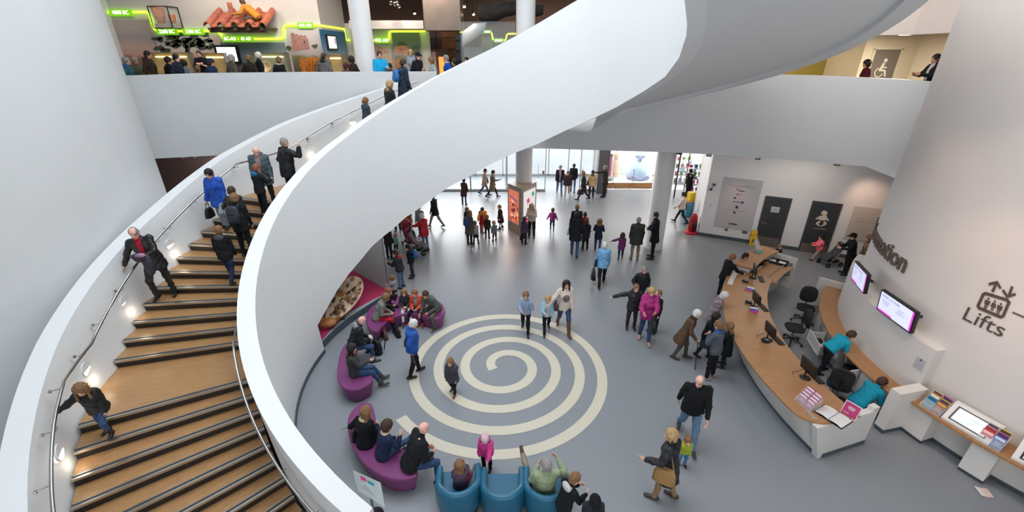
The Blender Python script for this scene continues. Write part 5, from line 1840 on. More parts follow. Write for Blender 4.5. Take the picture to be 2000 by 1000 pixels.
for k, (x, y0, y1, Y, lb) in enumerate(((1331, 318, 338, 27.5, 'small blue conical tree behind the dark shop door post'), (1352, 322, 352, 26.2, 'grey-blue conical tree on a shelf inside the shop'))):
 a, b = at_y(x, y0, Y), at_y(x, y1, Y)
 h = a.z - b.z
 t = thing('display_tree', lb, 'tree', b, 0, 'shop display trees')
 mb = MB()
 for i in range(5):
  mb.lathe(b + UP * h * (.12 + .17 * i), [(.36 * h * (1 - .17 * i), 0), (.2 * h * (1 - .17 * i), .12 * h), (.05 * h, .26 * h)], 14)
 obj('branches', mb, mat('tree_blue', '6A8AA0', .8, noise=.3, scale=18), t)
 obj('trunk', MB().tube([(b.x, b.y, 0), b + UP * h * .2], .05, 8), WOODO, t)
sh_ = at_z(1344, 425, 0)
o = obj('childrens_box', MB().box((sh_.x + .05, sh_.y + .25, .38), (.5, .4, .76), rot=.2, bev=.015), mat('box_turquoise', '4E9AB0', .5, noise=.35, scale=6))
obj('lid', MB().box((sh_.x + .05, sh_.y + .25, .79), (.54, .44, .05), rot=.2), BOX, o)
obj('yellow_sign', MB().box((sh_.x + .12, sh_.y + .3, 1.02), (.36, .3, .4), rot=.2, bev=.01), mat('bright_yellow', 'E2C22E', .5, noise=.05, scale=8), o)
tag(o, 'turquoise printed box with a yellow top beside the red extinguisher stand', 'box')
o = obj('pink_balloon', MB().ball(at_y(1349, 373, 23.8), (.14, .05, .34), 16), mat('hot_pink', 'E0508A', .5, noise=.05, scale=6))
tag(o, 'hot pink oval balloon shape inside the shop entrance', 'balloon')
# fire extinguisher stand
p = at_z(1349, 455, 0)
RED = mat('signal_red', 'C41E2A', .35, noise=.04, scale=6)
t = thing('extinguisher_stand', 'red plastic stand holding fire extinguishers at the corner of the white wall', 'extinguisher stand', p)
mb = MB()
mb.lathe(p, [(.26, 0), (.28, .05), (.26, .09), (.0, .09)], 24)
rg = []
for z, r_, d_ in ((.05, .24, .05), (.4, .22, .05), (.75, .17, .05), (.86, .1, .04), (.9, .03, .03)):
 rg.append([p + Vector((.08 + r_ * cos(a) * .9, .1 + d_ * sin(a), z)) for a in [2 * pi * i / 20 for i in range(20)]])
mb.loft(rg)
obj('stand_body', mb, RED, t)
for s_, cname, lb in ((-1, 'B01822', 'red fire extinguisher, left of the pair on the red stand'), (1, '1E1E20', 'dark fire extinguisher, right of the pair on the red stand')):
 c = p + Vector((s_ * .09, -.07, .1))
 e_ = thing('fire_extinguisher', lb, 'fire extinguisher', c)
 obj('cylinder', MB().lathe(c, [(.0, 0), (.065, 0), (.07, .02), (.07, .36), (.05, .42), (.02, .45)], 20), mat('ext_' + cname, cname, .35), e_)
 obj('valve', MB().tube([c + UP * .44, c + UP * .5, c + UP * .5 + Vector((.06, -.03, .02))], .015, 8), BLACKP, e_)
 obj('hose', MB().tube([c + UP * .48, c + Vector((s_ * .08, -.03, .4)), c + Vector((s_ * .08, -.04, .15))], .012, 8), BLACKP, e_)
# ---------------------------------------------------------------- things on the back wall
BU = BD
def flat(mb, pts, off=.006, m=0):
 q = [on_back(x, y, off) for x, y in pts]
 mb.add(q, [tuple(range(len(q)))], m)
def back_rect(tl, tr, br, bl, z0=None):
 q = [on_back(*p) for p in (tl, tr, br, bl)]
 x0, x1 = (q[0] + q[3]) / 2, (q[1] + q[2]) / 2
 zt, zb = (q[0].z + q[1].z) / 2, (q[2].z + q[3].z) / 2 if z0 is None else z0
 c = Vector(((x0.x + x1.x) / 2, (x0.y + x1.y) / 2, (zt + zb) / 2))
 return c, (Vector((x1.x, x1.y)) - Vector((x0.x, x0.y))).length, zt - zb
DOORM = mat('charcoal_door', '333438', .5, noise=.06, scale=10)
doors = {}
for nm, q in (('door_1', ((1495, 384), (1544.5, 389), (1521, 479), (1477, 470))), ('door_2', ((1590, 394), (1644, 400), (1612, 494), (1560, 486)))):
 c, w, h = back_rect(*q, z0=0.01)
 t = thing(nm, None, None, Vector((c.x, c.y, 0)))
 t['kind'] = 'structure'
 mb = MB()
 slab(mb, c, BU, UP, w, h, .03)
 obj('leaf', mb, DOORM, t)
 mb = MB()
 n = BU.cross(UP)
 slab(mb, Vector((c.x, c.y, .2)) + n * .03, BU, UP, w - .04, .38, .006)
 obj('kick_plate', mb, mat('kick_plate', '8A7E76', .35, .7, noise=.05, scale=10), t)
 mb = MB()
 for s_ in (-1, 1):
  slab(mb, c + BU * s_ * (w / 2 + .02) + UP * .01, BU, UP, .04, h + .02, .035)
 slab(mb, c + UP * (h / 2 + .02), BU, UP, w + .08, .04, .035)
 obj('frame', mb, mat('door_lining', '4A4A4C', .5), t)
 sd = -1 if nm == 'door_1' else 1
 hp = c + BU * sd * (w / 2 - .09) + n * .03
 hp.z = 1.0
 obj('handle', MB().tube([hp, hp + n * .05, hp + n * .05 - BU * sd * .13], .011, 8).lathe(hp, [(.028, 0), (.028, .01)], 16, M=n.to_track_quat('Z', 'Y').to_matrix()), STEEL, t)
 mb = MB()
 disc(mb, c + UP * (h / 2 - .18) + n * .032, BU, UP, .05)
 obj('sign_disc', mb, mat('sign_blue', '1B3E58', .5), t)
 doors[nm] = (t, c, w, h)
t, c, w, h = doors['door_1']
mb = MB()
n = BU.cross(UP)
slab(mb, on_back(1514, 409) + n * .03, BU, UP, .3, .24, .006)
quad(mb, on_back(1514, 409) + n * .038, BU, UP, .12, .02, 1)
obj('notice', mb, [mat('notice_paper', 'B8BABB', .6), BLACKP], t)
# baby changing symbol
z4 = lambda x, y: (1560 + x * .16, 380 + y * .16)
t = doors['door_2'][0]
mb = MB()
oo = .036
flat(mb, [z4(313 + 38 * cos(a), 226 + 30 * sin(a)) for a in [-2 * pi * i / 24 for i in range(24)]], oo)
flat(mb, [z4(x, y) for x, y in ((258, 258), (240, 290), (250, 312), (325, 318), (332, 296), (345, 265), (330, 256))][::-1], oo)
flat(mb, [z4(x, y) for x, y in ((258, 258), (206, 292), (212, 305), (248, 290))][::-1] if False else [z4(x, y) for x, y in ((212, 306), (250, 288), (262, 258), (204, 292))], oo)
flat(mb, [z4(x, y) for x, y in ((338, 262), (318, 290), (356, 326), (371, 318))], oo)
flat(mb, [z4(x, y) for x, y in ((248, 318), (208, 346), (212, 362), (246, 390), (256, 378), (238, 354), (270, 336))], oo)
flat(mb, [z4(x, y) for x, y in ((326, 326), (296, 340), (312, 358), (266, 382), (272, 392), (330, 372), (340, 352))], oo)
obj('baby_symbol', mb, mat('symbol_cream', 'D8C8BA', .5), t)
for p_ in mb.f:
 pass
mb = MB()
flat(mb, [z4(x, y) for x, y in ((176, 408), (332, 424), (332, 428), (176, 412))], oo)
obj('caption_line', mb, mat('symbol_cream', 'D8C8BA', .5), t)
# large supporters' panel
c, w, h = back_rect((1414, 346), (1493, 353), (1466, 450), (1393, 443))
t = thing('supporters_panel', 'large pale grey supporters panel of small logos left of the first dark door', 'wall panel', Vector((c.x, c.y, c.z - h / 2)))
mb = MB()
slab(mb, c, BU, UP, w, h, .02)
obj('board', mb, mat('panel_grey', 'B4B2B6', .5, noise=.02, scale=4), t)
z3 = lambda x, y: (1400 + x * .14, 340 + y * .14)
PM = [mat('ink_grey', '8E8C92', .6), mat('ink_black', '26262A', .6), mat('ink_red', 'A8323A', .6), mat('ink_blue', '2C3E7A', .6), mat('ink_peach', 'D08A6A', .6)]
mb = MB()
for x0, y0, x1, y1, hh, m in ((168, 148, 540, 184, 6, 0), (225, 168, 460, 192, 5, 0), (305, 226, 388, 236, 12, 1), (220, 376, 326, 388, 9, 3), (228, 415, 355, 430, 5, 0), (130, 490, 418, 522, 5, 0), (195, 682, 280, 698, 18, 1), (215, 570, 285, 580, 4, 4), (215, 588, 285, 598, 4, 4)):
 flat(mb, [z3(x0, y0 + hh), z3(x1, y1 + hh), z3(x1, y1), z3(x0, y0)], .026, m)
for x, y, r_, m in ((290, 284, 11, 1), (335, 290, 16, 4), (278, 462, 20, 1), (246, 538, 16, 1)):
 flat(mb, [z3(x + r_ * cos(a), y + r_ * sin(a)) for a in [-2 * pi * i / 16 for i in range(16)]], .026, m)
for x, y, w_, h_, m in ((252, 332, 36, 22, 3), (356, 398, 38, 28, 3)):
 flat(mb, [z3(x - w_ / 2, y + h_ / 2), z3(x + w_ / 2, y + h_ / 2), z3(x + w_ / 2, y - h_ / 2), z3(x - w_ / 2, y - h_ / 2)], .026, m)
for pts_ in (((278, 236), (288, 236), (290, 212), (316, 212), (316, 204), (280, 204)), ((163, 700), (195, 712), (195, 702), (175, 694), (180, 670), (168, 668))):
 flat(mb, [z3(*p_) for p_ in pts_], .026, 2)
obj('logos', mb, PM, t)
mb = MB()
for x, y in ((1418, 448), (1455, 453)):
 pass
for nm, lb, x, y, w_ in (('power_socket', 'small dark wall socket under the left of the supporters panel', 1418.5, 448.5, .12), ('double_socket', 'dark double wall socket under the right of the supporters panel', 1454.5, 453.5, .2)):
 mb = MB()
 slab(mb, on_back(x, y), BU, UP, w_, .1, .02)
 o = obj(nm, mb, mat('socket_grey', '5A5854', .5))
 tag(o, lb, 'socket')
# faint glass panel near the round wall
c, w, h = back_rect((1670, 402), (1740, 410), (1718, 478), (1648, 462))
t = thing('donor_panel', 'pale wall panel with two bands of lettering right of the baby changing door', 'wall panel', Vector((c.x, c.y, c.z - h / 2)))
mb = MB()
slab(mb, c, BU, UP, w, h, .02)
obj('board', mb, mat('panel_cream', 'C4BCB4', .45, noise=.02, scale=4), t)
mb = MB()
for y in (.14, .06, -.1):
 for k in range(3 if y > 0 else 2):
  quad(mb, c + BU.cross(UP) * .022 + UP * (y * h) + BU * (k - .8) * w * .3, BU, UP, w * .24, .012 if y < 0 else .03)
obj('lettering', mb, mat('panel_ink', 'A89E96', .6), t)
# camera and bracket on the wall end
t = thing('security_camera', 'grey double-headed camera bracket on the end of the white wall', 'camera', on_back(1392, 362))
p = on_back(1392, 366, .02)
obj('bracket', MB().tube([p, p - BN * .1, p - BN * .1 + UP * .12], .016, 8), STEEL, t)
for dz, dx in ((.15, .03), (-.06, -.06)):
 obj('head', MB().lathe(p - BN * .12 + UP * dz + BD * dx, [(.0, -.07), (.045, -.07), (.05, .05), (.03, .07), (0, .07)], 16, M=Matrix.Rotation(rad(80), 3, 'X')), DARKMET, t)
o = obj('thermostat', MB().box(on_back(1391.5, 399.5, .02), (.1, .1, .1), rot=math.atan2(BD.y, BD.x), bev=.01), WHITE)
tag(o, 'tiny white control box left of the supporters panel', 'control box')
# wet floor sign
p = at_z(1468, 476, 0)
YEL = mat('safety_yellow', 'E0B41E', .45, noise=.05, scale=8)
t = thing('wet_floor_sign', 'yellow A-frame wet floor sign in front of the first dark door', 'sign', p, rad(-14), local=True)
for s_, nm in ((-1, 'front_leaf'), (1, 'rear_leaf')):
 mb = MB()
 tl = rad(14) * s_
 A_ = lambda x, z, o_=0: Vector((x, s_ * (.17 - z * .27) + s_ * o_, z))
 mb.add([A_(-.15, .0), A_(.15, .0), A_(.11, .6), A_(-.11, .6), A_(-.15, 0, -.02), A_(.15, 0, -.02), A_(.11, .6, -.02), A_(-.11, .6, -.02)], [(0, 1, 2, 3), (7, 6, 5, 4), (0, 4, 5, 1), (2, 6, 7, 3), (0, 3, 7, 4), (1, 5, 6, 2)])
 lf = child(nm, mb, YEL, t)
 if s_ < 0:
  mb = MB()
  put_text(mb, 'CAUTION', A_(0, .43, .006), (1, 0, 0), (0, .26, .97), .055, 0, .002)
  q = [A_(-.07, .13, .006), A_(.07, .13, .006), A_(0, .3, .006)]
  mb.add(q, [(0, 1, 2)])
  put_text(mb, 'WET FLOOR', A_(0, .08, .006), (1, 0, 0), (0, .26, .97), .036, 0, .001)
  c_ = child('lettering', mb, BLACKP, lf)
child('hinge', MB().tube([(-.11, 0, .605), (.11, 0, .605)], .016, 8), YEL, t)
# spots tucked under the slab edge
for k, (x, y, lb) in enumerate(((1384, 305, 'recessed spot under the slab edge at the corner of the white wall'), (1479, 311, 'recessed spot under the slab edge above the supporters panel'), (1634, 323, 'recessed spot under the slab edge nearest the round wall'),
        (1327, 301, 'dark sensor under the slab edge beside the right hand column'), (360, 309, 'left of three small spots on the dark wall under the gallery'), (383, 308, 'middle of three small spots on the dark wall under the gallery'), (405, 307, 'right of three small spots on the dark wall under the gallery'))):
 c = at_z(x, y, 4.02)
 t = thing('downlight', lb, 'downlight', c, 0, 'lights under the slab edge')
 obj('ring', MB().lathe(c, [(.07, .0), (.1, .0), (.1, .1), (.07, .1)], 20), STEEL if k != 3 else BLACKP, t)
 obj('lens', MB().lathe(c, [(.0, .02), (.07, .02)], 20), mat('dim_lens', 'B8A898', .3) if k != 3 else BLACKP, t)
# poster kiosk round the column
A0, B0, C0 = at_z(992, 447, 0), at_z(1017, 461, 0), at_z(1046, 443, 0)
D0 = A0 + C0 - B0
kz = z_over(992, 358, A0)
t = thing('poster_kiosk', 'square poster kiosk wrapped round the white column near the entrance', 'kiosk', (A0 + C0) / 2)
KM = mat('kiosk_taupe', 'A89A8C', .45, .3, noise=.05, scale=5)
o = obj('kiosk_body', MB().prism([(p.x, p.y) for p in (A0, B0, C0, D0)], 0, kz), KM, t)
for nm, P_, Q_, st_ in (('left_poster', A0, B0, 0), ('right_poster', B0, C0, 1)):
 u = (Q_ - P_)
 L_ = u.length
 u.normalize()
 c = (P_ + Q_) / 2 + UP * (kz * .57)
 mb = MB()
 slab(mb, c, u, UP, L_ * .86, kz * .76, .03)
 fr = obj(nm + '_frame', mb, mat('poster_frame', 'B8AEA4', .4, .4), t)
 n = u.cross(UP)
 mb = MB()
 quad(mb, c + n * .034, u, UP, L_ * .76, kz * .68)
 if st_ == 0:
  ms = [mat('poster_orange', 'D8785A', .5, noise=.2, scale=2.5, emit='D8745A', estr=.55), mat('poster_rust', '9A4A3A', .5, emit='9A4A3A', estr=.4), mat('poster_plum', '5A3A4A', .5, emit='5A3A4A', estr=.3), mat('poster_blush', 'E8B49A', .5, emit='E8B49A', estr=.6), mat('poster_blue', '5A6A9A', .5, emit='5A6A9A', estr=.4)]
  for k_ in range(26):
   x, z = random.uniform(-.2, .3), random.uniform(-.32, .12)
   r_ = random.uniform(.03, .1)
   disc(mb, c + n * (.036 + .0005 * k_) + u * (x * L_) + UP * (z * kz * .8 - x * .4), u, UP, r_, 1 + k_ % 3, 0, 10)
  for k_ in range(8):
   quad(mb, c + n * .05 + u * (-.28 + .08 * k_) * L_ + UP * kz * (.2 - .008 * k_), u, UP, .07, .07, 4)
  for k_ in range(3):
   quad(mb, c + n * .05 + u * -.2 * L_ + UP * kz * (-.24 - .03 * k_), u, UP, .3 - .06 * k_, .03, 2)
 else:
  ms = [mat('poster_white', 'D8D4D2', .5, emit='DCD8D6', estr=.5), mat('poster_pink', 'C83A7A', .5, emit='C83A7A', estr=.4), mat('poster_teal', '3A9A94', .5, emit='3A9A94', estr=.4), mat('poster_salmon', 'E0887A', .5, emit='E0887A', estr=.4)]
  for x, z, s_, m in ((-.08, .12, .22, 1), (.22, .22, .2, 2), (.1, -.02, .24, 3), (-.1, -.3, .3, 1)):
   quad(mb, c + n * .038 + u * x * L_ + UP * z * kz, (u + UP * .35), (UP - u * .35), s_, s_, m)
 c_ = child(nm, mb, ms, fr)
 l_ = lamp('AREA', 'poster_glow', c + n * .35, 9, (1, .62, .42) if st_ == 0 else (1, .95, .92), L_ * .7, aim=c + n * 2 - UP * 1.2, size_y=kz * .5)
# ---------------------------------------------------------------- information desk
DK = (13.05, 7.9)
OAKT = bpy.data.materials.new('oak_worktop')
OAKT.use_nodes = True
oak_nodes(OAKT, '9A6F48', 'A67A52', 'B0855C', .38, (.5, 14, 14))
PW = mat('desk_white', 'D3D0CC', .4, noise=.01, scale=4)
def arc_top(name, c, r0, r1, a0, a1, z0, z1, m, parent, n=40, round_end=0.0, uv=True):
 A = np.linspace(a0, a1, n)
 w0, w1 = [], []
 for a in A:
  e = min(abs(a - a0), abs(a - a1)) if round_end else 9
  k = 0
  w0.append(r0 + k)
  w1.append(r1 - k)
 P0 = [pol(c, r, a) for r, a in zip(w0, A)]
 P1 = [pol(c, r, a) for r, a in zip(w1, A)]
 mb = MB()
 up = lambda P, z: [Vector((p.x, p.y, z)) for p in P]
 mb.sheet(up(P0, z1), up(P1, z1), 0, False).sheet(up(P1, z0), up(P0, z0), 0, False).sheet(up(P1, z1), up(P1, z0), 0, True).sheet(up(P0, z0), up(P0, z1), 0, True)
 for i in (0, -1):
  mb.add([up(P0, z0)[i], up(P0, z1)[i], up(P1, z1)[i], up(P1, z0)[i]], [(0, 1, 2, 3)])
 o = obj(name, mb, m, parent)
 if uv:
  uv_planar(o, lambda q: (math.hypot(q.x - c[0], q.y - c[1]), rad(math.degrees(math.atan2(q.y - c[1], q.x - c[0])) % 360) * (r0 + r1) / 2))
 return o
DESK = thing('information_desk', 'long curved oak-topped white information desk with dark plinth', 'desk', pol(DK, 6.9, 165))
AE = 193.6
# worktop with a rounded outer corner at the near end
A = list(np.linspace(139.2, AE - 3.2, 44)) + [AE - 2.3, AE - 1.4, AE - .7, AE - .15, AE]
cut = [0] * 44 + [.02, .09, .2, .36, .55]
P1 = [pol(DK, 7.6 - q, a) for a, q in zip(A, cut)]
P0 = [pol(DK, 6.40, a) for a in A]
mb = MB()
zt, zb = .95, .905
lift = lambda P, z: [Vector((p.x, p.y, z)) for p in P]
mb.sheet(lift(P0, zt), lift(P1, zt), 0, False).sheet(lift(P1, zb), lift(P0, zb), 0, False).sheet(lift(P1, zt), lift(P1, zb)).sheet(lift(P0, zb), lift(P0, zt))
mb.add([lift(P0, zb)[0], lift(P0, zt)[0], lift(P1, zt)[0], lift(P1, zb)[0]], [(0, 1, 2, 3)])
mb.add([lift(P0, zb)[-1], lift(P0, zt)[-1], lift(P1, zt)[-1], lift(P1, zb)[-1]], [(3, 2, 1, 0)])
o = obj('worktop', mb, OAKT, DESK)
uv_planar(o, lambda q: (math.hypot(q.x - DK[0], q.y - DK[1]), rad(math.degrees(math.atan2(q.y - DK[1], q.x - DK[0])) % 360) * 7))
A = np.linspace(123, AE, 50)
mb = MB()
T_ = [pol(DK, 7.50 - max(0, (a - AE + 3) * .1), a, .905) for a in A]
B_ = [pol(DK, 7.14, a, .12) for a in A]
I_ = [pol(DK, 7.0, a, .12) for a in A]
J_ = [pol(DK, 7.0, a, .905) for a in A]
mb.sheet(T_, B_).sheet(B_, I_, 0, False).sheet(I_, J_)
obj('front_panel', mb, PW, DESK)
mb = MB()
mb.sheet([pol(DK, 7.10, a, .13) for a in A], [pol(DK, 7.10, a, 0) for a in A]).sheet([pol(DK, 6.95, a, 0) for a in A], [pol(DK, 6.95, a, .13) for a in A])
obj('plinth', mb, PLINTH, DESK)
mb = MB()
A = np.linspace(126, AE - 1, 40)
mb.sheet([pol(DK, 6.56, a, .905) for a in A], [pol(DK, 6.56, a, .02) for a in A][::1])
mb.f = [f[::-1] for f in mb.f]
obj('back_panel', mb, mat('desk_back_white', 'BDBAB6', .5), DESK)  # a slightly darker white than the front panel
# near end wall
pa_, pb_ = pol(DK, 7.12, AE + .2), pol(DK, 5.86, AE - .6)
d = (pb_ - pa_).normalized()
nn = Vector((-d.y, d.x, 0))
pt_ = pol(DK, 7.44, AE + .2)
q = [pa_, pb_, pb_ + UP * .905, pt_ + UP * .905]
mb = MB().add(q + [x_ + nn * .12 for x_ in q], [(0, 1, 2, 3), (7, 6, 5, 4), (0, 4, 5, 1), (1, 5, 6, 2), (2, 6, 7, 3), (3, 7, 4, 0)])
mb.prism([(q.x, q.y) for q in (pb_ - d * .16, pb_, pb_ + nn * .12, pb_ - d * .16 + nn * .12)], .9, 1.0)
obj('end_panel', mb, PW, DESK)
obj('end_plinth', MB().prism([(q.x, q.y) for q in (pa_ - nn * .015 + d * .1, pb_ - nn * .015, pb_, pa_ + d * .1)], 0, .1), PLINTH, DESK)
# raised far part
arc_top('raised_top', DK, 6.98, 7.56, 122.6, 140, 1.105, 1.15, OAKT, DESK, 20)
A = np.linspace(122.8, 139.6, 14)
mb = MB().sheet([pol(DK, 7.5, a, 1.105) for a in A], [pol(DK, 7.45, a, .9) for a in A]).sheet([pol(DK, 7.1, a, .9) for a in A], [pol(DK, 7.1, a, 1.105) for a in A])
mb.add([pol(DK, 7.5, 139.6, 1.105), pol(DK, 7.1, 139.6, 1.105), pol(DK, 7.1, 139.6, .95), pol(DK, 7.5, 139.6, .95)], [(0, 1, 2, 3)])
obj('raised_support', mb, PW, DESK)
arc_top('far_worktop', DK, 6.30, 7.1, 124.5, 139.2, .80, .84, OAKT, DESK, 16)
# far end panel with the first aid signs
e0, e1 = pol(DK, 7.5, 122.2), pol(DK, 6.9, 122.7)
d2_ = (e1 - e0).normalized()
n2 = Vector((d2_.y, -d2_.x, 0))
if n2.y < 0:
 n2 = -n2
obj('far_end_panel', MB().prism([(q.x, q.y) for q in (e0, e1, e1 + n2 * .06, e0 + n2 * .06)][::1], 0, 1.06), PW, DESK)
f0, f1 = at_z(1518, 553, 0), at_z(1540, 563, 0)
s0, s1 = at_z(1514, 492, 1.0), at_z(1558, 505, 1.0)
t = thing('sign_board', 'white leaning board with green first aid signs at the far end of the desk', 'sign board', (f0 + f1) / 2)
mb = MB()
qd = [f0, f1, s1, s0]
nb_ = (qd[1] - qd[0]).cross(qd[3] - qd[0]).normalized()
mb.add(qd + [q - nb_ * .03 for q in qd], [(0, 1, 2, 3), (7, 6, 5, 4), (0, 4, 5, 1), (1, 5, 6, 2), (2, 6, 7, 3), (3, 7, 4, 0)])
obj('board', mb, PW, t)
GRN = mat('first_aid_green', '2E7A5A', .5)
def on_board(x, y, off=.004):
 r = ray(x, y)
 k = (qd[0] - ORG).dot(nb_) / r.dot(nb_)
 return ORG + r * k + nb_ * off
z5 = lambda x, y: (1380 + x * .2, 460 + y * .2)
for nm, col, pl in (('exit_sign', GRN, ((792, 270), (840, 276), (836, 304), (788, 298))), ('grey_sign', mat('sign_grey_green', '8A9A90', .5), ((780, 308), (828, 314), (824, 340), (776, 334))), ('first_aid_sign', GRN, ((768, 340), (816, 348), (806, 398), (756, 390)))):
 mb = MB()
 q = [on_board(*z5(*p)) for p in pl]
 mb.add(q, [(3, 2, 1, 0)])
 c = sum(q, Vector()) / 4
 u, v = (q[1] - q[0]).normalized(), (q[0] - q[3]).normalized()
 if nm != 'grey_sign':
  w = (q[1] - q[0]).length
  quad(mb, c, u, v, w * .7, w * .2, 1, .004)
  quad(mb, c, u, v, w * .2, w * .7 if nm == 'first_aid_sign' else w * .3, 1, .004)
 obj(nm, mb, [col, WHITE], t)
# ---------------------------------------------------------------- things on the desk
on_desk = lambda x, y: at_z(x, y, .95)
def tang(p, c=DK):
 d = Vector((p.x - c[0], p.y - c[1], 0)).normalized()
 return d, Vector((-d.y, d.x, 0))
def monitor(label, x, y, turn_=0, w=.42, h=.30, base='tray'):
 p = on_desk(x, y)
 d, tg = tang(p)
 rz = math.atan2(-d.y, -d.x) + rad(turn_)                             # screen looks to -d: staff side
 t = thing('monitor', label, 'monitor', p, rz - pi / 2, 'monitors on the desk', local=True)
 # local: +y towards the staff
 child('base', MB().lathe((0, 0, 0), [(.1, 0), (.11, .008), (.03, .02)], 20), BLACKP, t)
 child('neck', MB().tube([(0, -.02, .01), (0, -.03, .2)], .018, 10), BLACKP, t)
 tl = Matrix.Rotation(rad(8), 3, 'X')
 sc = child('casing', MB().box((0, 0, .3), (w, .045, h), tilt=tl, bev=.008), BLACKP, t)
 child('display', MB().box((0, .026, .3), (w - .05, .004, h - .05), tilt=tl), mat('monitor_glass', '20262C', .15), t)
 if 'sticker' in label:
  mb = MB()
  disc(mb, (-.1, -.03, .33), (-1, 0, 0), tl @ UP, .045, 0, .004)
  child('sticker', mb, mat('sticker_blue', '2E86C8', .5), t)
 mb = MB().tube([(-.05, -.03, .22), (-.16, -.1, .04), (-.2, -.16, .006), (-.1, -.2, .006)], .006, 6)
 child('cable', mb, BLACKP, t)
 k = child('keyboard', MB().box((.02, .24, .012), (.40, .14, .02), bev=.004), BLACKP, t)
 mb = MB()
 for r_ in range(4):
  for c_ in range(12):
   mb.box((-.15 + .031 * c_, .195 + .029 * r_, .024), (.025, .023, .006))
 child('keys', mb, mat('key_grey', '2A2C2E', .5), k)
 return t
monitor('black desk monitor on the far worktop, beside the desk signs', 1470, 543, 20)
monitor('black desk monitor second from the far end of the oak worktop', 1473, 600, 20)
monitor('black desk monitor with a blue sticker, in the middle of the oak worktop', 1499, 664, 10)
monitor('black desk monitor nearest the pink leaflet holder', 1572, 738, 0, .46, .32)
for k, (x, y, lb) in enumerate(((1455, 551, 'black card reader before the far monitor'), (1462, 592, 'black card reader before the second monitor'), (1494, 668, 'black card reader before the stickered monitor'))):
 p = on_desk(x, y)
 d, tg = tang(p)
 t = thing('card_reader', lb, 'card reader', p, math.atan2(d.y, d.x) - pi / 2, 'card readers on the desk', local=True)
 child('housing', MB().box((0, 0, .035), (.11, .18, .06), tilt=Matrix.Rotation(rad(12), 3, 'X'), bev=.012), BLACKP, t)
 mb = MB()
 for i in range(9):
  mb.box((-.03 + .03 * (i % 3), -.05 + .026 * (i // 3), .075), (.02, .016, .008))
 child('keypad', mb, mat('key_pale', '8A8C8E', .5), t)
PKS = [mat('leaflet_pink', 'B83A78', .5, noise=.06, scale=20), mat('leaflet_white', 'DAD6D8', .5), mat('leaflet_blue', '2E5AA8', .5, noise=.1, scale=20)]
for k, (x, y, lb) in enumerate(((1464, 566, 'blue and pink leaflet pile beside the far card reader'), (1473, 607, 'blue and pink leaflet pile beside the second card reader'))):
 p = on_desk(x, y)
 t = thing('leaflet_pile', lb, 'leaflets', p, rad(35 + 20 * k), 'leaflet piles beside the card readers', local=True)
 for i in range(3):
  child('leaflet', MB().box((-.08 + .09 * i, .01 * i, .012 + .004 * i), (.1, .2, .02 + .006 * i), rot=.15 * i), PKS[(i * 2) % 3], t)
# white counting strip set on the front of the worktop
A = np.linspace(139.6, 149.0, 14)
mb = MB()
mb.sheet([pol(DK, 7.36, a, .9535) for a in A], [pol(DK, 7.50, a, .9535) for a in A], 0, False)
mb.sheet([pol(DK, 7.50, a, .9535) for a in A], [pol(DK, 7.50, a, .95) for a in A], 0, False)
o = obj('counter_strip', mb, mat('strip_white', 'D2CFCB', .5, noise=.02, scale=10))
tag(o, 'curved white strip laid along the front edge of the oak worktop', 'strip')
# leaflets and cash drawer shelf below the raised part, telephone, tray
p = at_z(1488, 517, .84)
t = thing('label_printer', 'silver and black machine on the far worktop under the raised top', 'machine', p, rad(30), local=True)
child('body', MB().box((0, 0, .09), (.26, .2, .18), bev=.02), BLACKP, t)
child('front_plate', MB().box((0, -.105, .1), (.14, .02, .13), bev=.006), STEEL, t)
p = at_z(1517, 513, .84)
t = thing('paper_tray', 'black tray of papers on the far worktop', 'tray', p, rad(-38), local=True)
mb = MB().box((0, 0, .01), (.66, .34, .02))
for s_ in (-1, 1):
 mb.box((0, s_ * .17, .04), (.66, .012, .08)).box((s_ * .33, 0, .04), (.012, .34, .08))
child('tray', mb, BLACKP, t)
for k, (x, y, r_, lb) in enumerate(((-.14, .02, .1, 'white papers at the left of the black tray'), (.15, -.02, -.15, 'white papers at the right of the black tray'))):
 q = t.matrix_basis @ Vector((x, y, .03))
 o = obj('paper_sheet', MB().box((0, 0, .004 + .003 * k), (.21, .29, .008), rot=r_), mat('paper_white', 'D4D2D0', .6))
 o.location = q
 o.rotation_euler = (0, 0, rad(-38))
 tag(o, lb, 'paper')
p = at_z(1458, 531, .95)
for k in range(3):
 o = obj('magazine', MB().box((0, 0, .01), (.28, .2, .02)), mat('mag_' + '445'[k] + 'blue', ('2E3A6A', '5A5A66', '7A4A5A')[k], .4, noise=.3, scale=14))
 o.location = pol(DK, 7.25, 138.6 - 1.3 * k, .952)
 o.rotation_euler = (0, 0, rad(50 + 6 * k))
 tag(o, ('dark blue', 'grey', 'plum')[k] + ' magazine tucked under the raised oak top', 'magazine', 'magazines under the raised top')
p = at_z(1481, 492, 1.15)
t = thing('perspex_holder', 'clear perspex sheet holder on a teal pad on the raised oak top', 'holder', p, rad(42), local=True)
child('pad', MB().box((0, 0, .008), (.34, .2, .016)), mat('pad_teal', '3E8088', .5, noise=.05, scale=10), t)
child('perspex', MB().box((.05, .1, .22), (.42, .012, .42), tilt=Matrix.Rotation(rad(-30), 3, 'X')), GLT, t)
child('sheet', MB().box((.05, .09, .2), (.26, .004, .3), tilt=Matrix.Rotation(rad(-30), 3, 'X')), mat('sheet_grey', 'B8B8BA', .5), t)
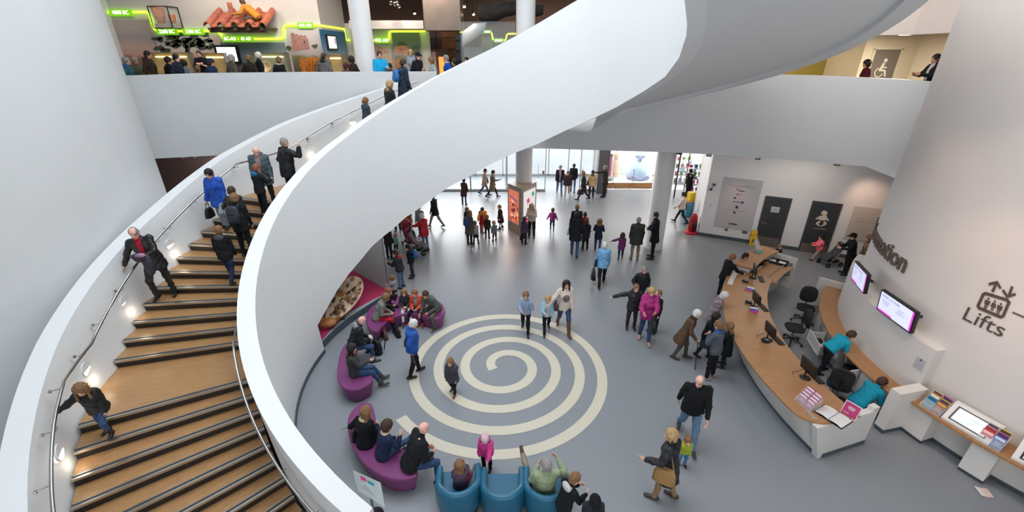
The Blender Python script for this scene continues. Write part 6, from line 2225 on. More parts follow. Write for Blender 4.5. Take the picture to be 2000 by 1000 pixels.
def leaflet_rack(label, p, rz, rows, cols, lw, lh, cols_, tilt, gname, words, name='leaflet_rack', step=.042, rise=.05):
 """clear stepped holder; every stack of leaflets in it is a thing of its own"""
 t = thing(name, label, 'leaflet rack', p, rz, local=True)
 W_ = cols * (lw + .012)
 mb = MB()
 for r_ in range(rows + 1):
  mb.box((0, r_ * step - .012, r_ * rise + .06), (W_ + .02, .006, .12), tilt=Matrix.Rotation(rad(-tilt), 3, 'X'))
 for s_ in (-1, 1):
  vs = [(s_ * W_ / 2, -.03, 0), (s_ * W_ / 2, rows * step + .05, 0), (s_ * W_ / 2, rows * step + .05, rows * rise + .12), (s_ * W_ / 2, -.03, .06)]
  mb.add(vs + [(x + .006 * s_, y, z) for x, y, z in vs], [(0, 1, 2, 3), (7, 6, 5, 4), (0, 4, 5, 1), (1, 5, 6, 2), (2, 6, 7, 3), (3, 7, 4, 0)])
 child('holder', mb, GLT, t)
 M = Matrix.Translation(Vector(p)) @ Matrix.Rotation(rz, 4, 'Z')
 for r_ in range(rows):
  for c in range(cols):
   cc = cols_[(r_ * cols + c) % len(cols_)]
   l = thing('leaflet', '', 'leaflet', M @ Vector(((c - (cols - 1) / 2) * (lw + .012), r_ * step + .008, r_ * rise + .015)), rz, gname, local=True)
   tl = Matrix.Rotation(rad(-tilt), 3, 'X')
   cv = child('cover', MB().box(tl @ Vector((0, 0, lh / 2)), (lw, .02, lh), tilt=tl), mat('cover_' + cc[0], cc[0], .45, noise=.12, scale=18), l)
   mb = MB()
   quad(mb, tl @ Vector((0, -.0115, lh * .82)), (1, 0, 0), tl @ UP, lw * .9, lh * .2)
   for k in range(2):
    quad(mb, tl @ Vector((0, -.0115, lh * (.5 - .12 * k))), (1, 0, 0), tl @ UP, lw * (.6 - .2 * k), lh * .05)
   child('title_band', mb, mat('cover_' + cc[1], cc[1], .45), l)
   pos_ = ('left', 'right')[c] if cols == 2 else ('leftmost', 'second from the left', 'third from the left', 'rightmost')[c]
   row_ = ('front', 'second', 'third', 'top')[r_] if rows == 4 else (('front', 'middle', 'back')[r_])
   l['label'] = f"{cc[2]} leaflets, {pos_} column, {row_} row of the {words}"
 return t
p = on_desk(1568, 793)
d, tg = tang(p)
leaflet_rack('clear rack of pink and white leaflets on the near end of the desk', p, math.atan2(d.y, d.x) + pi / 2 + rad(6), 4, 2, .16, .19, [('B83A78', 'DAD6D8', 'pink and white')], 24, 'pink leaflets on the desk', 'desk rack')
p = on_desk(1583, 813)
o = obj('perspex_block', MB().box((0, 0, .02), (.22, .08, .04)), GLT)
o.location = p
o.rotation_euler = (0, 0, math.atan2(d.y, d.x) + pi / 2)
tag(o, 'clear perspex strip on the worktop before the pink leaflet rack', 'perspex strip')
# open visitors' book and pink sign
p = at_z(1627, 814, .95)
t = thing('visitor_book', 'open white visitors book with dark cover on the near end of the desk', 'book', p, rad(-62), local=True)
child('cover', MB().box((0, 0, .008), (.52, .40, .016)), BLACKP, t)
mb = MB()
for s_ in (-1, 1):
 rg = []
 xs = np.linspace(.005, .245, 8)
 A_ = [Vector((s_ * x, -.185, .018 + .022 * sin(pi * min(1, x / .24 * 1.1)) ** .7 if x < .22 else .02)) for x in xs]
 B_ = [Vector((q.x, .185, q.z)) for q in A_]
 mb.sheet(A_, B_) if s_ < 0 else mb.sheet(B_, A_)
child('pages', mb, mat('page_white', 'DAD8D6', .6), t)
p = at_z(1656, 812, .95)
t = thing('desk_sign', 'upright pink desk sign with white lettering behind the visitors book', 'sign', p, rad(-62), local=True)
tl = Matrix.Rotation(rad(-18), 3, 'X')
child('sign_plate', MB().box(tl @ Vector((0, 0, .13)), (.28, .012, .3), tilt=tl), mat('sign_pale', 'D8CCD2', .4), t)
mb = MB()
for s_ in (-1,):
 quad(mb, tl @ Vector((0, .0075 * s_, .13)), (1, 0, 0), tl @ UP, .25, .265)
 for k, (x_, z_, w_) in enumerate(((0, .185, .11), (0, .16, .13), (0, .135, .09), (-.05, .045, .09))):
  quad(mb, tl @ Vector((x_, .0085 * s_, z_)), (1, 0, 0), tl @ UP, w_, .012, 1)
child('pink_face', mb, [mat('sign_pink', 'B83A72', .5), WHITE], t)
# ---------------------------------------------------------------- round wall: lining, back counter, cabinets
A = np.linspace(128, 189.6, 50)
mb = MB()
LT = 1.95
mb.sheet([pol(DRM, DL, a, 0) for a in A], [pol(DRM, DL, a, LT) for a in A]).sheet([pol(DRM, DL, a, LT) for a in A], [pol(DRM, DR, a, LT) for a in A], 0, False)
mb.f = [f[::-1] for f in mb.f]
for i in (0, -1):
 mb.add([pol(DRM, DL, A[i], 0), pol(DRM, DL, A[i], LT), pol(DRM, DR, A[i], LT), pol(DRM, DR, A[i], 0)], [(0, 1, 2, 3)])
struct('trim_4', mb, mat('lining_white', 'CFCDCB', .5, noise=.01, scale=2, spec=.3))
BC = thing('back_counter', 'curved oak back counter along the round white wall', 'counter', pol(DRM, 5.1, 160))
arc_top('worktop', DRM, DL, 5.34, 131, 187.6, .74, .78, OAKT, BC, 50)
e0, e1 = pol(DRM, DL + .01, 130.6), pol(DRM, 5.6, 131.6)
d = (e1 - e0).normalized()
nn = Vector((-d.y, d.x, 0))
obj('end_panel', MB().prism([(q.x, q.y) for q in (e0, e1, e1 - nn * .06, e0 - nn * .06)][::-1], 0, .98), PW, BC)
CABW = mat('cabinet_white', 'C9C8C8', .45, noise=.01, scale=4)
edges = [134, 143, 152, 161, 170, 179, 187]
cab_lb = ['white cabinet under the far end of the back counter', 'white cabinet under the back counter behind the black chairs', 'white cabinet under the back counter beside the bending attendant', 'white cabinet with an open drawer before the bending attendant', 'white cabinet with an open door beside the crouching attendant', 'white cabinet under the near end of the back counter']
for k in range(6):
 a0_, a1_ = edges[k] + .15, edges[k + 1] - .15
 am = (a0_ + a1_) / 2
 t = thing('cabinet', cab_lb[k], 'cabinet', pol(DRM, 5.1, am), 0, 'cabinets under the back counter')
 AA_ = np.linspace(a0_, a1_, 6)
 mb = MB()
 F0, F1_ = [pol(DRM, 5.26, a, .1) for a in AA_], [pol(DRM, 5.26, a, .735) for a in AA_]
 G0, G1 = [pol(DRM, DL + .01, a, .1) for a in AA_], [pol(DRM, DL + .01, a, .735) for a in AA_]
 if k in (3, 4):
  mb.sheet(G0, G1, 0, False)
 else:
  mb.sheet(F1_, F0, 0, False)
 mb.sheet(F0, G0, 0, False).sheet(G1, F1_, 0, False)
 for i in (0, -1):
  mb.add([F0[i], F1_[i], G1[i], G0[i]], [(0, 1, 2, 3)])
 obj('carcass', mb, CABW if k not in (3, 4) else CABW, t)
 obj('plinth', MB().sheet([pol(DRM, 5.2, a, .1) for a in AA_], [pol(DRM, 5.2, a, 0) for a in AA_]), PLINTH, t)
 dirn = Vector((cos(rad(am)), sin(rad(am)), 0))
 tg = Vector((-dirn.y, dirn.x, 0))
 w = rad(a1_ - a0_) * 5.28
 if k == 3:
  c = pol(DRM, 5.30 + .2, am, .52)
  mb = MB()
  rz = math.atan2(tg.y, tg.x)
  mb.box(c + dirn * .17, (w * .96, .02, .3), rz).box(c - UP * .12, (w * .9, .4, .015), rz)
  for s_ in (-1, 1):
   mb.box(c + tg * s_ * w * .44, (.015, .4, .24), rz)
  dr = obj('drawer', mb, CABW, t)
  for q, (du, dv, sz, col, nm, lb) in enumerate(((-.2, .0, (.2, .12, .1), '23201F', 'pouch', 'black pouch in the open drawer'), (.05, .05, (.22, .16, .06), 'A8A890', 'envelope', 'pale folder in the open drawer'), (.24, -.04, (.16, .14, .09), '7A7A3A', 'box', 'small olive box in the open drawer'))):
   o = obj(nm, MB().box((0, 0, sz[2] / 2), sz, .4 * q, bev=.008), mat('drawer_' + col, col, .6, noise=.1, scale=12))
   o.location = c - UP * .11 + tg * du + dirn * dv
   tag(o, lb, nm)
 elif k == 4:
  hinge = pol(DRM, 5.28, a1_, .42)
  dd = (dirn * .95 + tg * .3).normalized()
  mb = MB()
  mb.box(hinge + dd * w * .45, (w * .9, .02, .62), math.atan2(dd.y, dd.x))
  dr = obj('door', mb, CABW, t)
  c_ = child('handle', MB().tube([hinge + dd * w * .8 - tg * .02 + UP * .1, hinge + dd * w * .8 - tg * .05 + UP * .1, hinge + dd * w * .8 - tg * .05 - UP * .02, hinge + dd * w * .8 - tg * .02 - UP * .02], .006, 6), STEEL, dr)
  o = obj('storage_crate', MB().box((0, 0, .15), (.4, .26, .28), rz, bev=.01), BLACKP)
  o.location = pol(DRM, 5.1, am, .12)
  tag(o, 'dark crate inside the open cabinet', 'crate')
 else:
  for s_ in (-1, 1):
   c = pol(DRM, 5.272, am + s_ * (a1_ - a0_) * .25, .42)
   mb = MB()
   dn = Vector((c.x - DRM[0], c.y - DRM[1], 0)).normalized()
   mb.box(c, (w * .485, .02, .62), math.atan2(dn.x, -dn.y))
   dr = obj('door', mb, CABW, t)
   tt = Vector((-dn.y, dn.x, 0))
   hp = c + dn * .012 - tt * s_ * w * .2 + UP * .2
   c_ = child('handle', MB().tube([hp, hp + dn * .03, hp + dn * .03 - UP * .12, hp - UP * .12], .006, 6), STEEL, dr)
# small things on the back counter
on_bc = lambda x, y: at_z(x, y, .78)
t = thing('desk_telephone', 'black desk telephone on the near end of the back counter', 'telephone', on_bc(1727, 714), rad(-70), local=True)
child('body', MB().box((0, 0, .03), (.2, .2, .05), tilt=Matrix.Rotation(rad(10), 3, 'X'), bev=.012), BLACKP, t)
mb = MB().tube([(-.08, -.09, .08), (-.08, .09, .08)], .02, 10).ball((-.08, -.09, .07), (.03, .03, .025), 10).ball((-.08, .09, .07), (.03, .03, .025), 10)
child('handset', mb, BLACKP, t)
t = thing('radio_handset', 'black radio handset lying beside the desk telephone', 'radio', on_bc(1743, 723), rad(-50), local=True)
child('body', MB().box((0, 0, .02), (.06, .2, .035), bev=.008), BLACKP, t)
child('aerial', MB().tube([(.02, .1, .02), (.02, .2, .02)], .007, 8), BLACKP, t)
o = obj('red_purse', MB().ball((0, 0, .035), (.1, .06, .035), 16), RED)
o.location = on_bc(1712, 699)
obj('clasp', MB().tube([(-.06, 0, .07), (.06, 0, .07)], .006, 6), STEEL, o).matrix_parent_inverse = Matrix.Identity(4)
tag(o, 'small red purse on the back counter beside the round wall', 'purse')
o = obj('paper_cup', MB().lathe((0, 0, 0), [(.03, 0), (.042, .1), (.038, .1), (.028, .01), (0, .01)], 20), WHITE)
o.location = on_bc(1640, 602)
tag(o, 'small white cup on the far part of the back counter', 'cup')
# partition stub with a cap between the two counters
e0, e1 = pol(DRM, DL, 189.2), pol(DRM, 5.62, 189.6)
d = (e1 - e0).normalized()
nn = Vector((-d.y, d.x, 0))
t = thing('partition', 'white capped stub partition between the back counter and the leaflet counter', 'partition', (e0 + e1) / 2)
obj('panel', MB().prism([(q.x, q.y) for q in (e0, e1, e1 + nn * .2, e0 + nn * .2)], 0.12, 1.1), PW, t)
obj('plinth', MB().prism([(q.x, q.y) for q in (e0, e1 - d * .02, e1 - d * .02 + nn * .19, e0 + nn * .19)], 0, .12), PLINTH, t)
o = obj('wall_notice', MB(), WHITE)
bpy.data.objects.remove(o)
mb = MB()
p = at_cyl(1796, 711, DRM, DL)
dn = Vector((p.x - DRM[0], p.y - DRM[1], 0)).normalized()
tg = UP.cross(dn)
slab(mb, p, tg, UP, .2, .28, .006, 0)
for k in range(5):
 quad(mb, p + dn * .008 + UP * (.06 - .035 * k), tg, UP, .14, .008, 1)
disc(mb, p + dn * .008 + UP * .1, tg, UP, .022, 2)
o = obj('notice', mb, [mat('notice_pale', 'B8B6BC', .5), mat('ink_grey', '6A6A72', .6), mat('ink_blue', '2C3E7A', .6)])
tag(o, 'small printed notice on the white lining beside the partition', 'notice')
# ---------------------------------------------------------------- leaflet counter beyond the partition
LC = thing('leaflet_counter', 'narrow oak counter with white supports along the round wall at the right edge', 'counter', pol(DRM, 4.9, 200))
arc_top('worktop', DRM, DR + .012, 5.22, 190.6, 226, .80, .845, OAKT, LC, 30)
A = np.linspace(190.6, 226, 30)
mb = MB().sheet([pol(DRM, DR + .1, a, .8) for a in A], [pol(DRM, DR + .1, a, .1) for a in A])
mb.sheet([pol(DRM, DR + .09, a, .1) for a in A], [pol(DRM, DR + .09, a, 0) for a in A], 1)
obj('back_panel', mb, [PW, PLINTH], LC)
for a0_, a1_ in ((190.7, 195.9), (203.0, 207.2), (214.6, 219)):
 AA_ = np.linspace(a0_, a1_, 6)
 mb = MB()
 F0, F1_ = [pol(DRM, 5.12, a, .1) for a in AA_], [pol(DRM, 5.12, a, .8) for a in AA_]
 G0, G1 = [pol(DRM, DR + .1, a, .1) for a in AA_], [pol(DRM, DR + .1, a, .8) for a in AA_]
 mb.sheet(F1_, F0, 0, False).sheet(F0, G0, 0, False)
 for i in (0, -1):
  mb.add([F0[i], F1_[i], G1[i], G0[i]], [(0, 1, 2, 3)])
 pd = obj('pedestal', mb, PW, LC)
 mb = MB().sheet([pol(DRM, 5.06, a, .1) for a in AA_], [pol(DRM, 5.06, a, 0) for a in AA_])
 c_ = child('plinth', mb, PLINTH, pd)
on_lc = lambda x, y: at_z(x, y, .845)
ang_lc = lambda x, y: math.degrees(math.atan2(on_lc(x, y).y - DRM[1], on_lc(x, y).x - DRM[0])) % 360
def face_out(p):
 return math.atan2(p.y - DRM[1], p.x - DRM[0]) + pi / 2
R1 = [('2E8CA8', '1E5A78', 'turquoise'), ('8A3A4A', 'C8A040', 'plum'), ('C87A3A', 'D8D0C8', 'orange'), ('A8A838', '4A2A3A', 'yellow-green'), ('B8A890', '5A3A2A', 'beige'), ('B83A78', '2A2A4A', 'magenta')]
R2 = [('C83A4A', 'E0C8C0', 'red'), ('2E5AA8', 'C8D0E0', 'blue'), ('C85A5A', '8A2A3A', 'coral'), ('A03A7A', '3A2A4A', 'purple'), ('C8C0A0', '3A3A6A', 'cream'), ('B8A838', '3A2A2A', 'mustard')]
p = pol(DRM, 5.13, ang_lc(1840, 796), .845)
leaflet_rack('black backed rack of coloured leaflets left of the touchscreen on the right hand counter', p, face_out(p), 3, 2, .16, .25, R1, 24, 'leaflets in the rack beside the partition', 'rack beside the partition', step=.045, rise=.06)
p = pol(DRM, 5.13, ang_lc(1952, 853), .845)
leaflet_rack('rack of coloured leaflets between the two touchscreens', p, face_out(p), 3, 2, .15, .24, R2, 24, 'leaflets in the rack between the touchscreens', 'rack between the touchscreens', step=.045, rise=.06)
def kiosk(label, x, y):
 p = pol(DRM, 4.98, ang_lc(x, y), .845)
 rz = face_out(p)
 t = thing('touchscreen_kiosk', label, 'touchscreen', p, rz, 'touchscreens on the counter', local=True)
 rg = []
 w = .36
 prof = [(-.16, .0), (-.16, .05), (.1, .34), (.16, .36), (.2, .3), (.2, .0)]
 mb = MB()
 L_ = [Vector((-w, y_, z_)) for y_, z_ in prof]
 Rr = [Vector((w, y_, z_)) for y_, z_ in prof]
 mb.loft([L_, Rr], smooth=False)
 child('housing', mb, mat('kiosk_white', 'D2D0CE', .35), t, .008)
 u, v = Vector((1, 0, 0)), (Vector((0, .1, .34)) - Vector((0, -.16, .05))).normalized()
 c = Vector((0, -.03, .195))
 mb = MB()
 slab(mb, c, u, v, .56, .31, .004)
 sc = child('screen_frame', mb, BLACKP, t)
 mb = MB()
 quad(mb, c + u.cross(v) * .005, u, v, .5, .26)
 m = bpy.data.materials.get('touch_display')
 if not m:
  m = mat('touch_display', 'C8D8E0', .2, emit='BFD0DC', estr=.5)
  N, L = m.node_tree.nodes, m.node_tree.links
  tc_ = N.new('ShaderNodeTexCoord')
  wv = N.new('ShaderNodeTexNoise')
  wv.inputs['Scale'].default_value = 2.6
  wv.inputs['Detail'].default_value = 2
  rr_ = N.new('ShaderNodeValToRGB')
  rr_.color_ramp.elements[0].color = lin('3A5A78')
  rr_.color_ramp.elements[1].color = lin('D8E4DC')
  rr_.color_ramp.elements[0].position = .3
  rr_.color_ramp.elements[1].position = .65
  el = rr_.color_ramp.elements.new(.5)
  el.color = lin('C8A8C0')
  L.new(tc_.outputs['Generated'], wv.inputs['Vector'])
  L.new(wv.outputs['Fac'], rr_.inputs[0])
  L.new(rr_.outputs[0], N['Principled BSDF'].inputs['Emission Color'])
 child('display', mb, m, t)
 return t
kiosk('white sloping touchscreen kiosk between the two leaflet racks', 1902, 833)
kiosk('white sloping touchscreen kiosk cut by the right edge of the picture', 2040, 908)
p = at_z(1921, 962, 0)
t = thing('dropped_leaflet', 'pale leaflet lying open on the floor below the leaflet counter', 'leaflet', p, rad(-15), local=True)
child('left_leaf', MB().box((-.05, 0, .012), (.1, .2, .003), tilt=Matrix.Rotation(rad(8), 3, 'Y')), mat('page_white', 'DAD8D6', .6), t)
child('right_leaf', MB().box((.05, 0, .012), (.1, .2, .003), tilt=Matrix.Rotation(rad(-8), 3, 'Y')), mat('page_blush', 'D0B8AE', .6, noise=.1, scale=20), t)
# ---------------------------------------------------------------- lettering and pictograms on the round wall
BRN = mat('sign_brown', '574840', .55, noise=.04, scale=10)
def cyl_pt(s_, z, R=DR + .012, a_ref=0):
 """s_: distance along the wall from angle a_ref, positive to the right as seen"""
 a = a_ref + math.degrees(s_ / DR)
 return pol(DRM, R, a, z)
pn = at_cyl(1777, 512, DRM, DR)
an = math.degrees(math.atan2(pn.y - DRM[1], pn.x - DRM[0])) % 360
v, f = text_mesh('Information', .60, 0.0, .02, 'RIGHT')
z0 = at_cyl(1762, 512, DRM, DR).z
mb = MB()
mb.add([cyl_pt(q.x, z0 + q.y, DR + .03, an) for q in v], f)
k0 = len(mb.v)
# letter sides
import bmesh
o = obj('lettering', mb, BRN)
md = o.modifiers.new('thick', 'SOLIDIFY')
md.thickness = .03
md.offset = -1
o.name = 'information_lettering'
tag(o, 'large brown raised word Information curving round the white wall', 'lettering')
def cyl_poly(mb, pts, m=0, off=.012, sub=3):
 q = []
 n = len(pts)
 for i in range(n):
  for k in range(sub):
   f_ = k / sub
   x = pts[i][0] * (1 - f_) + pts[(i + 1) % n][0] * f_
   y = pts[i][1] * (1 - f_) + pts[(i + 1) % n][1] * f_
   q.append(at_cyl(x, y, DRM, DR + off))
 mb.add(q, [tuple(range(len(q)))], m)
z8 = lambda x, y: (1600 + x * .26, 440 + y * .26)
def zline(mb, pts, w, closed=False, off=.012):
 """a stroke of pixel width w in the zoomed frame along pts"""
 pts = [Vector((x, y)) for x, y in pts]
 n = len(pts)
 for i in range(n if closed else n - 1):
  a, b = pts[i], pts[(i + 1) % n]
  d = (b - a).normalized()
  s_ = Vector((-d.y, d.x)) * w / 2
  cyl_poly(mb, [z8(*(a - s_ - d * w * .3)), z8(*(b - s_ + d * w * .3)), z8(*(b + s_ + d * w * .3)), z8(*(a + s_ - d * w * .3))], 0, off, 2)
  off += .0002
t = thing('lifts_sign', 'brown lift pictogram with up and down arrows above the word Lifts', 'sign', at_cyl(1940, 610, DRM, DR))
mb = MB()
zline(mb, [(1250, 512), (1412, 562), (1425, 580), (1383, 680), (1362, 690), (1202, 622), (1193, 605), (1232, 520)], 24, True)
obj('lift_frame', mb, BRN, t)
mb = MB()
zline(mb, [(1303, 495), (1332, 432)], 22)
zline(mb, [(1278, 442), (1335, 428), (1360, 472)], 20)
zline(mb, [(1448, 465), (1425, 530)], 22)
zline(mb, [(1382, 490), (1412, 537), (1470, 518)], 20)
obj('arrows', mb, BRN, t)
mb = MB()
for k, (hx, hy) in enumerate(((1272, 552), (1320, 572), (1366, 592))):
 ux, uy = Vector((.92, .38)), Vector((-.34, .94))
 P_ = lambda a, b: z8(*(Vector((hx, hy)) + ux * a + uy * b))
 cyl_poly(mb, [P_(9 * cos(q), 9 * sin(q)) for q in [2 * pi * i / 12 for i in range(12)]], 0, .012, 1)
 if k == 1:
  cyl_poly(mb, [P_(-14, 13), P_(14, 13), P_(22, 46), P_(-22, 46)], 0)
  cyl_poly(mb, [P_(-10, 46), P_(-2, 46), P_(-2, 74), P_(-10, 74)], 0)
  cyl_poly(mb, [P_(2, 46), P_(10, 46), P_(10, 74), P_(2, 74)], 0)
 else:
  cyl_poly(mb, [P_(-22, 13), P_(22, 13), P_(20, 46), P_(-20, 46)], 0)
  cyl_poly(mb, [P_(-12, 46), P_(-2, 46), P_(-2, 84), P_(-12, 84)], 0)
  cyl_poly(mb, [P_(2, 46), P_(12, 46), P_(12, 84), P_(2, 84)], 0)
obj('figures', mb, BRN, t)
pl_ = at_cyl(*z8(1235, 728), DRM, DR)
al = math.degrees(math.atan2(pl_.y - DRM[1], pl_.x - DRM[0])) % 360
v, f = text_mesh('Lifts', .40, 0.0, .003, 'CENTER')
mb = MB()
mb.add([cyl_pt(q.x, pl_.z + q.y, DR + .012, al) for q in v], f)
obj('lettering', mb, BRN, t)
mb = MB()
zline(mb, [(1455, 655), (1640, 735)], 12)
zline(mb, [(1560, 760), (1640, 735)], 12)
obj('direction_arrow', mb, BRN, t)
# ---------------------------------------------------------------- wall screens on arms
TVB = mat('screen_lilac', 'DCE0F0', .3, emit='C6CCEA', estr=.62)
def wall_tv(label, tl, tr, br, bl, R, title, wall_px):
 q = [at_cyl(*p, DRM, R) for p in (tl, tr, br, bl)]
 c = sum(q, Vector()) / 4
 u = ((q[1] - q[0]) + (q[2] - q[3])) / 2
 w = math.hypot(u.x, u.y)
 h = ((q[0].z - q[3].z) + (q[1].z - q[2].z)) / 2
 u = Vector((u.x, u.y, 0)).normalized()
 n0 = u.cross(UP)
 v = (UP * cos(rad(7)) + n0 * sin(rad(7))).normalized()
 n = u.cross(v)
 t = thing('television', label, 'television', c)
 mb = MB()
 slab(mb, c - n * .08, u, v, w, h, .08)
 obj('casing', mb, BLACKP, t, .008)
 mb = MB()
 quad(mb, c + n * .002, u, v, w * .93, h * .88)
 quad(mb, c + n * .003 - v * h * .40 - u * w * .26, u, v, w * .41, h * .07, 2)
 quad(mb, c + n * .003 + u * w * .445, u, v, w * .04, h * .88, 2)
 put_text(mb, title, c + n * .002 + v * h * .31 - u * w * .42, u, v, h * .14, 1, .001, .003, 'LEFT')
 for k in range(3):
  for j in range(2):
   quad(mb, c + n * .004 + v * h * (.13 - .085 * k) + u * w * (-.28 + .42 * j), u, v, w * (.24 - .04 * ((k + j) % 3)), h * .03, 3)
 obj('display', mb, [TVB, mat('screen_ink', '4A4458', .4, emit='3A3448', estr=.3), mat('screen_magenta', 'C83AB8', .3, emit='C832B8', estr=1.0), mat('screen_ink_pale', 'A8A8BE', .4, emit='9A9AB4', estr=.5)], t)
 aw = math.degrees(math.atan2(c.y - DRM[1], c.x - DRM[0]))
 wpt = at_cyl(*wall_px, DRM, DR)
 obj('arm', MB().tube([c - n * .08, c - n * .16, wpt + Vector((wpt.x - DRM[0], wpt.y - DRM[1], 0)).normalized() * .03, wpt], .035, 10), DARKMET, t)
 return t
wall_tv('wall television with a lilac page above the bending attendant', (1723.5, 566), (1795, 609), (1774, 652), (1708, 604), 5.05, "What's on today", (1800, 618))
wall_tv('wall television seen edge-on beside the word Information', (1673, 507.6), (1697.5, 539), (1681, 578), (1660, 541), 5.12, "What's on today", (1705, 550))
# warm spots on the round wall and the back wall panel
lamp('SPOT', 'wall_washer', (5.8, 5.4, 9.5), 330, (1, .76, .62), .3, aim=at_cyl(1920, 560, DRM, DR), spot=50, blend=1)
for x_, y_, e_ in ((1830, 400, 40), (1925, 560, 60), (1990, 700, 40)):
 q = at_cyl(x_, y_, DRM, DR)
 o_ = Vector((q.x - DRM[0], q.y - DRM[1], 0)).normalized()
 lamp('SPOT', 'wall_spot', q + o_ * 1.9 + UP * 2.2, e_, (1, .62, .42), .2, aim=q - UP * .3, spot=75, blend=1)
lamp('SPOT', 'panel_spot', on_back(1690, 335, .9) + UP * .0, 70, (1, .62, .42), .15, aim=on_back(1700, 430), spot=80, blend=1)
lamp('SPOT', 'panel_spot', on_back(1440, 330, 1.0), 24, (1, .62, .45), .1, aim=on_back(1436, 400), spot=50, blend=1)
# ---------------------------------------------------------------- magenta benches, tub chairs, office chairs, display plinth
MAG = mat('magenta_vinyl', '743668', .42, noise=.05, scale=6, bump=.05, bscale=30, spec=.4)
TEAL = mat('teal_leatherette', '1C5C78', .38, noise=.06, scale=6, bump=.08, bscale=30, spec=.45)
def smooth_loop(pts, n=72):
 """closed curve through the points (Catmull-Rom)"""
 out = []
 N_ = len(pts)
 for i in range(N_):
  p0, p1, p2, p3 = pts[i - 1], pts[i], pts[(i + 1) % N_], pts[(i + 2) % N_]
  for k in range(6):
   t_ = k / 6
   out.append(.5 * ((2 * p1) + (p2 - p0) * t_ + (2 * p0 - 5 * p1 + 4 * p2 - p3) * t_ ** 2 + (3 * p1 - p0 - 3 * p2 + p3) * t_ ** 3))
 return out
def bench(label, px, top=.45):
 pts = smooth_loop([at_z(x, y, top) for x, y in px])
 c = sum(pts, Vector()) / len(pts)
 area = sum(pts[i].x * pts[(i + 1) % len(pts)].y - pts[(i + 1) % len(pts)].x * pts[i].y for i in range(len(pts)))
 if area < 0:
  pts.reverse()
 def inset(d, z):
  o = []
  n = len(pts)
  for i in range(n):
   a, b = pts[i - 1], pts[(i + 1) % n]
   t_ = Vector((b.x - a.x, b.y - a.y, 0)).normalized()
   o.append(Vector((pts[i].x - t_.y * d, pts[i].y + t_.x * d, z)))
  return o
 t = thing('curved_bench', label, 'bench', (c.x, c.y, 0), 0, 'magenta curved benches')
 rings = [inset(.09, .03), inset(.045, .25), inset(.0, top - .045), inset(.008, top - .014), inset(.03, top)]
 mb = MB().loft(rings[:-1] + [rings[-1]], caps=False)
 mb.add(rings[-1], [tuple(range(len(pts)))], 0, False)
 obj('upholstery', mb, MAG, t)
 obj('base', MB().loft([inset(.13, 0), inset(.13, .035)], smooth=False), BLACKP, t)
 return t
bench('crescent magenta bench under the bald phone reader and the long-haired woman in jeans', [(688, 664), (676, 670), (667, 682), (661, 700), (658, 724), (660, 744), (670, 757), (686, 762), (706, 758), (728, 743), (726, 731), (714, 722), (704, 706), (698, 690), (697, 676)])
bench('long crescent magenta bench beside the teal tub chairs', [(726, 789), (713, 785), (695, 793), (682, 809), (678, 828), (682, 855), (691, 877), (708, 903), (733, 923), (759, 935), (783, 937), (801, 933), (816, 925), (810, 905), (790, 880), (764, 860), (746, 842), (735, 822), (731, 803)])
bench('magenta bench under the seated family group beside the glass display', [(714, 622), (722, 602), (745, 588), (780, 579), (825, 580), (858, 588), (869, 602), (866, 616), (846, 622), (806, 612), (776, 616), (752, 630), (738, 646), (722, 642)], .44)
def tub_chair(label, x, y, rz, w=.82):
 p = at_z(x, y, .42)
 t = thing('tub_chair', label, 'armchair', (p.x, p.y, 0), rz, 'teal tub chairs', local=True)
 R = w / 2
 path = [(R, .36), (R, .2), (R, .05)] + [(R * cos(a), .0 + R * .98 * sin(a)) for a in np.linspace(0, -pi, 19)[1:-1]] + [(-R, .05), (-R, .2), (-R, .36)]
 path = [Vector((a, b, 0)) for a, b in path]
 tk = .125
 rings = []
 n = len(path)
 for i, q in enumerate(path):
  a, b = path[max(i - 1, 0)], path[min(i + 1, n - 1)]
  d = (b - a).normalized()
  nn_ = Vector((d.y, -d.x, 0))                                     # outward
  if nn_.dot(q) < 0:
   nn_ = -nn_
  f = min(i, n - 1 - i) / ((n - 1) / 2)
  top = .60 + .13 * min(1, f * 1.6)
  e = 1 if 0 < i < n - 1 else .8
  bot = -.055
  sec = [(-.06, .06), (-.005, .2), (0, top - .06), (-.012, top - .025), (-.045, top), (-tk + .045, top), (-tk + .012, top - .025), (-tk, top - .06), (-tk, .42), (-tk, .06)]
  rings.append([q + nn_ * (o_ if e == 1 else (o_ + tk / 2) * e - tk / 2) + UP * (z if z < .3 or e == 1 else z - .02) for o_, z in sec])
 child('shell', MB().loft(rings), TEAL, t)
 o = [Vector((q.x * (1 - tk / R * .85), q.y * (1 - tk / R * .85) if q.y < 0 else q.y * .97, 0)) for q in path]
 top_ = [q + UP * .42 for q in o]
 mid_ = [q * 1.0 + UP * .385 for q in o]
 mb = MB().loft([[Vector((q.x * .96, q.y * .96, .16)) for q in o], mid_, [Vector((q.x * .985, q.y * .985, .41)) for q in o], [Vector((q.x * .95, q.y * .95, .425)) for q in o]])
 child('seat', mb, TEAL, t)
 child('base', MB().loft([[q * .86 + UP * z for q in path] for z in (0, .07)], smooth=False), BLACKP, t)
 return t
tub_chair('teal tub chair holding the little girl, leftmost of three', 896, 952, rad(4))
tub_chair('empty teal tub chair, middle of three', 982, 958, rad(1), .80)
tub_chair('teal tub chair under the man in the green jacket, rightmost of three', 1066, 958, rad(-3))
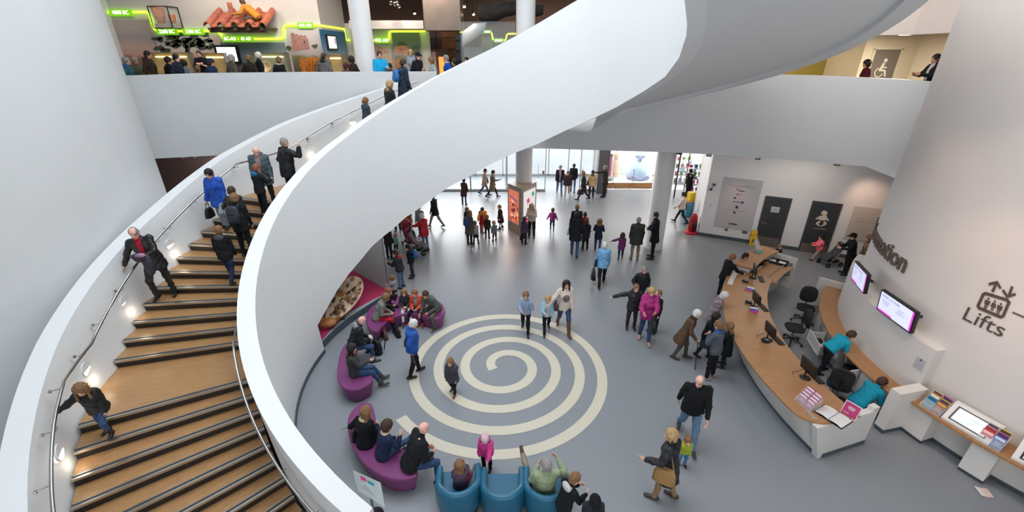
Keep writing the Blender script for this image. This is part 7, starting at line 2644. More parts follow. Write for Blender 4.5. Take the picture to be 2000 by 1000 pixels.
def office_chair(label, x, y, rz):
 p = at_z(x, y, 0)
 t = thing('office_chair', label, 'chair', p, rz, 'black swivel chairs', local=True)
 F = mat('black_upholstery', '18181A', .85, noise=.15, scale=40, bump=.2, bscale=60)
 for k in range(5):
  a = 2 * pi * k / 5 + .3
  lg = child('leg', MB().tube([(0, 0, .13), (.16 * cos(a), .16 * sin(a), .115), (.29 * cos(a), .29 * sin(a), .075)], [.03, .024, .018], 8), BLACKP, t)
  child('castor', MB().lathe((.29 * cos(a), .29 * sin(a), .032), [(.0, -.02), (.03, -.02), (.03, .02), (0, .02)], 14, M=Matrix.Rotation(a, 3, 'Z') @ Matrix.Rotation(pi / 2, 3, 'X')), BLACKP, lg)
 child('column', MB().tube([(0, 0, .1), (0, 0, .44)], .028, 12), STEEL, t)
 rg = []
 for z, s_ in ((.44, .8), (.455, .96), (.49, 1), (.515, .95), (.525, .8)):
  rg.append([Vector((.24 * s_ * abs(cos(a)) ** .6 * (1 if cos(a) > 0 else -1), .23 * s_ * abs(sin(a)) ** .6 * (1 if sin(a) > 0 else -1), z)) for a in [2 * pi * i / 28 for i in range(28)]])
 child('seat', MB().loft(rg), F, t)
 rg = []
 for y_, s_ in ((-.03, .85), (-.015, .98), (.02, 1), (.045, .9)):
  rg.append([Vector((.225 * s_ * abs(cos(a)) ** .7 * (1 if cos(a) > 0 else -1), -.27 - y_ + .05 * abs(cos(a)) ** 2, .82 + .26 * s_ * abs(sin(a)) ** .7 * (1 if sin(a) > 0 else -1))) for a in [2 * pi * i / 28 for i in range(28)]])
 child('backrest', MB().loft(rg), F, t)
 child('back_stem', MB().tube([(0, -.05, .45), (0, -.26, .47), (0, -.31, .62), (0, -.3, .8)], .02, 8), BLACKP, t)
 child('lever', MB().tube([(.05, 0, .44), (.27, .05, .43)], .009, 6), BLACKP, t)
 return t
office_chair('black swivel chair nearest the oak worktop, seat turned to the desk', 1543, 668, rad(75))
office_chair('black swivel chair drawn up to the back counter, behind its neighbour', 1565, 628, rad(150))
office_chair('black swivel chair beside the crouching attendant', 1626, 782, rad(-40))
# display plinth with red carpet, glass and a carved float
zp = .24
fr_ = [(627, 669), (650, 645), (680, 620), (702, 606), (724, 592), (740, 582), (762, 571)]
F_ = [at_z(x, y, zp) for x, y in fr_]
# back edge under the stair
Bk = [at_z(x, y, zp) for x, y in ((762, 568), (712, 541), (690, 528))] + [pol(SCN, 7.6, 168, zp), pol(SCN, 7.4, 173.5, zp), pol(SCN, 5.5, 173.8, zp)]
poly = F_ + Bk
t = thing('display_plinth', 'low plinth with red-pink carpet and grey rim under the stair', 'plinth', (F_[2].x, F_[2].y, 0))
PK = mat('magenta_carpet', 'B02858', .9, noise=.12, scale=50, bump=.2, bscale=80)
mb = MB().prism([(p.x, p.y) for p in poly], .02, zp - .01)
obj('plinth_body', mb, PLINTH, t)
cen = sum(poly, Vector()) / len(poly)
ins = [p + (cen - p).normalized() * .2 for p in F_]
RIM = mat('plinth_rim', '9AA0A4', .5, noise=.03, scale=6)
mb = MB().sheet([Vector((p.x, p.y, zp)) for p in F_], [Vector((p.x, p.y, zp)) for p in ins], 0, False)
mb.f = [f[::-1] for f in mb.f]
mb.sheet([Vector((p.x, p.y, zp)) for p in F_], [Vector((p.x, p.y, zp - .02)) for p in F_], 0, False)
obj('rim', mb, RIM, t)
q = ins + [p for p in Bk]
mb = MB().add([Vector((p.x, p.y, zp + .004)) for p in q], [tuple(range(len(q)))])
obj('carpet', mb, PK, t)
g0, g1 = at_z(760, 570, zp), at_z(690, 528, zp)
d = (g1 - g0)
o = obj('glass_screen', MB().prism([(g0.x, g0.y), (g1.x, g1.y), (g1.x + .02, g1.y + .02), (g0.x + .02, g0.y + .02)], zp + .005, 2.25), mat('smoky_glass', 'A8A4A4', .06, alpha=.32, spec=.7))
obj('edge_strip', MB().tube([g0 + UP * .01, Vector((g0.x, g0.y, 2.25))], .018, 8), STEEL, o).matrix_parent_inverse = Matrix.Identity(4)
tag(o, 'smoky glass screen standing at the back edge of the red display plinth', 'glass screen')
# the float: a tilted shell crowded with little carved figures
c0 = at_z(672, 588, .55)
lo_, hi_ = at_z(640, 636, .35), at_z(702, 548, .9)
u = (hi_ - lo_)
Lh = u.length / 2
u.normalize()
vv = Vector((u.y, -u.x, 0)).normalized()
vv = (vv * .62 + UP * -.55).normalized()
vv = (vv - u * vv.dot(u)).normalized()
nn = u.cross(vv)
if nn.z < 0:
 nn = -nn
c0 = (lo_ + hi_) / 2 + UP * .1
CR = mat('carved_cream', 'C9B296', .7, noise=.18, scale=12, bump=.4, bscale=20)
t = thing('carved_float', 'cream shell-shaped carved float crowded with small figures on the red plinth', 'float', Vector((c0.x, c0.y, zp)))
rg = []
for k, s_ in ((0.05, .98), (0, 1), (-.06, .93), (-.14, .6), (-.17, .2)):
 rg.append([c0 + u * (Lh * s_ * cos(a)) + vv * (.36 * s_ * sin(a) * (1 + .25 * cos(a))) + nn * k for a in [2 * pi * i / 36 for i in range(36)]])
obj('shell', MB().loft(rg), CR, t)
random.seed(21)
FG = [mat('fig_' + c_, c_, .7, noise=.2, scale=20) for c_ in ('D0B498', 'A87A5A', '8A6A5A', '5A4438', 'C08A4A', '7A7060')]
for k in range(46):
 a, r_ = random.uniform(0, 2 * pi), random.uniform(0, .85) ** .6
 b_ = c0 + u * (Lh * r_ * cos(a)) + vv * (.34 * r_ * sin(a)) + nn * .03
 h_ = random.uniform(.1, .26)
 mb = MB().tube([b_, b_ + nn * h_ * .6, b_ + nn * h_], [random.uniform(.04, .07), .045, .016], 8).ball(b_ + nn * h_, .03, 8)
 if k % 3 == 0:
  mb.tube([b_ + nn * h_ * .7 - u * .06, b_ + nn * h_ * .75 + u * .06], .012, 6)
 obj('figure', mb, FG[k % 6], t)
ob = lo_ + UP * .02
obj('orange_prow', MB().ball(c0 - u * Lh * .95 - nn * .04, (.26, .2, .13), 16), mat('prow_orange', 'B87A42', .6, noise=.2, scale=10), t)
for x, y in ((649, 632), (669, 622)):
 p = at_z(x, y, zp + .06)
 mb = MB().tube([p + Vector((cos(a) * .0, sin(a) * .06, 0)) * 0 + Vector((.06 * cos(a), .02, .06 * sin(a))) for a in [2 * pi * i / 16 for i in range(16)]], .012, 6, closed=True)
 for i in range(4):
  a = pi * i / 4
  mb.tube([p + Vector((.06 * cos(a), .02, .06 * sin(a))), p + Vector((-.06 * cos(a), .02, -.06 * sin(a)))], .006, 5)
 mb.tube([p + Vector((0, .02, 0)), c0 - u * Lh * .5 - nn * .1], .014, 6)
 obj('wheel', mb, BLACKP, t)
obj('prop', MB().tube([c0 + nn * -.15, Vector((c0.x, c0.y, zp))], .03, 8), CR, t)
# perspex lectern at the bottom edge
q = [at_z(689, 919, .88), at_z(742.5, 943, .88), at_z(751, 991, .66), at_z(699, 958, .66)]
t = thing('perspex_stand', 'clear perspex information stand with pink and teal shapes beside the end of the stair', 'stand', Vector(((q[2].x + q[3].x) / 2 + .05, (q[2].y + q[3].y) / 2 + .1, 0)))
nb2 = (q[1] - q[0]).cross(q[3] - q[0]).normalized()
if nb2.z < 0:
 nb2 = -nb2
mb = MB().add(q + [p - nb2 * .012 for p in q], [(3, 2, 1, 0), (4, 5, 6, 7), (0, 1, 5, 4), (1, 2, 6, 5), (2, 3, 7, 6), (3, 0, 4, 7)])
pn_ = obj('panel', mb, mat('frosted_perspex', 'C2CACA', .2, alpha=.75, noise=.02, scale=6), t)
mb = MB()
uq, vq = (q[1] - q[0]), (q[0] - q[3])
for k, (x, y, w_, h_) in enumerate(((.36, .8, .2, .2), (.62, .74, .24, .16), (.48, .5, .5, .1), (.46, .36, .3, .12), (.72, .3, .22, .12))):
 c = q[3] + uq * x + vq * y + nb2 * .004
 mb.add([c - uq * w_ / 2 - vq * h_ / 2, c + uq * w_ / 2 - vq * h_ / 2, c + uq * w_ / 2 + vq * h_ / 2, c - uq * w_ / 2 + vq * h_ / 2], [(0, 1, 2, 3)], k % 4)
child('printed_shapes', mb, [mat('print_pink', 'C83A8A', .5), mat('print_teal', '2E98A0', .5), mat('print_pale', 'D0D4D4', .5), mat('print_plum', '7A3A6A', .5)], pn_)
m_ = (q[2] + q[3]) / 2 * .4 + (q[0] + q[1]) / 2 * .6
obj('post', MB().tube([Vector((m_.x, m_.y, .02)), m_ - nb2 * .02], .022, 10), STEEL, t)
obj('foot', MB().lathe(Vector((m_.x, m_.y, 0)), [(.17, 0), (.17, .012), (.03, .03)], 24), STEEL, t)
def pushchair(label, x, y, rz, frame, fabric, hood=True):
 p = at_z(x, y, 0)
 t = thing('pushchair', label, 'pushchair', p, rz, local=True)
 FM = mat('pram_' + fabric, fabric, .8, noise=.12, scale=14, bump=.2, bscale=30)
 for sx in (-.22, .22):
  for sy in (-.28, .28):
   w = child('wheel', MB().lathe((sx, sy, .09), [(.0, -.015), (.06, -.02), (.09, -.018), (.09, .018), (.06, .02), (0, .015)], 20, M=Matrix.Rotation(pi / 2, 3, 'Y')), BLACKP, t)
   child('hub', MB().lathe((sx, sy, .09), [(.0, -.024), (.035, -.024), (.035, .024), (0, .024)], 14, M=Matrix.Rotation(pi / 2, 3, 'Y')), STEEL, w)
 mb = MB()
 for sx in (-.21, .21):
  mb.tube([(sx, .28, .09), (sx, -.05, .5), (sx, -.42, 1.0)], .013, 8).tube([(sx, -.28, .09), (sx, .1, .45)], .013, 8)
 mb.tube([(-.21, -.42, 1.0), (.21, -.42, 1.0)], .016, 8).tube([(-.21, .0, .42), (.21, .0, .42)], .011, 8)
 child('frame', mb, frame, t)
 rg = []
 for y_, z_, d_ in ((.36, .26, .03), (.3, .34, .04), (.16, .42, .06), (-.06, .42, .07), (-.16, .55, .06), (-.3, .86, .05)):
  rg.append([Vector((.19 * cos(a), y_ + d_ * .4 * sin(a), z_ + d_ * sin(a))) for a in [2 * pi * i / 16 for i in range(16)]])
 child('seat', MB().loft(rg), FM, t)
 if hood:
  rg = [[Vector((.21 * cos(b), -.3 + .3 * sin(a) * .8, .82 + .22 * sin(b) * (1 - .25 * sin(a)) + .1 * cos(a))) for b in np.linspace(0, pi, 12)] for a in np.linspace(0, pi / 2, 6)]
  mb = MB()
  for i in range(5):
   mb.sheet(rg[i], rg[i + 1])
  hd_ = child('hood', mb, FM, t)
  hd_.modifiers.new('thick', 'SOLIDIFY').thickness = .01
 child('basket', MB().box((0, -.05, .2), (.36, .4, .12), bev=.03), BLACKP, t)
 return t
pushchair('black pushchair with a red seat beside the red-coated woman', 802, 480, rad(-140), DARKMET, '8A2438')
pushchair('grey pushchair in front of the red-coated woman', 818, 494, rad(-100), DARKMET, '6A6664', False)
pushchair('silver folding pushchair pushed by the person in the black cap', 1619, 517, rad(100), STEEL, '3A3C40', False)
# bags standing on the floor
p = at_z(738, 690, 0)
bag({'R3': rad(-30), 'back': p + Vector((sin(rad(30)) * -.0, 0, .2)) + Vector((-sin(rad(-30)), cos(rad(-30)), 0)) * .075}, 0, 'black backpack on the floor before the bald phone reader', '141518', 'backpack', 1.05)
p = at_z(842, 636, 0)
bag({'R3': rad(150), 'back': p + Vector((0, 0, .2)) + Vector((-sin(rad(150)), cos(rad(150)), 0)) * .075}, 0, 'dark grey-blue backpack on the floor between the red shoe and the grey-jacketed man', '2A3238', 'backpack', .95)
for x, y, lb, c_, s_ in ((752, 660, 'brown fabric bag on the floor under the woman in the grey coat', '5A4A3C', 1.0), (776, 655, 'black handbag on the floor beside the blue-jacketed woman', '17181B', 1.1)):
 p = at_z(x, y, 0)
 bag({'R3': .6}, p + UP * (.26 * s_ + .14 * s_), lb, c_, 'handbag', s_)
# ---------------------------------------------------------------- everyone in the hall
BKW = '1D1E21'
NVY = '20263A'
JN = dict(low='33496A', lowk='denim')
JL = dict(low='5E7893', lowk='denim')
BL = dict(low='1C1D21')
def S(label, fx, fy, cy, face, hmin=.8, hmax=1.92, dh=0.0, tx=None, **k):
 """a standing person: feet at photo point (fx, fy), crown at height y = top"""
 a = at_z(fx, fy, 0)
 h = min(max(z_over(tx or fx, cy, a) + dh, hmin), hmax)
 return person(label, a, h, face, **k)
def SIT(label, hx, hy, seat, h, face, **k):
 a = at_z(hx, hy, seat)
 return person(label, (a.x, a.y, 0), h, face, legs=k.pop('legs', 'sit'), sit=seat, **k)
# --- centre of the floor
S('boy in a blue check shirt walking on the spiral with a hand to his mouth', 1026, 648, 566, 185, tx=1030, legs='walk', L='mouth', R='hold', hair='mop', hc='lb', top='8C9BB4', low='17191F', coat=.05, skin='p')
S('fair-haired boy in an open pale blue shirt walking beside the boots woman', 1067, 648, 574, 178, legs='walk2', L='rest', R='hold', hair='mop', hc='bl', top='8FB4C4', open_='B8B4B4', low='17191F', coat=.06, skin='p')
p = S('woman in a cream printed jumper, jeans and brown knee boots crossing the spiral', 1100, 646, 543, 176, tx=1107, legs='walk', L='down', R=(10, 38, 14, 0), hair='long', hc='dk', fem=1, top='D2C4BA', motif='6E6862', boots=.85, shoe='5A3A2E', coat=.09, **JN)
# printed motif on her jumper
bag(p, 1, 'brown shoulder bag on the arm of the woman in the cream jumper', '4A3A34', 'shoulder', .9)
p = S('white-haired woman in a light blue jacket walking away with two black bags', 1174, 558, 472, 6, tx=1184, legs='walk2', hair='short', hc='wh', fem=1, top='6FA4CE', topk='shell', coat=.08, R='rest', L=(4, 14, 8, 0), **BL)
bag(p, 0, 'black carrier bag in the left hand of the light blue jacket woman', '15161A', 'carrier', 1.25)
bag(p, 0, 'black shoulder bag on the light blue jacket woman', '1B1C20', 'shoulder', .8)
S('little boy in a dark quilted coat with a fur hood standing on the spiral', 886, 768, 697, 200, legs='step', hair='short', hc='lb', top='3A3A42', topk='shell', hood='8A7256', coat=.13, shoe='6A4434', low='20242C', tx=884)
p = S('white-haired woman in a royal blue jacket standing at the edge of the spiral', 812, 732, 625, 60, tx=803, legs='step', L='rest', R='back', hair='short', hc='wh', fem=1, top='1F4FA0', topk='shell', coat=.08, look=(0, 22), **BL)
bag(p, 0, 'dark grey crossbody bag on the royal blue jacket woman', '2C2E33', 'shoulder', .95)
h_ = p['hands'][1]
t = thing('folding_stick', 'folded grey walking stick held behind the royal blue jacket woman', 'walking stick', h_)
mb = MB()
for k in range(3):
 mb.tube([h_ + Vector((-.03 * k, .02 * k, .03)), h_ + Vector((.04 - .05 * k, -.04 + .02 * k, -.24))], .012, 8)
obj('shaft', mb, mat('stick_grey', '55575A', .4, .5), t)
obj('grip', MB().tube([h_ + Vector((-.07, .03, .04)), h_ + Vector((.05, -.02, .05))], .018, 8), BLACKP, t)
# family by the desk side of the spiral
S('grey-haired man in a black jacket at the back of the pointing family', 1246, 600, 518, 176, tx=1247, hair='buzz', hc='gy', top='202226', topk='shell', coat=.1, L='pocket', R='pocket', low='22242A')
S('boy in a black anorak pointing away to the left', 1231, 642, 553, 186, tx=1238, L='rest', R=(18, 74, 6, 0), hair='buzz', hc='lb', top='23262B', topk='shell', coat=.1, low='382E2C', skin='p', hood='2A2C30')
p = S('woman in a magenta anorak and jeans pointing among her family', 1257, 666, 558, 190, tx=1263, legs='step', L='hold', R=(30, 12, 60, 10), hair='curly', hc='bl', fem=1, top='A32A72', topk='shell', coat=.1, shoe='B08A7A', hood='A32A72', **JN)
t = bag(p, 0, 'square black carrier bag with a white emblem held by the magenta anorak woman', '1C1C20', 'carrier', 1.2)
S('boy in black looking up behind the magenta anorak woman', 1274, 648, 566, 232, tx=1284, hair='buzz', hc='lb', top='1B1C20', coat=.08, look=(-20, -18), low='1E2430', skin='p')
# old man with a stick, ladies by the desk
p = S('white-haired old man in a brown coat leaning on a black stick', 1328, 700, 600, 118, tx=1347, legs='step', lean=16, R=(22, 10, 34, 10), hair='short', hc='wh', top='594434', coat=.22, flare=1.12, low='4A4A40', shoe='4A3228', scarf='2E2A26', skin='p', look=(20, 12))
h_ = p['hands'][1]
t = thing('walking_stick', 'black walking stick in the hand of the old man in the brown coat', 'walking stick', (h_.x + .02, h_.y - .12, 0))
obj('shaft', MB().tube([h_ + Vector((.02, -.12, -h_.z)), h_ + UP * .0], .012, 8), BLACKP, t)
obj('handle', MB().tube([h_ + Vector((-.05, .02, .0)), h_ + UP * .015, h_ + Vector((.05, -.02, 0))], .016, 8), BLACKP, t)
p = S('woman in a pale mauve coat and white headscarf at the oak worktop', 1385, 652, 564, 120, tx=1394, hair='none', cap=('scarf', 'C8C4C2'), fem=1, top='8C7C80', topk='shell', coat=.24, low='1E2028', lean=12, hood='8C7C80', look=(0, 20))
bag(p, 1, 'black handbag of the headscarf woman at the oak worktop', '18181B', 'handbag', 1.0)
p = S('woman with a dark bob and dark coat holding an orange packet', 1372, 698, 606, 140, tx=1386, legs='step', L='hold', R='hold', hair='bob', hc='dk', fem=1, top='1D1E23', coat=.1, lean=8, skirt=.27, low='3E4048', boots=.6, shoe='17181A')
o = obj('orange_packet', MB().box((0, 0, 0), (.14, .09, .05), bev=.012), mat('packet_orange', 'D8842A', .5, noise=.1, scale=10))
o.location = p['hands'][0] * .5 + p['hands'][1] * .5 + UP * .03
tag(o, 'orange packet held by the woman with the dark bob', 'packet')
S('boy in a grey fleece with a blue collar at the desk, facing left', 1384, 738, 628, 322, tx=1404, hair='short', hc='lb', top='525862', coat=.07, L='folded', R='folded', low='17181C', scarf='2E5AA0', shoe='8A6E6A', look=(0, 4), skin='p')
p = S('long-haired woman in a black coat leaning at the oak worktop', 1410, 716, 628, 300, tx=1418, hair='long', hc='lb', fem=1, top='1A1B1E', coat=.22, L='reach', R='rest', **BL)
S('fair-haired boy in a black jacket leaning on the far end of the desk', 1405, 584, 496, 80, tx=1419, hair='short', hc='gi', top='1A1B1F', coat=.1, R='reach', L='rest', lean=10, low='1E2632', skin='p')
S('dark-haired boy in a black jacket behind the fair-haired boy at the desk', 1432, 562, 490, 110, tx=1437, hair='short', hc='dk', top='202024', open_='5A5A66', coat=.1, lean=10, look=(0, 20), low='1A1B20')
# foreground right
p = S('balding man in a black jacket and jeans striding away past the desk', 1338, 862, 720, 196, tx=1358, legs=((22, 2, 8, -8), (-14, 2, 26, 16)), L='swingf', R='swingb', hair='fringe', hc='gy', top='1A1A1D', coat=.07, wide=1.16, lean=8, look=(-30, 12), shoe='2E3236', skin='p', **JL)
p = S('blonde woman in a long black quilted coat with a tan bag', 1293, 972, 838, 300, tx=1310, legs='step', L=(26, 26, 60, 0), R='rest', hair='bob', hc='bl', fem=1, top='25252A', topk='shell', coat=.22, flare=1.05, hood='2A2A2E', low='8A6E52', shoe='3A2820', look=(20, 8))
bag(p, 0, 'tan leather shoulder bag on the blonde woman in the quilted coat', '9A7648', 'shoulder', 1.15)
S('child in a yellow-green top half hidden behind the blonde woman', 1331, 908, 845, 190, tx=1330, hair='short', hc='lb', top='9AA83A', coat=.06, low='3A78A0', skin='p')
# --- lower seats
p = SIT('bald man in black jacket and jeans at the end of the long magenta bench', 803, 909, .45, 1.8, 55, L='lap', R='lap', hair='none', top='1C1E21', coat=.05, lean=26, look=(0, 10), wide=1.12, shoe='1A1B1E', legs='sitwide', skin='p', **JN)
SIT('boy in a navy jacket with a cream collar sitting with a leg stretched across', 749, 890, .45, 1.55, 48, legs=((84, 14, 80, 0), (98, 0, 6, -35)), boots=.5, L='lap', R='mouth', hair='mop', hc='br', top='232E48', scarf='C8B89A', lean=14, **JN)
p = SIT('woman with brown wavy hair in black, holding a red rose on the long bench', 714, 868, .45, 1.65, 20, L=(2, 40, 30, 10), R='lap', hair='long', hc='lb', fem=1, top='17181B', coat=.1, lean=10, look=(-25, 14), scarf='B8A88E', **BL)
bag(p, 0, 'black shoulder bag of the woman with wavy hair on the bench', '15161A', 'shoulder', .8)
h_ = p['hands'][0]
t = thing('rose', 'single red rose in the hand of the woman with wavy hair', 'flower', h_)
obj('stem', MB().tube([h_ + Vector((-.16, -.02, -.03)), h_ + Vector((.05, .02, .05))], .006, 6), mat('stem_green', '3E6A34', .6), t)
mb = MB()
for k in range(7):
 a = 2 * pi * k / 6
 mb.ball(h_ + Vector((.07 + .02 * cos(a) * (k < 6), .02 + .02 * sin(a) * (k < 6), .07)), (.025, .025, .035), 8)
obj('petals', mb, mat('rose_red', 'B8182E', .6), t)
p = SIT('woman with long dark hair in a grey-green jacket and jeans on the crescent bench', 694, 730, .45, 1.66, 72, legs=((80, 6, 52, -5), (84, 4, 60, -5)), L=(-6, 22, 14, 0), R='hold', hair='long', hc='dk', fem=1, top='3A3E3C', coat=.06, lean=-2, look=(-10, 14), scarf='8A3A3A', shoe='4A463E', boots=.25, **JN)
p = SIT('bald man in a black jacket reading his phone on the crescent bench', 692, 678, .45, 1.76, 62, legs='sitwide', L='lap', R='lap', hair='none', top='1B1E24', topk='shell', coat=.06, lean=22, look=(0, 22), hood='8A8C90', skin='p', **JN)
o = obj('phone', MB().box((0, 0, 0), (.075, .14, .012), bev=.004), mat('phone_white', 'C8C8CC', .2))
o.location = p['hands'][0] * .5 + p['hands'][1] * .5 + UP * .02
o.rotation_euler = (.4, 0, .6)
tag(o, 'pale mobile phone in the hands of the bald man on the crescent bench', 'phone')
# family on the upper bench
p = SIT('blonde woman in grey coat and red trousers bent forward on the far bench', 738, 622, .44, 1.66, 78, legs=((84, 6, 80, 0), (78, 6, 72, 0)), L='lap', R='lap', hair='bob', hc='lb', fem=1, top='7A7870', coat=.12, lean=24, low='B02430', boots=.8, shoe='17181B', look=(0, 24))
SIT('red-haired child in dark clothes between the grey-coated woman and the seated girl', 756, 600, .44, 1.3, 110, L='mouth', R='lap', hair='mop', hc='gi', top='2A2628', lean=14, skin='p', **BL)
SIT('girl with a brown fringe, dark jacket and white socks facing forward on the far bench', 793, 600, .44, 1.25, 170, L='lap', R='lap', hair='bob', hc='lb', top='33333A', lean=10, low='D0C8C6', shoe='5A3038', fem=1, skin='p', legs=((80, 10, 50, 0), (80, 4, 60, 0)))
SIT('ginger boy in an orange-red jacket on the far bench', 818, 602, .44, 1.42, 190, L='lap', R='lap', hair='short', hc='gi', top='C44A30', open_='8A8A90', topk='shell', lean=16, shoe='B8242C', low='1E2026', skin='p', legs='sitwide')
SIT('man in a grey jacket leaning forward at the right end of the far bench', 852, 604, .44, 1.78, 215, L='lap', R=(40, 6, 40, 12), hair='short', hc='br', top='565A58', coat=.06, lean=32, low='5A544C', shoe='4A4038', legs='sitwide', look=(20, 14))
# tub chairs
SIT('little girl with brown hair in a tartan dress sitting in the teal tub chair', 900, 950, .42, 1.12, 8, legs=((86, 6, 30, -20), (86, 10, 34, -20)), L='lap', R='hold', hair='long', hc='lb', fem=1, top='4A3A4E', coat=.08, lean=-4, low='C02E38', boots=.75, shoe='4A4A48', skin='p', look=(0, 20))
p = S('small girl in a pink flowered jacket and pale pink beanie holding a tub chair', 951, 916, 842, 200, tx=946, hair='bob', hc='br', cap=('beanie', 'C8A8B4'), top='C83A88', topk='shell', coat=.1, flare=1.05, L=(40, 10, 20, 0), R='rest', fem=1, look=(20, 30), skin='p', low='17181B')
SIT('grey-haired man in a pale green jacket with crossed legs in the right tub chair', 1064, 962, .42, 1.74, -6, legs=((84, 22, -4, -40), (84, 4, 84, 0)), L='lap', R=(24, 40, 70, 30), hair='short', hc='gy', top='8C9A7C', coat=.04, lean=-10, low='8A8070', shoe='5A4438', look=(20, 20))
S('boy with cropped hair in a black gilet standing behind the right tub chair', 1098, 1040, 930, 60, hmax=1.7, tx=1094, hair='buzz', hc='lb', top='1B1B1E', coat=.06, L='hold', R='hold', look=(-10, 22), lean=14, skin='p', hood='B8B8B8', **BL)
S('person in a black cap at the bottom edge of the picture', 1150, 1060, 962, 180, hmax=1.5, tx=1163, hair='short', hc='dk', cap=('cap', '16171A'), top='2A2B30', coat=.08, look=(0, 20), **BL)
# --- left of the floor, below the ribbon
p = S('man in a black jacket with a red hood facing the red display', 785, 562, 488, 282, tx=778, hair='short', hc='br', top='25282C', topk='shell', coat=.08, hood='C02A34', L='hold', R='rest', look=(0, 20), **JL)
p = S('boy with glasses and black jacket beside the man with the red hood', 806, 542, 478, 262, tx=792, hair='short', hc='dk', top='1D1E22', coat=.06, low='2A3648', lowk='denim')
bag(p, 0, 'blue patterned backpack on the boy beside the red-hooded man', '2E5A9A', 'backpack', .8)
S('toddler in a grey top touching the glass of the red display', 773, 586, 538, 290, tx=769, hair='mop', hc='lb', top='8A8C8E', low='3A2E38', L='hold', R='hold', skin='p')
S('person in dark jeans half hidden by the ribbon at the left', 762, 506, 440, 20, tx=760, hair='short', hc='br', top='2A2826', coat=.1, low='20283A', lowk='denim')
S('toddler in a mint green top beside the pushchairs', 775, 494, 456, 20, tx=772, hair='mop', hc='bl', top='7CB0A0', low='23242A', skin='p')
p = S('white-haired woman in a red coat and jeans beside the grey pushchair', 832, 490, 418, 305, tx=826, hair='short', hc='wh', fem=1, top='B0222E', topk='shell', coat=.12, hood='A82A2E', L='reach', R='rest', **JL)
bag(p, 0, 'black shopping bag of the red-coated woman', '1A1A1E', 'carrier', 1.1)
S('bald man in a grey-blue jacket behind the red-coated woman', 824, 462, 400, 200, tx=823, hair='fringe', hc='gy', top='7C8A92', coat=.1, low='3A3E46')
S('person in a tan coat with a belt, head hidden by the ribbon', 798, 456, 385, 170, tx=800, hair='short', hc='br', top='9A6A3E', coat=.24, flare=1.2, low='23283A', fem=1)
S('person in a dark olive coat, head hidden by the ribbon', 778, 452, 385, 180, tx=778, hair='short', hc='dk', top='2C302E', coat=.2, **BL)
S('man in a dark coat and beige trousers striding under the ribbon', 852, 444, 378, 292, tx=846, legs='walk', hair='short', hc='dk', top='22242A', coat=.14, low='8A7E70', shoe='6A5246')
p = S('person in a dark brown coat and jeans standing near the left glazing', 907, 400, 349, 15, hair='short', hc='dk', top='3A2826', coat=.2, L='hold', R='pocket', lean=8, fem=1, low='3A4E78', lowk='denim')
S('long-coated woman in khaki hurrying past the left glazing', 962, 386, 331, 95, tx=960, legs='walk', hair='short', hc='dk', fem=1, top='6A5C4A', coat=.26, flare=1.1, low='20263A', R='hold')
p = S('woman in a pale coat beside the khaki-coated woman', 947, 381, 328, 95, tx=951, legs='walk2', hair='short', hc='br', fem=1, top='A08C7C', coat=.18, low='3E5672', lowk='denim')
bag(p, 0, 'dark green shoulder bag of the pale-coated woman', '2E3A34', 'shoulder', 1.1)
# group left of the kiosk
p = S('woman in a patterned coat with a blue bag left of the kiosk group', 918, 478, 412, 35, tx=921, hair='long', hc='lb', fem=1, top='55504A', coat=.2, flare=1.1, low='1B1B1E', shoe='1C1A1A')
bag(p, 1, 'blue rucksack on the woman in the patterned coat', '2A4A7A', 'backpack', .85)
S('girl in a grey top, dark skirt and boots beside the patterned coat woman', 930, 476, 432, 330, tx=928, hair='short', hc='lb', fem=1, top='9A948C', skirt=.2, low='2A2824', boots=.6, legs='step')
S('child in black behind the patterned coat woman', 912, 456, 405, 60, tx=913, hair='buzz', hc='lb', top='26262A', **BL)
S('man in a yellow-orange jacket bending towards the children by the kiosk', 945, 452, 399, 185, tx=944, hair='short', hc='dk', top='D08E2E', topk='shell', lean=26, L='reach', R='reach', low='2A2C32', look=(0, 24), wide=1.1)
S('toddler in a red hat and pink trousers before the man in yellow', 941, 455, 417, 30, tx=941, hair='short', cap=('beanie', 'C03040'), top='B02A3A', low='B87A84', skin='p')
S('boy in a dark brown jacket beside the toddler in the red hat', 952, 466, 421, 10, tx=950, hair='mop', hc='lb', top='33291F', low='2A2622')
S('small blond child in a striped top facing the kiosk group', 966, 471, 432, 330, tx=963, hair='mop', hc='bl', top='6E747C', low='1E2028', skin='p')
S('girl in a dark dress walking left of the orange poster', 978, 447, 400, 250, tx=978, legs='step', hair='short', hc='gi', fem=1, top='20222C', coat=.2, flare=1.2, skirt=.24, low='20222C', under='C8A89A', boots=.2)
S('woman in a cream jumper and black trousers leaning on the white poster', 1038, 464, 395, 190, tx=1035, hair='long', hc='bl', fem=1, top='C0B8AC', L='folded', R='folded', look=(0, 30), lean=8, **BL)
p = S('girl in a purple padded coat in front of the poster kiosk', 1023, 477, 424, 30, tx=1021, hair='short', hc='br', fem=1, top='3E2E48', topk='shell', coat=.1, hood='3E2E48', **BL)
bag(p, 0, 'black bag trailing from the hand of the girl in the purple coat', '17171B', 'handbag', .9)
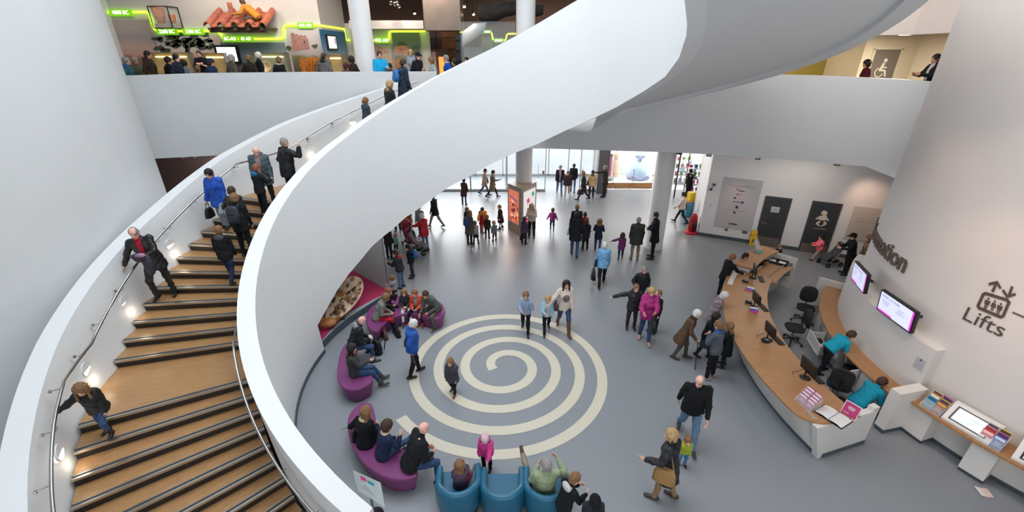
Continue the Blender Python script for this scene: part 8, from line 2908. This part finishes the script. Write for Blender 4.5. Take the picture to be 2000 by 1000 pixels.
# entrance
S('balding man in a dark jacket and jeans walking in through the doors', 1092, 380, 321, 182, legs='walk', tx=1093, hair='short', hc='gy', top='272B36', open_='B8A8A4', coat=.08, **JL)
S('boy in a dark red jacket and beige trousers walking in beside the man', 1107, 385, 332, 190, legs='walk2', tx=1108, hair='short', hc='gi', top='3A2A30', topk='shell', coat=.08, low='C0A894', shoe='D0CCC8')
S('man in a dark jacket and pale jeans leaving through the doors', 1118, 376, 320, 10, legs='step', tx=1117, hair='short', hc='br', top='23272E', coat=.08, **JL)
p = S('long-haired woman in a dark coat walking left near the doors', 1138, 391, 334, 275, legs='walk', tx=1141, hair='long', hc='lb', fem=1, top='2A2C30', coat=.16, low='1E222C', boots=.7)
bag(p, 1, 'brown patterned handbag of the woman walking left near the doors', '6A4A3A', 'handbag', 1.1)
p = S('person in a cream padded coat seen from behind near the doors', 1154, 386, 333, 10, tx=1156, hair='short', hc='br', fem=1, top='C8A878', topk='shell', coat=.12, hood='6A4A38', wide=1.15, **BL)
bag(p, 0, 'dark shoulder bag on the cream padded coat', '3A3A40', 'shoulder', .9)
S('bald man in a dark suit pointing towards the doors', 1179, 385, 323, 290, tx=1180, hair='fringe', hc='gy', top='38302E', open_='3A7A94', coat=.14, L=(84, 8, 4, 0), R='rest', low='302A28', skin='p')
p = S('woman in a cream jacket with a black shoulder bag striding into the shop', 1328, 436, 374, 300, tx=1339, legs='walk2', hair='pony', hc='dk', fem=1, top='CFC4B4', coat=.06, low='22283A', L='swingf')
bag(p, 1, 'black shoulder bag of the woman striding into the shop', '1A181A', 'shoulder', 1.1)
S('dark-haired person in black inside the shop doorway', 1341, 390, 330, 250, tx=1344, hair='short', hc='dk', top='1A1A1C', coat=.14, L='wave', R='rest', **BL)
# middle of the hall
S('toddler in a purple jumper walking away in the open floor', 1078, 450, 407, 8, tx=1080, legs='step', hair='mop', hc='br', top='7A2E62', low='34445A', L=(10, 26, 10, 0), R=(10, 22, 10, 0))
p = S('man in a black coat and jeans with a white bag, seen from behind', 1121, 500, 415, 12, tx=1121, legs='step', hair='short', hc='dk', top='1D2026', coat=.16, wide=1.12, low='3E5672', lowk='denim')
bag(p, 0, 'small white bag at the hip of the man in the black coat', 'B8B8BA', 'shoulder', .75)
S('boy in a black top in front of the man in the black coat', 1123, 478, 401, 0, tx=1121, hair='short', hc='lb', top='23242A', **BL)
S('child in a red top beyond the boy in the black anorak', 1139, 470, 415, 5, tx=1139, hair='short', hc='br', top='9A2434', **BL)
S('boy in a black hooded anorak seen from behind beside the man with jeans', 1142, 488, 429, 350, tx=1144, hair='short', hc='br', top='1C1E24', topk='shell', coat=.12, hood='1C1E24', wide=1.1, low='1A1A1E')
S('girl with long brown hair in a navy jacket and jeans', 1166, 492, 428, 12, tx=1173, legs='step', hair='long', hc='lb', fem=1, top='222838', coat=.12, shoe='7A5236', L='chest', R='chest', **JN)
S('small child in a purple patterned coat with one arm out', 1211, 506, 455, 10, tx=1216, legs='step2', hair='long', hc='br', fem=1, top='6A2E5E', coat=.12, L=(20, 62, 8, 0), low='2E3C52', lowk='denim')
S('grey-haired man in an olive waxed jacket and beige trousers seen from behind', 1238, 508, 425, 5, tx=1239, hair='short', hc='gy', top='2E3028', topk='shell', coat=.14, wide=1.18, low='8A7A66', L='rest', R='rest', shoe='5A4A3E')
S('man in a black suit standing in profile beside the right hand column', 1272, 505, 413, 285, tx=1284, hair='short', hc='br', top='17181C', coat=.16, L='cross', R='cross', low='17181C', skin='p')
# right: by the baby changing door
S('girl in a bright pink jacket and pale leggings running past the baby changing door', 1593, 508, 457, 278, tx=1603, legs='walk', hair='pony', hc='dk', fem=1, top='EE6A7E', topk='shell', coat=.08, low='B0A492', shoe='8A2A4A', L=(50, 16, 40, 0), R='hold')
S('person in a black cap and black coat pushing the silver pushchair', 1648, 536, 452, 285, tx=1655, hair='short', hc='dk', cap=('cap', '141416'), top='19191C', coat=.2, L='hold', R='hold', lean=10, low='1C1C20')
S('fair-haired woman in a beige coat behind the person in the black cap', 1676, 540, 456, 290, tx=1687, hair='bob', hc='lb', fem=1, top='8A7258', coat=.2, scarf='3A3430', low='2A2626', lean=6)
S('child with brown hair peeping over the far end of the desk', 1513, 516, 474, 190, tx=1509, hair='mop', hc='lb', top='2A2A2E', skin='p', **BL)
# desk staff
S('attendant in a turquoise polo shirt bending over the open drawer', 1602, 728, 652, 88, hmin=1.45, hmax=1.78, dh=.2, tx=1612, legs='step', lean=46, L=(40, 6, 10, 0), R=(48, 8, 12, 0), hair='short', hc='br', top='1E94AE', short=1, coat=.03, look=(-5, 24), wide=1.1, **BL)
a = at_z(1672, 790, .3)
person('attendant in a turquoise polo shirt crouching at the open cabinet', (a.x, a.y, 0), 1.66, 80, legs=((80, 14, 130, 0), (60, 14, 128, 30)), lean=42, L='reach', R='reach', hair='short', hc='br', top='1A8AA4', short=1, coat=.03, sit=.3, look=(0, 20), **BL)
# --- on the stair
def ST(label, fx, fy, cy, face, dh=0.0, tx=None, hmin=.95, hmax=1.9, **k):
 a = on_stair(fx, fy)
 h = min(max(z_over(tx or fx, cy, a) - a.z + dh, hmin), hmax)
 return person(label, a, h, face, **k)
ST('girl with long brown hair in a black jacket holding the rail on the wide landing', 218, 848, 745, 168, tx=170, dh=.1, hmin=1.22, hmax=1.3, legs='down', L='rest', R=(26, 52, 14, 0), hair='long', hc='lb', fem=1, top='1A1B1E', topk='shell', coat=.09, look=(10, 30), lean=8, boots=.35, shoe='17181B', **JN)
p = ST('balding man in a leather jacket and red jumper coming down the stair with an armful', 328, 582, 438, 160, tx=268, hmin=1.72, hmax=1.85, legs='down2', L='hold', R=(4, 36, 6, 0), side=9, hair='fringe', hc='gy', top='1B1B1D', topk='leather', open_='A01C30', coat=.12, look=(0, 24), lean=6, low='2E2C2A', skin='p', wide=1.08)
c = p['hands'][0] + Vector((.04, -.1, .03))
o = obj('folded_coat', MB().ball(c, (.13, .11, .09), 18).ball(c + Vector((.1, .02, -.16)), (.1, .08, .24), 16).ball(c + Vector((-.06, -.04, .05)), (.08, .07, .06), 14), mat('bundle_dark', '2A2630', .6, noise=.6, scale=12, bump=.5, bscale=16))
obj('striped_scarf', MB().ball(c + Vector((.06, -.05, .08)), (.1, .07, .045), 14), mat('scarf_mauve', '8A6A86', .8, noise=.4, scale=22), o).matrix_parent_inverse = Matrix.Identity(4)
tag(o, 'bundle of dark coat and striped scarf over the arm of the red-jumper man', 'coat')
ST('boy in a black hooded jacket climbing the stair below the blue anorak', 456, 550, 438, -12, tx=430, legs='walk', hair='buzz', hc='lb', top='1C1C1F', coat=.09, hood='4A4C50', low='1E2A40', lowk='denim', skin='p', hmin=1.3, hmax=1.5)
p = ST('woman in a royal blue anorak and pale jeans coming down the stair', 445, 448, 326, 176, tx=415, legs='down', L='rest', R=(4, 14, 8, 0), hair='pony', hc='dk', fem=1, top='1A4CA8', topk='shell', coat=.14, flare=1.05, look=(0, 26), low='7E8E9A', lowk='denim', hmin=1.6, hmax=1.74)
bag(p, 1, 'black shoulder bag carried low by the royal blue anorak woman', '151519', 'handbag', .95)
ST('brown-haired child in a dark jacket holding hands with the blue anorak woman', 476, 462, 362, -20, tx=462, legs='walk', hair='mop', hc='br', top='2A2C2E', topk='shell', coat=.1, L=(30, 30, 20, 0), hmin=1.15, hmax=1.35, **BL)
p = ST('brown-haired boy in black with a drawstring bag, half behind the ribbon', 487, 500, 375, -8, tx=487, hair='short', hc='lb', top='1A1B1F', coat=.12, hmin=1.5, hmax=1.68, wide=1.05, **BL)
bag(p, 0, 'dark grey drawstring bag on the back of the boy in black on the stair', '2C3038', 'backpack', 1.0)
ST('boy in a dark jacket with a blue hood going up beside the grey-jacket man', 520, 420, 318, 25, tx=528, hair='short', hc='gi', top='1F2024', coat=.1, hood='2E6A9A', hmin=1.3, hmax=1.5, R='hold', skin='p', **BL)
ST('bald man in a slate blue jacket looking down on the upper stair', 530, 408, 282, 165, tx=513, hair='none', hc='gy', top='48545C', topk='shell', coat=.14, open_='8A7A72', look=(10, 30), lean=6, hood='48545C', hmin=1.7, hmax=1.82, skin='p')
ST('grey-haired man in a black jacket with a telephone at his ear, seen from behind', 576, 396, 282, 40, tx=574, hair='buzz', hc='gy', top='1B1D21', topk='shell', coat=.12, R='ear', L='pocket', wide=1.15, hmin=1.72, hmax=1.84)
def gal(label, x, cy, face, Y=18.0, **k):
 q = at_y(x, cy, Y)
 if Y < 18.1:
  Y = max(16.2 if x > 850 else 0, at_z(x, 305 - .024 * (x - 300), 4.1).y + (.6 if len(PEOPLE) % 2 else 1.15))
  q = at_y(x, cy, Y)
  k.setdefault('wide', 1.2)
  k.setdefault('L', 'pocket')
  k.setdefault('R', 'pocket')
 return person(label, (q.x, q.y, F1), min(max(q.z - F1, .95), 1.88), face, vox=.019, **k)
def stair_head(label, x, cy, h, face, **k):
 """on the upper stair: the tread whose climb puts the crown at (x, top)"""
 r = ray(x, cy)
 for kk in range(800, 2200):
  t_ = kk / 100 / math.hypot(r.x, r.y)
  p = ORG + r * t_
  dx, dy = p.x - SCN[0], p.y - SCN[1]
  a = -math.degrees(math.atan2(dy, dx)) % 360
  R = math.hypot(dx, dy)
  if 5.7 < R < 7.75 and 150 < a < 262:
   z = F1 if a > nos[27] else step_z(a)
   if p.z <= z + h:
    return person(label, Vector((p.x, p.y, z)), h, face, vox=.017, **k)
 q = at_y(x, cy, 17)
 return person(label, (q.x, q.y, F1), h, face, vox=.017, **k)
stair_head('child with a ponytail in a slate jacket climbing near the top of the stair', 711, 194, 1.25, 35, hair='pony', hc='lb', top='3A4650', coat=.08, **BL)
stair_head('blond person in a black coat with a fur-trimmed hood on the upper stair', 757, 158, 1.6, 40, hair='mop', hc='bl', top='1C1D21', topk='shell', coat=.12, hood='8A7458', fem=1, **BL)
p = stair_head('tall man in dark blue overcoat with blue rucksack near the stair top', 783, 116, 1.84, 50, hair='short', hc='br', top='27303E', coat=.26, wide=1.1, low='20242C')
bag(p, 0, 'bright blue rucksack on the man in the dark blue overcoat', '2A6AA8', 'backpack', .9)
stair_head('blond child in navy coat with cream fur hood near the stair top', 824, 126, 1.2, 20, hair='short', hc='bl', top='232C44', topk='shell', coat=.1, hood='B8AC98', **BL)
gal('person in a pale grey fleece beside the lit cabinet in the passage', 845, 112, 250, 17.6, hair='bob', hc='lb', fem=1, top='9A9C9E', low='2A2A30')
gal('grey-haired person in a royal blue fleece near the top of the stair', 874, 108, 250, 17.4, hair='short', hc='gy', top='1E50B0', scarf='C8C4C0', low='2A2A30')
gal('dark-haired person behind the royal blue fleece, half hidden by the ribbon', 890, 115, 240, 17.9, hair='bob', hc='dk', top='2A2630', fem=1)
gal('person in plum behind the glass case, low against the ribbon', 912, 112, 200, 19.6, hair='short', hc='dk', top='4A3440')
gal('attendant with glasses in a cyan shirt behind the gallery rim', 739, 100, 150, 17.8, hair='short', hc='br', top='1E9ACA', short=1, L='hold', R='rest', coat=.03)
gal('child with dark hair just above the rim beside the cyan-shirted attendant', 762, 124, 200, 18.2, hair='short', hc='dk', top='5A3A30', skin='t')
gal('person in a black cap and black jacket with white cords beyond the stair head', 813, 103, 120, 18.0, hair='short', hc='dk', cap=('cap', '1A1B1E'), top='17181B', coat=.1)
gal('fair curly-haired person in pale blue before the storm-cloud mural', 803, 98, 190, 20.4, hair='curly', hc='bl', fem=1, top='7E8CA0', skin='p')
# along the rim, from the left
gal('person in teal with a blue collar, leftmost at the gallery rim', 240, 112, 60, 16.0, hair='short', hc='gy', top='2E5A68', hood='1E5AB0')
gal('grey-haired person in olive beside the teal coat at the rim', 258, 112, 100, 16.6, hair='short', hc='gy', top='4A4A3C', skin='t')
gal('dark-haired man in a brown hooded coat leaning on the rim', 282, 100, 75, 16.6, hair='short', hc='dk', top='33261F', coat=.1, hood='33261F', skin='t')
gal('person with black hair in black under the tree mural', 322, 111, 40, 17.4, hair='short', hc='dk', top='141418')
gal('person with dark hair in navy turned to a neighbour under the tree mural', 338, 106, 80, 17.8, hair='short', hc='dk', top='1E2432', skin='p')
gal('person with dark hair and a grey-blue jumper, back to the atrium', 354, 117, 10, 17.3, hair='bob', hc='dk', top='6A7684')
gal('man in a dark T-shirt with folded arms before the warm showcase', 388, 99, 165, 18.6, hair='buzz', hc='br', top='15161C', short=1, coat=.03, L='folded', R='folded', skin='p')
gal('brown-haired child with eyes just above the rim', 383, 128, 350, 17.3, hair='short', hc='lb', top='6A4A3A')
gal('person in a navy woolly hat beside the man in the dark T-shirt', 407, 115, 20, 17.8, hair='short', cap=('beanie', '23304A'), top='23304A')
gal('fair-haired child low behind the rim under the woolly hat', 412, 125, 0, 17.2, hair='short', hc='lb', top='8A7A66')
gal('grey-haired person in an olive-brown coat below the left wall screen', 447, 108, 30, 17.2, hair='curly', hc='gy', top='4E4A40', wide=1.1)
gal('broad person in a dark brown coat below the sea mural', 482, 108, 10, 17.2, hair='short', hc='lb', top='2E241E', coat=.1, wide=1.25)
gal('white-haired person in black beside the broad brown coat', 500, 103, 60, 18.2, hair='curly', hc='wh', top='17171A', wide=1.1)
gal('person in a black coat with a pink scarf before the pale showcase', 541, 111, 15, 17.2, hair='short', hc='lb', top='1D1D21', scarf='C8A0A0', wide=1.1)
gal('man in a grey anorak with a dark collar seen from behind at the rim', 629, 104, 15, 17.2, hair='buzz', hc='br', top='55544F', topk='shell', hood='23262C', wide=1.25)
gal('dark-haired woman in brown at the rim against the left column', 688, 110, 280, 17.4, hair='bob', hc='dk', fem=1, top='2C2420', skin='t')
gal('child in a maroon hat low behind the rim near the left column', 673, 124, 20, 17.5, hair='short', cap=('beanie', '5A1E2E'), top='5A3A3A')
# upper right corridor
q = at_y(1700, 117, 15.0)
person('dark-haired person in a maroon top walking past the grey toilet door', (q.x, q.y, F1), min(max(q.z - F1, 1.4), 1.7), 285, vox=.016, hair='bob', hc='dk', fem=1, top='4A1420', skin='t')
q = at_y(1836, 106, 13.3)
person('man in dark jacket half hidden by the round wall on the upper level', (q.x, q.y, F1), min(max(q.z - F1, 1.5), 1.8), 275, vox=.016, hair='short', hc='dk', top='1C1C22', open_='B8B0A8', L='hold', R='hold', skin='t')
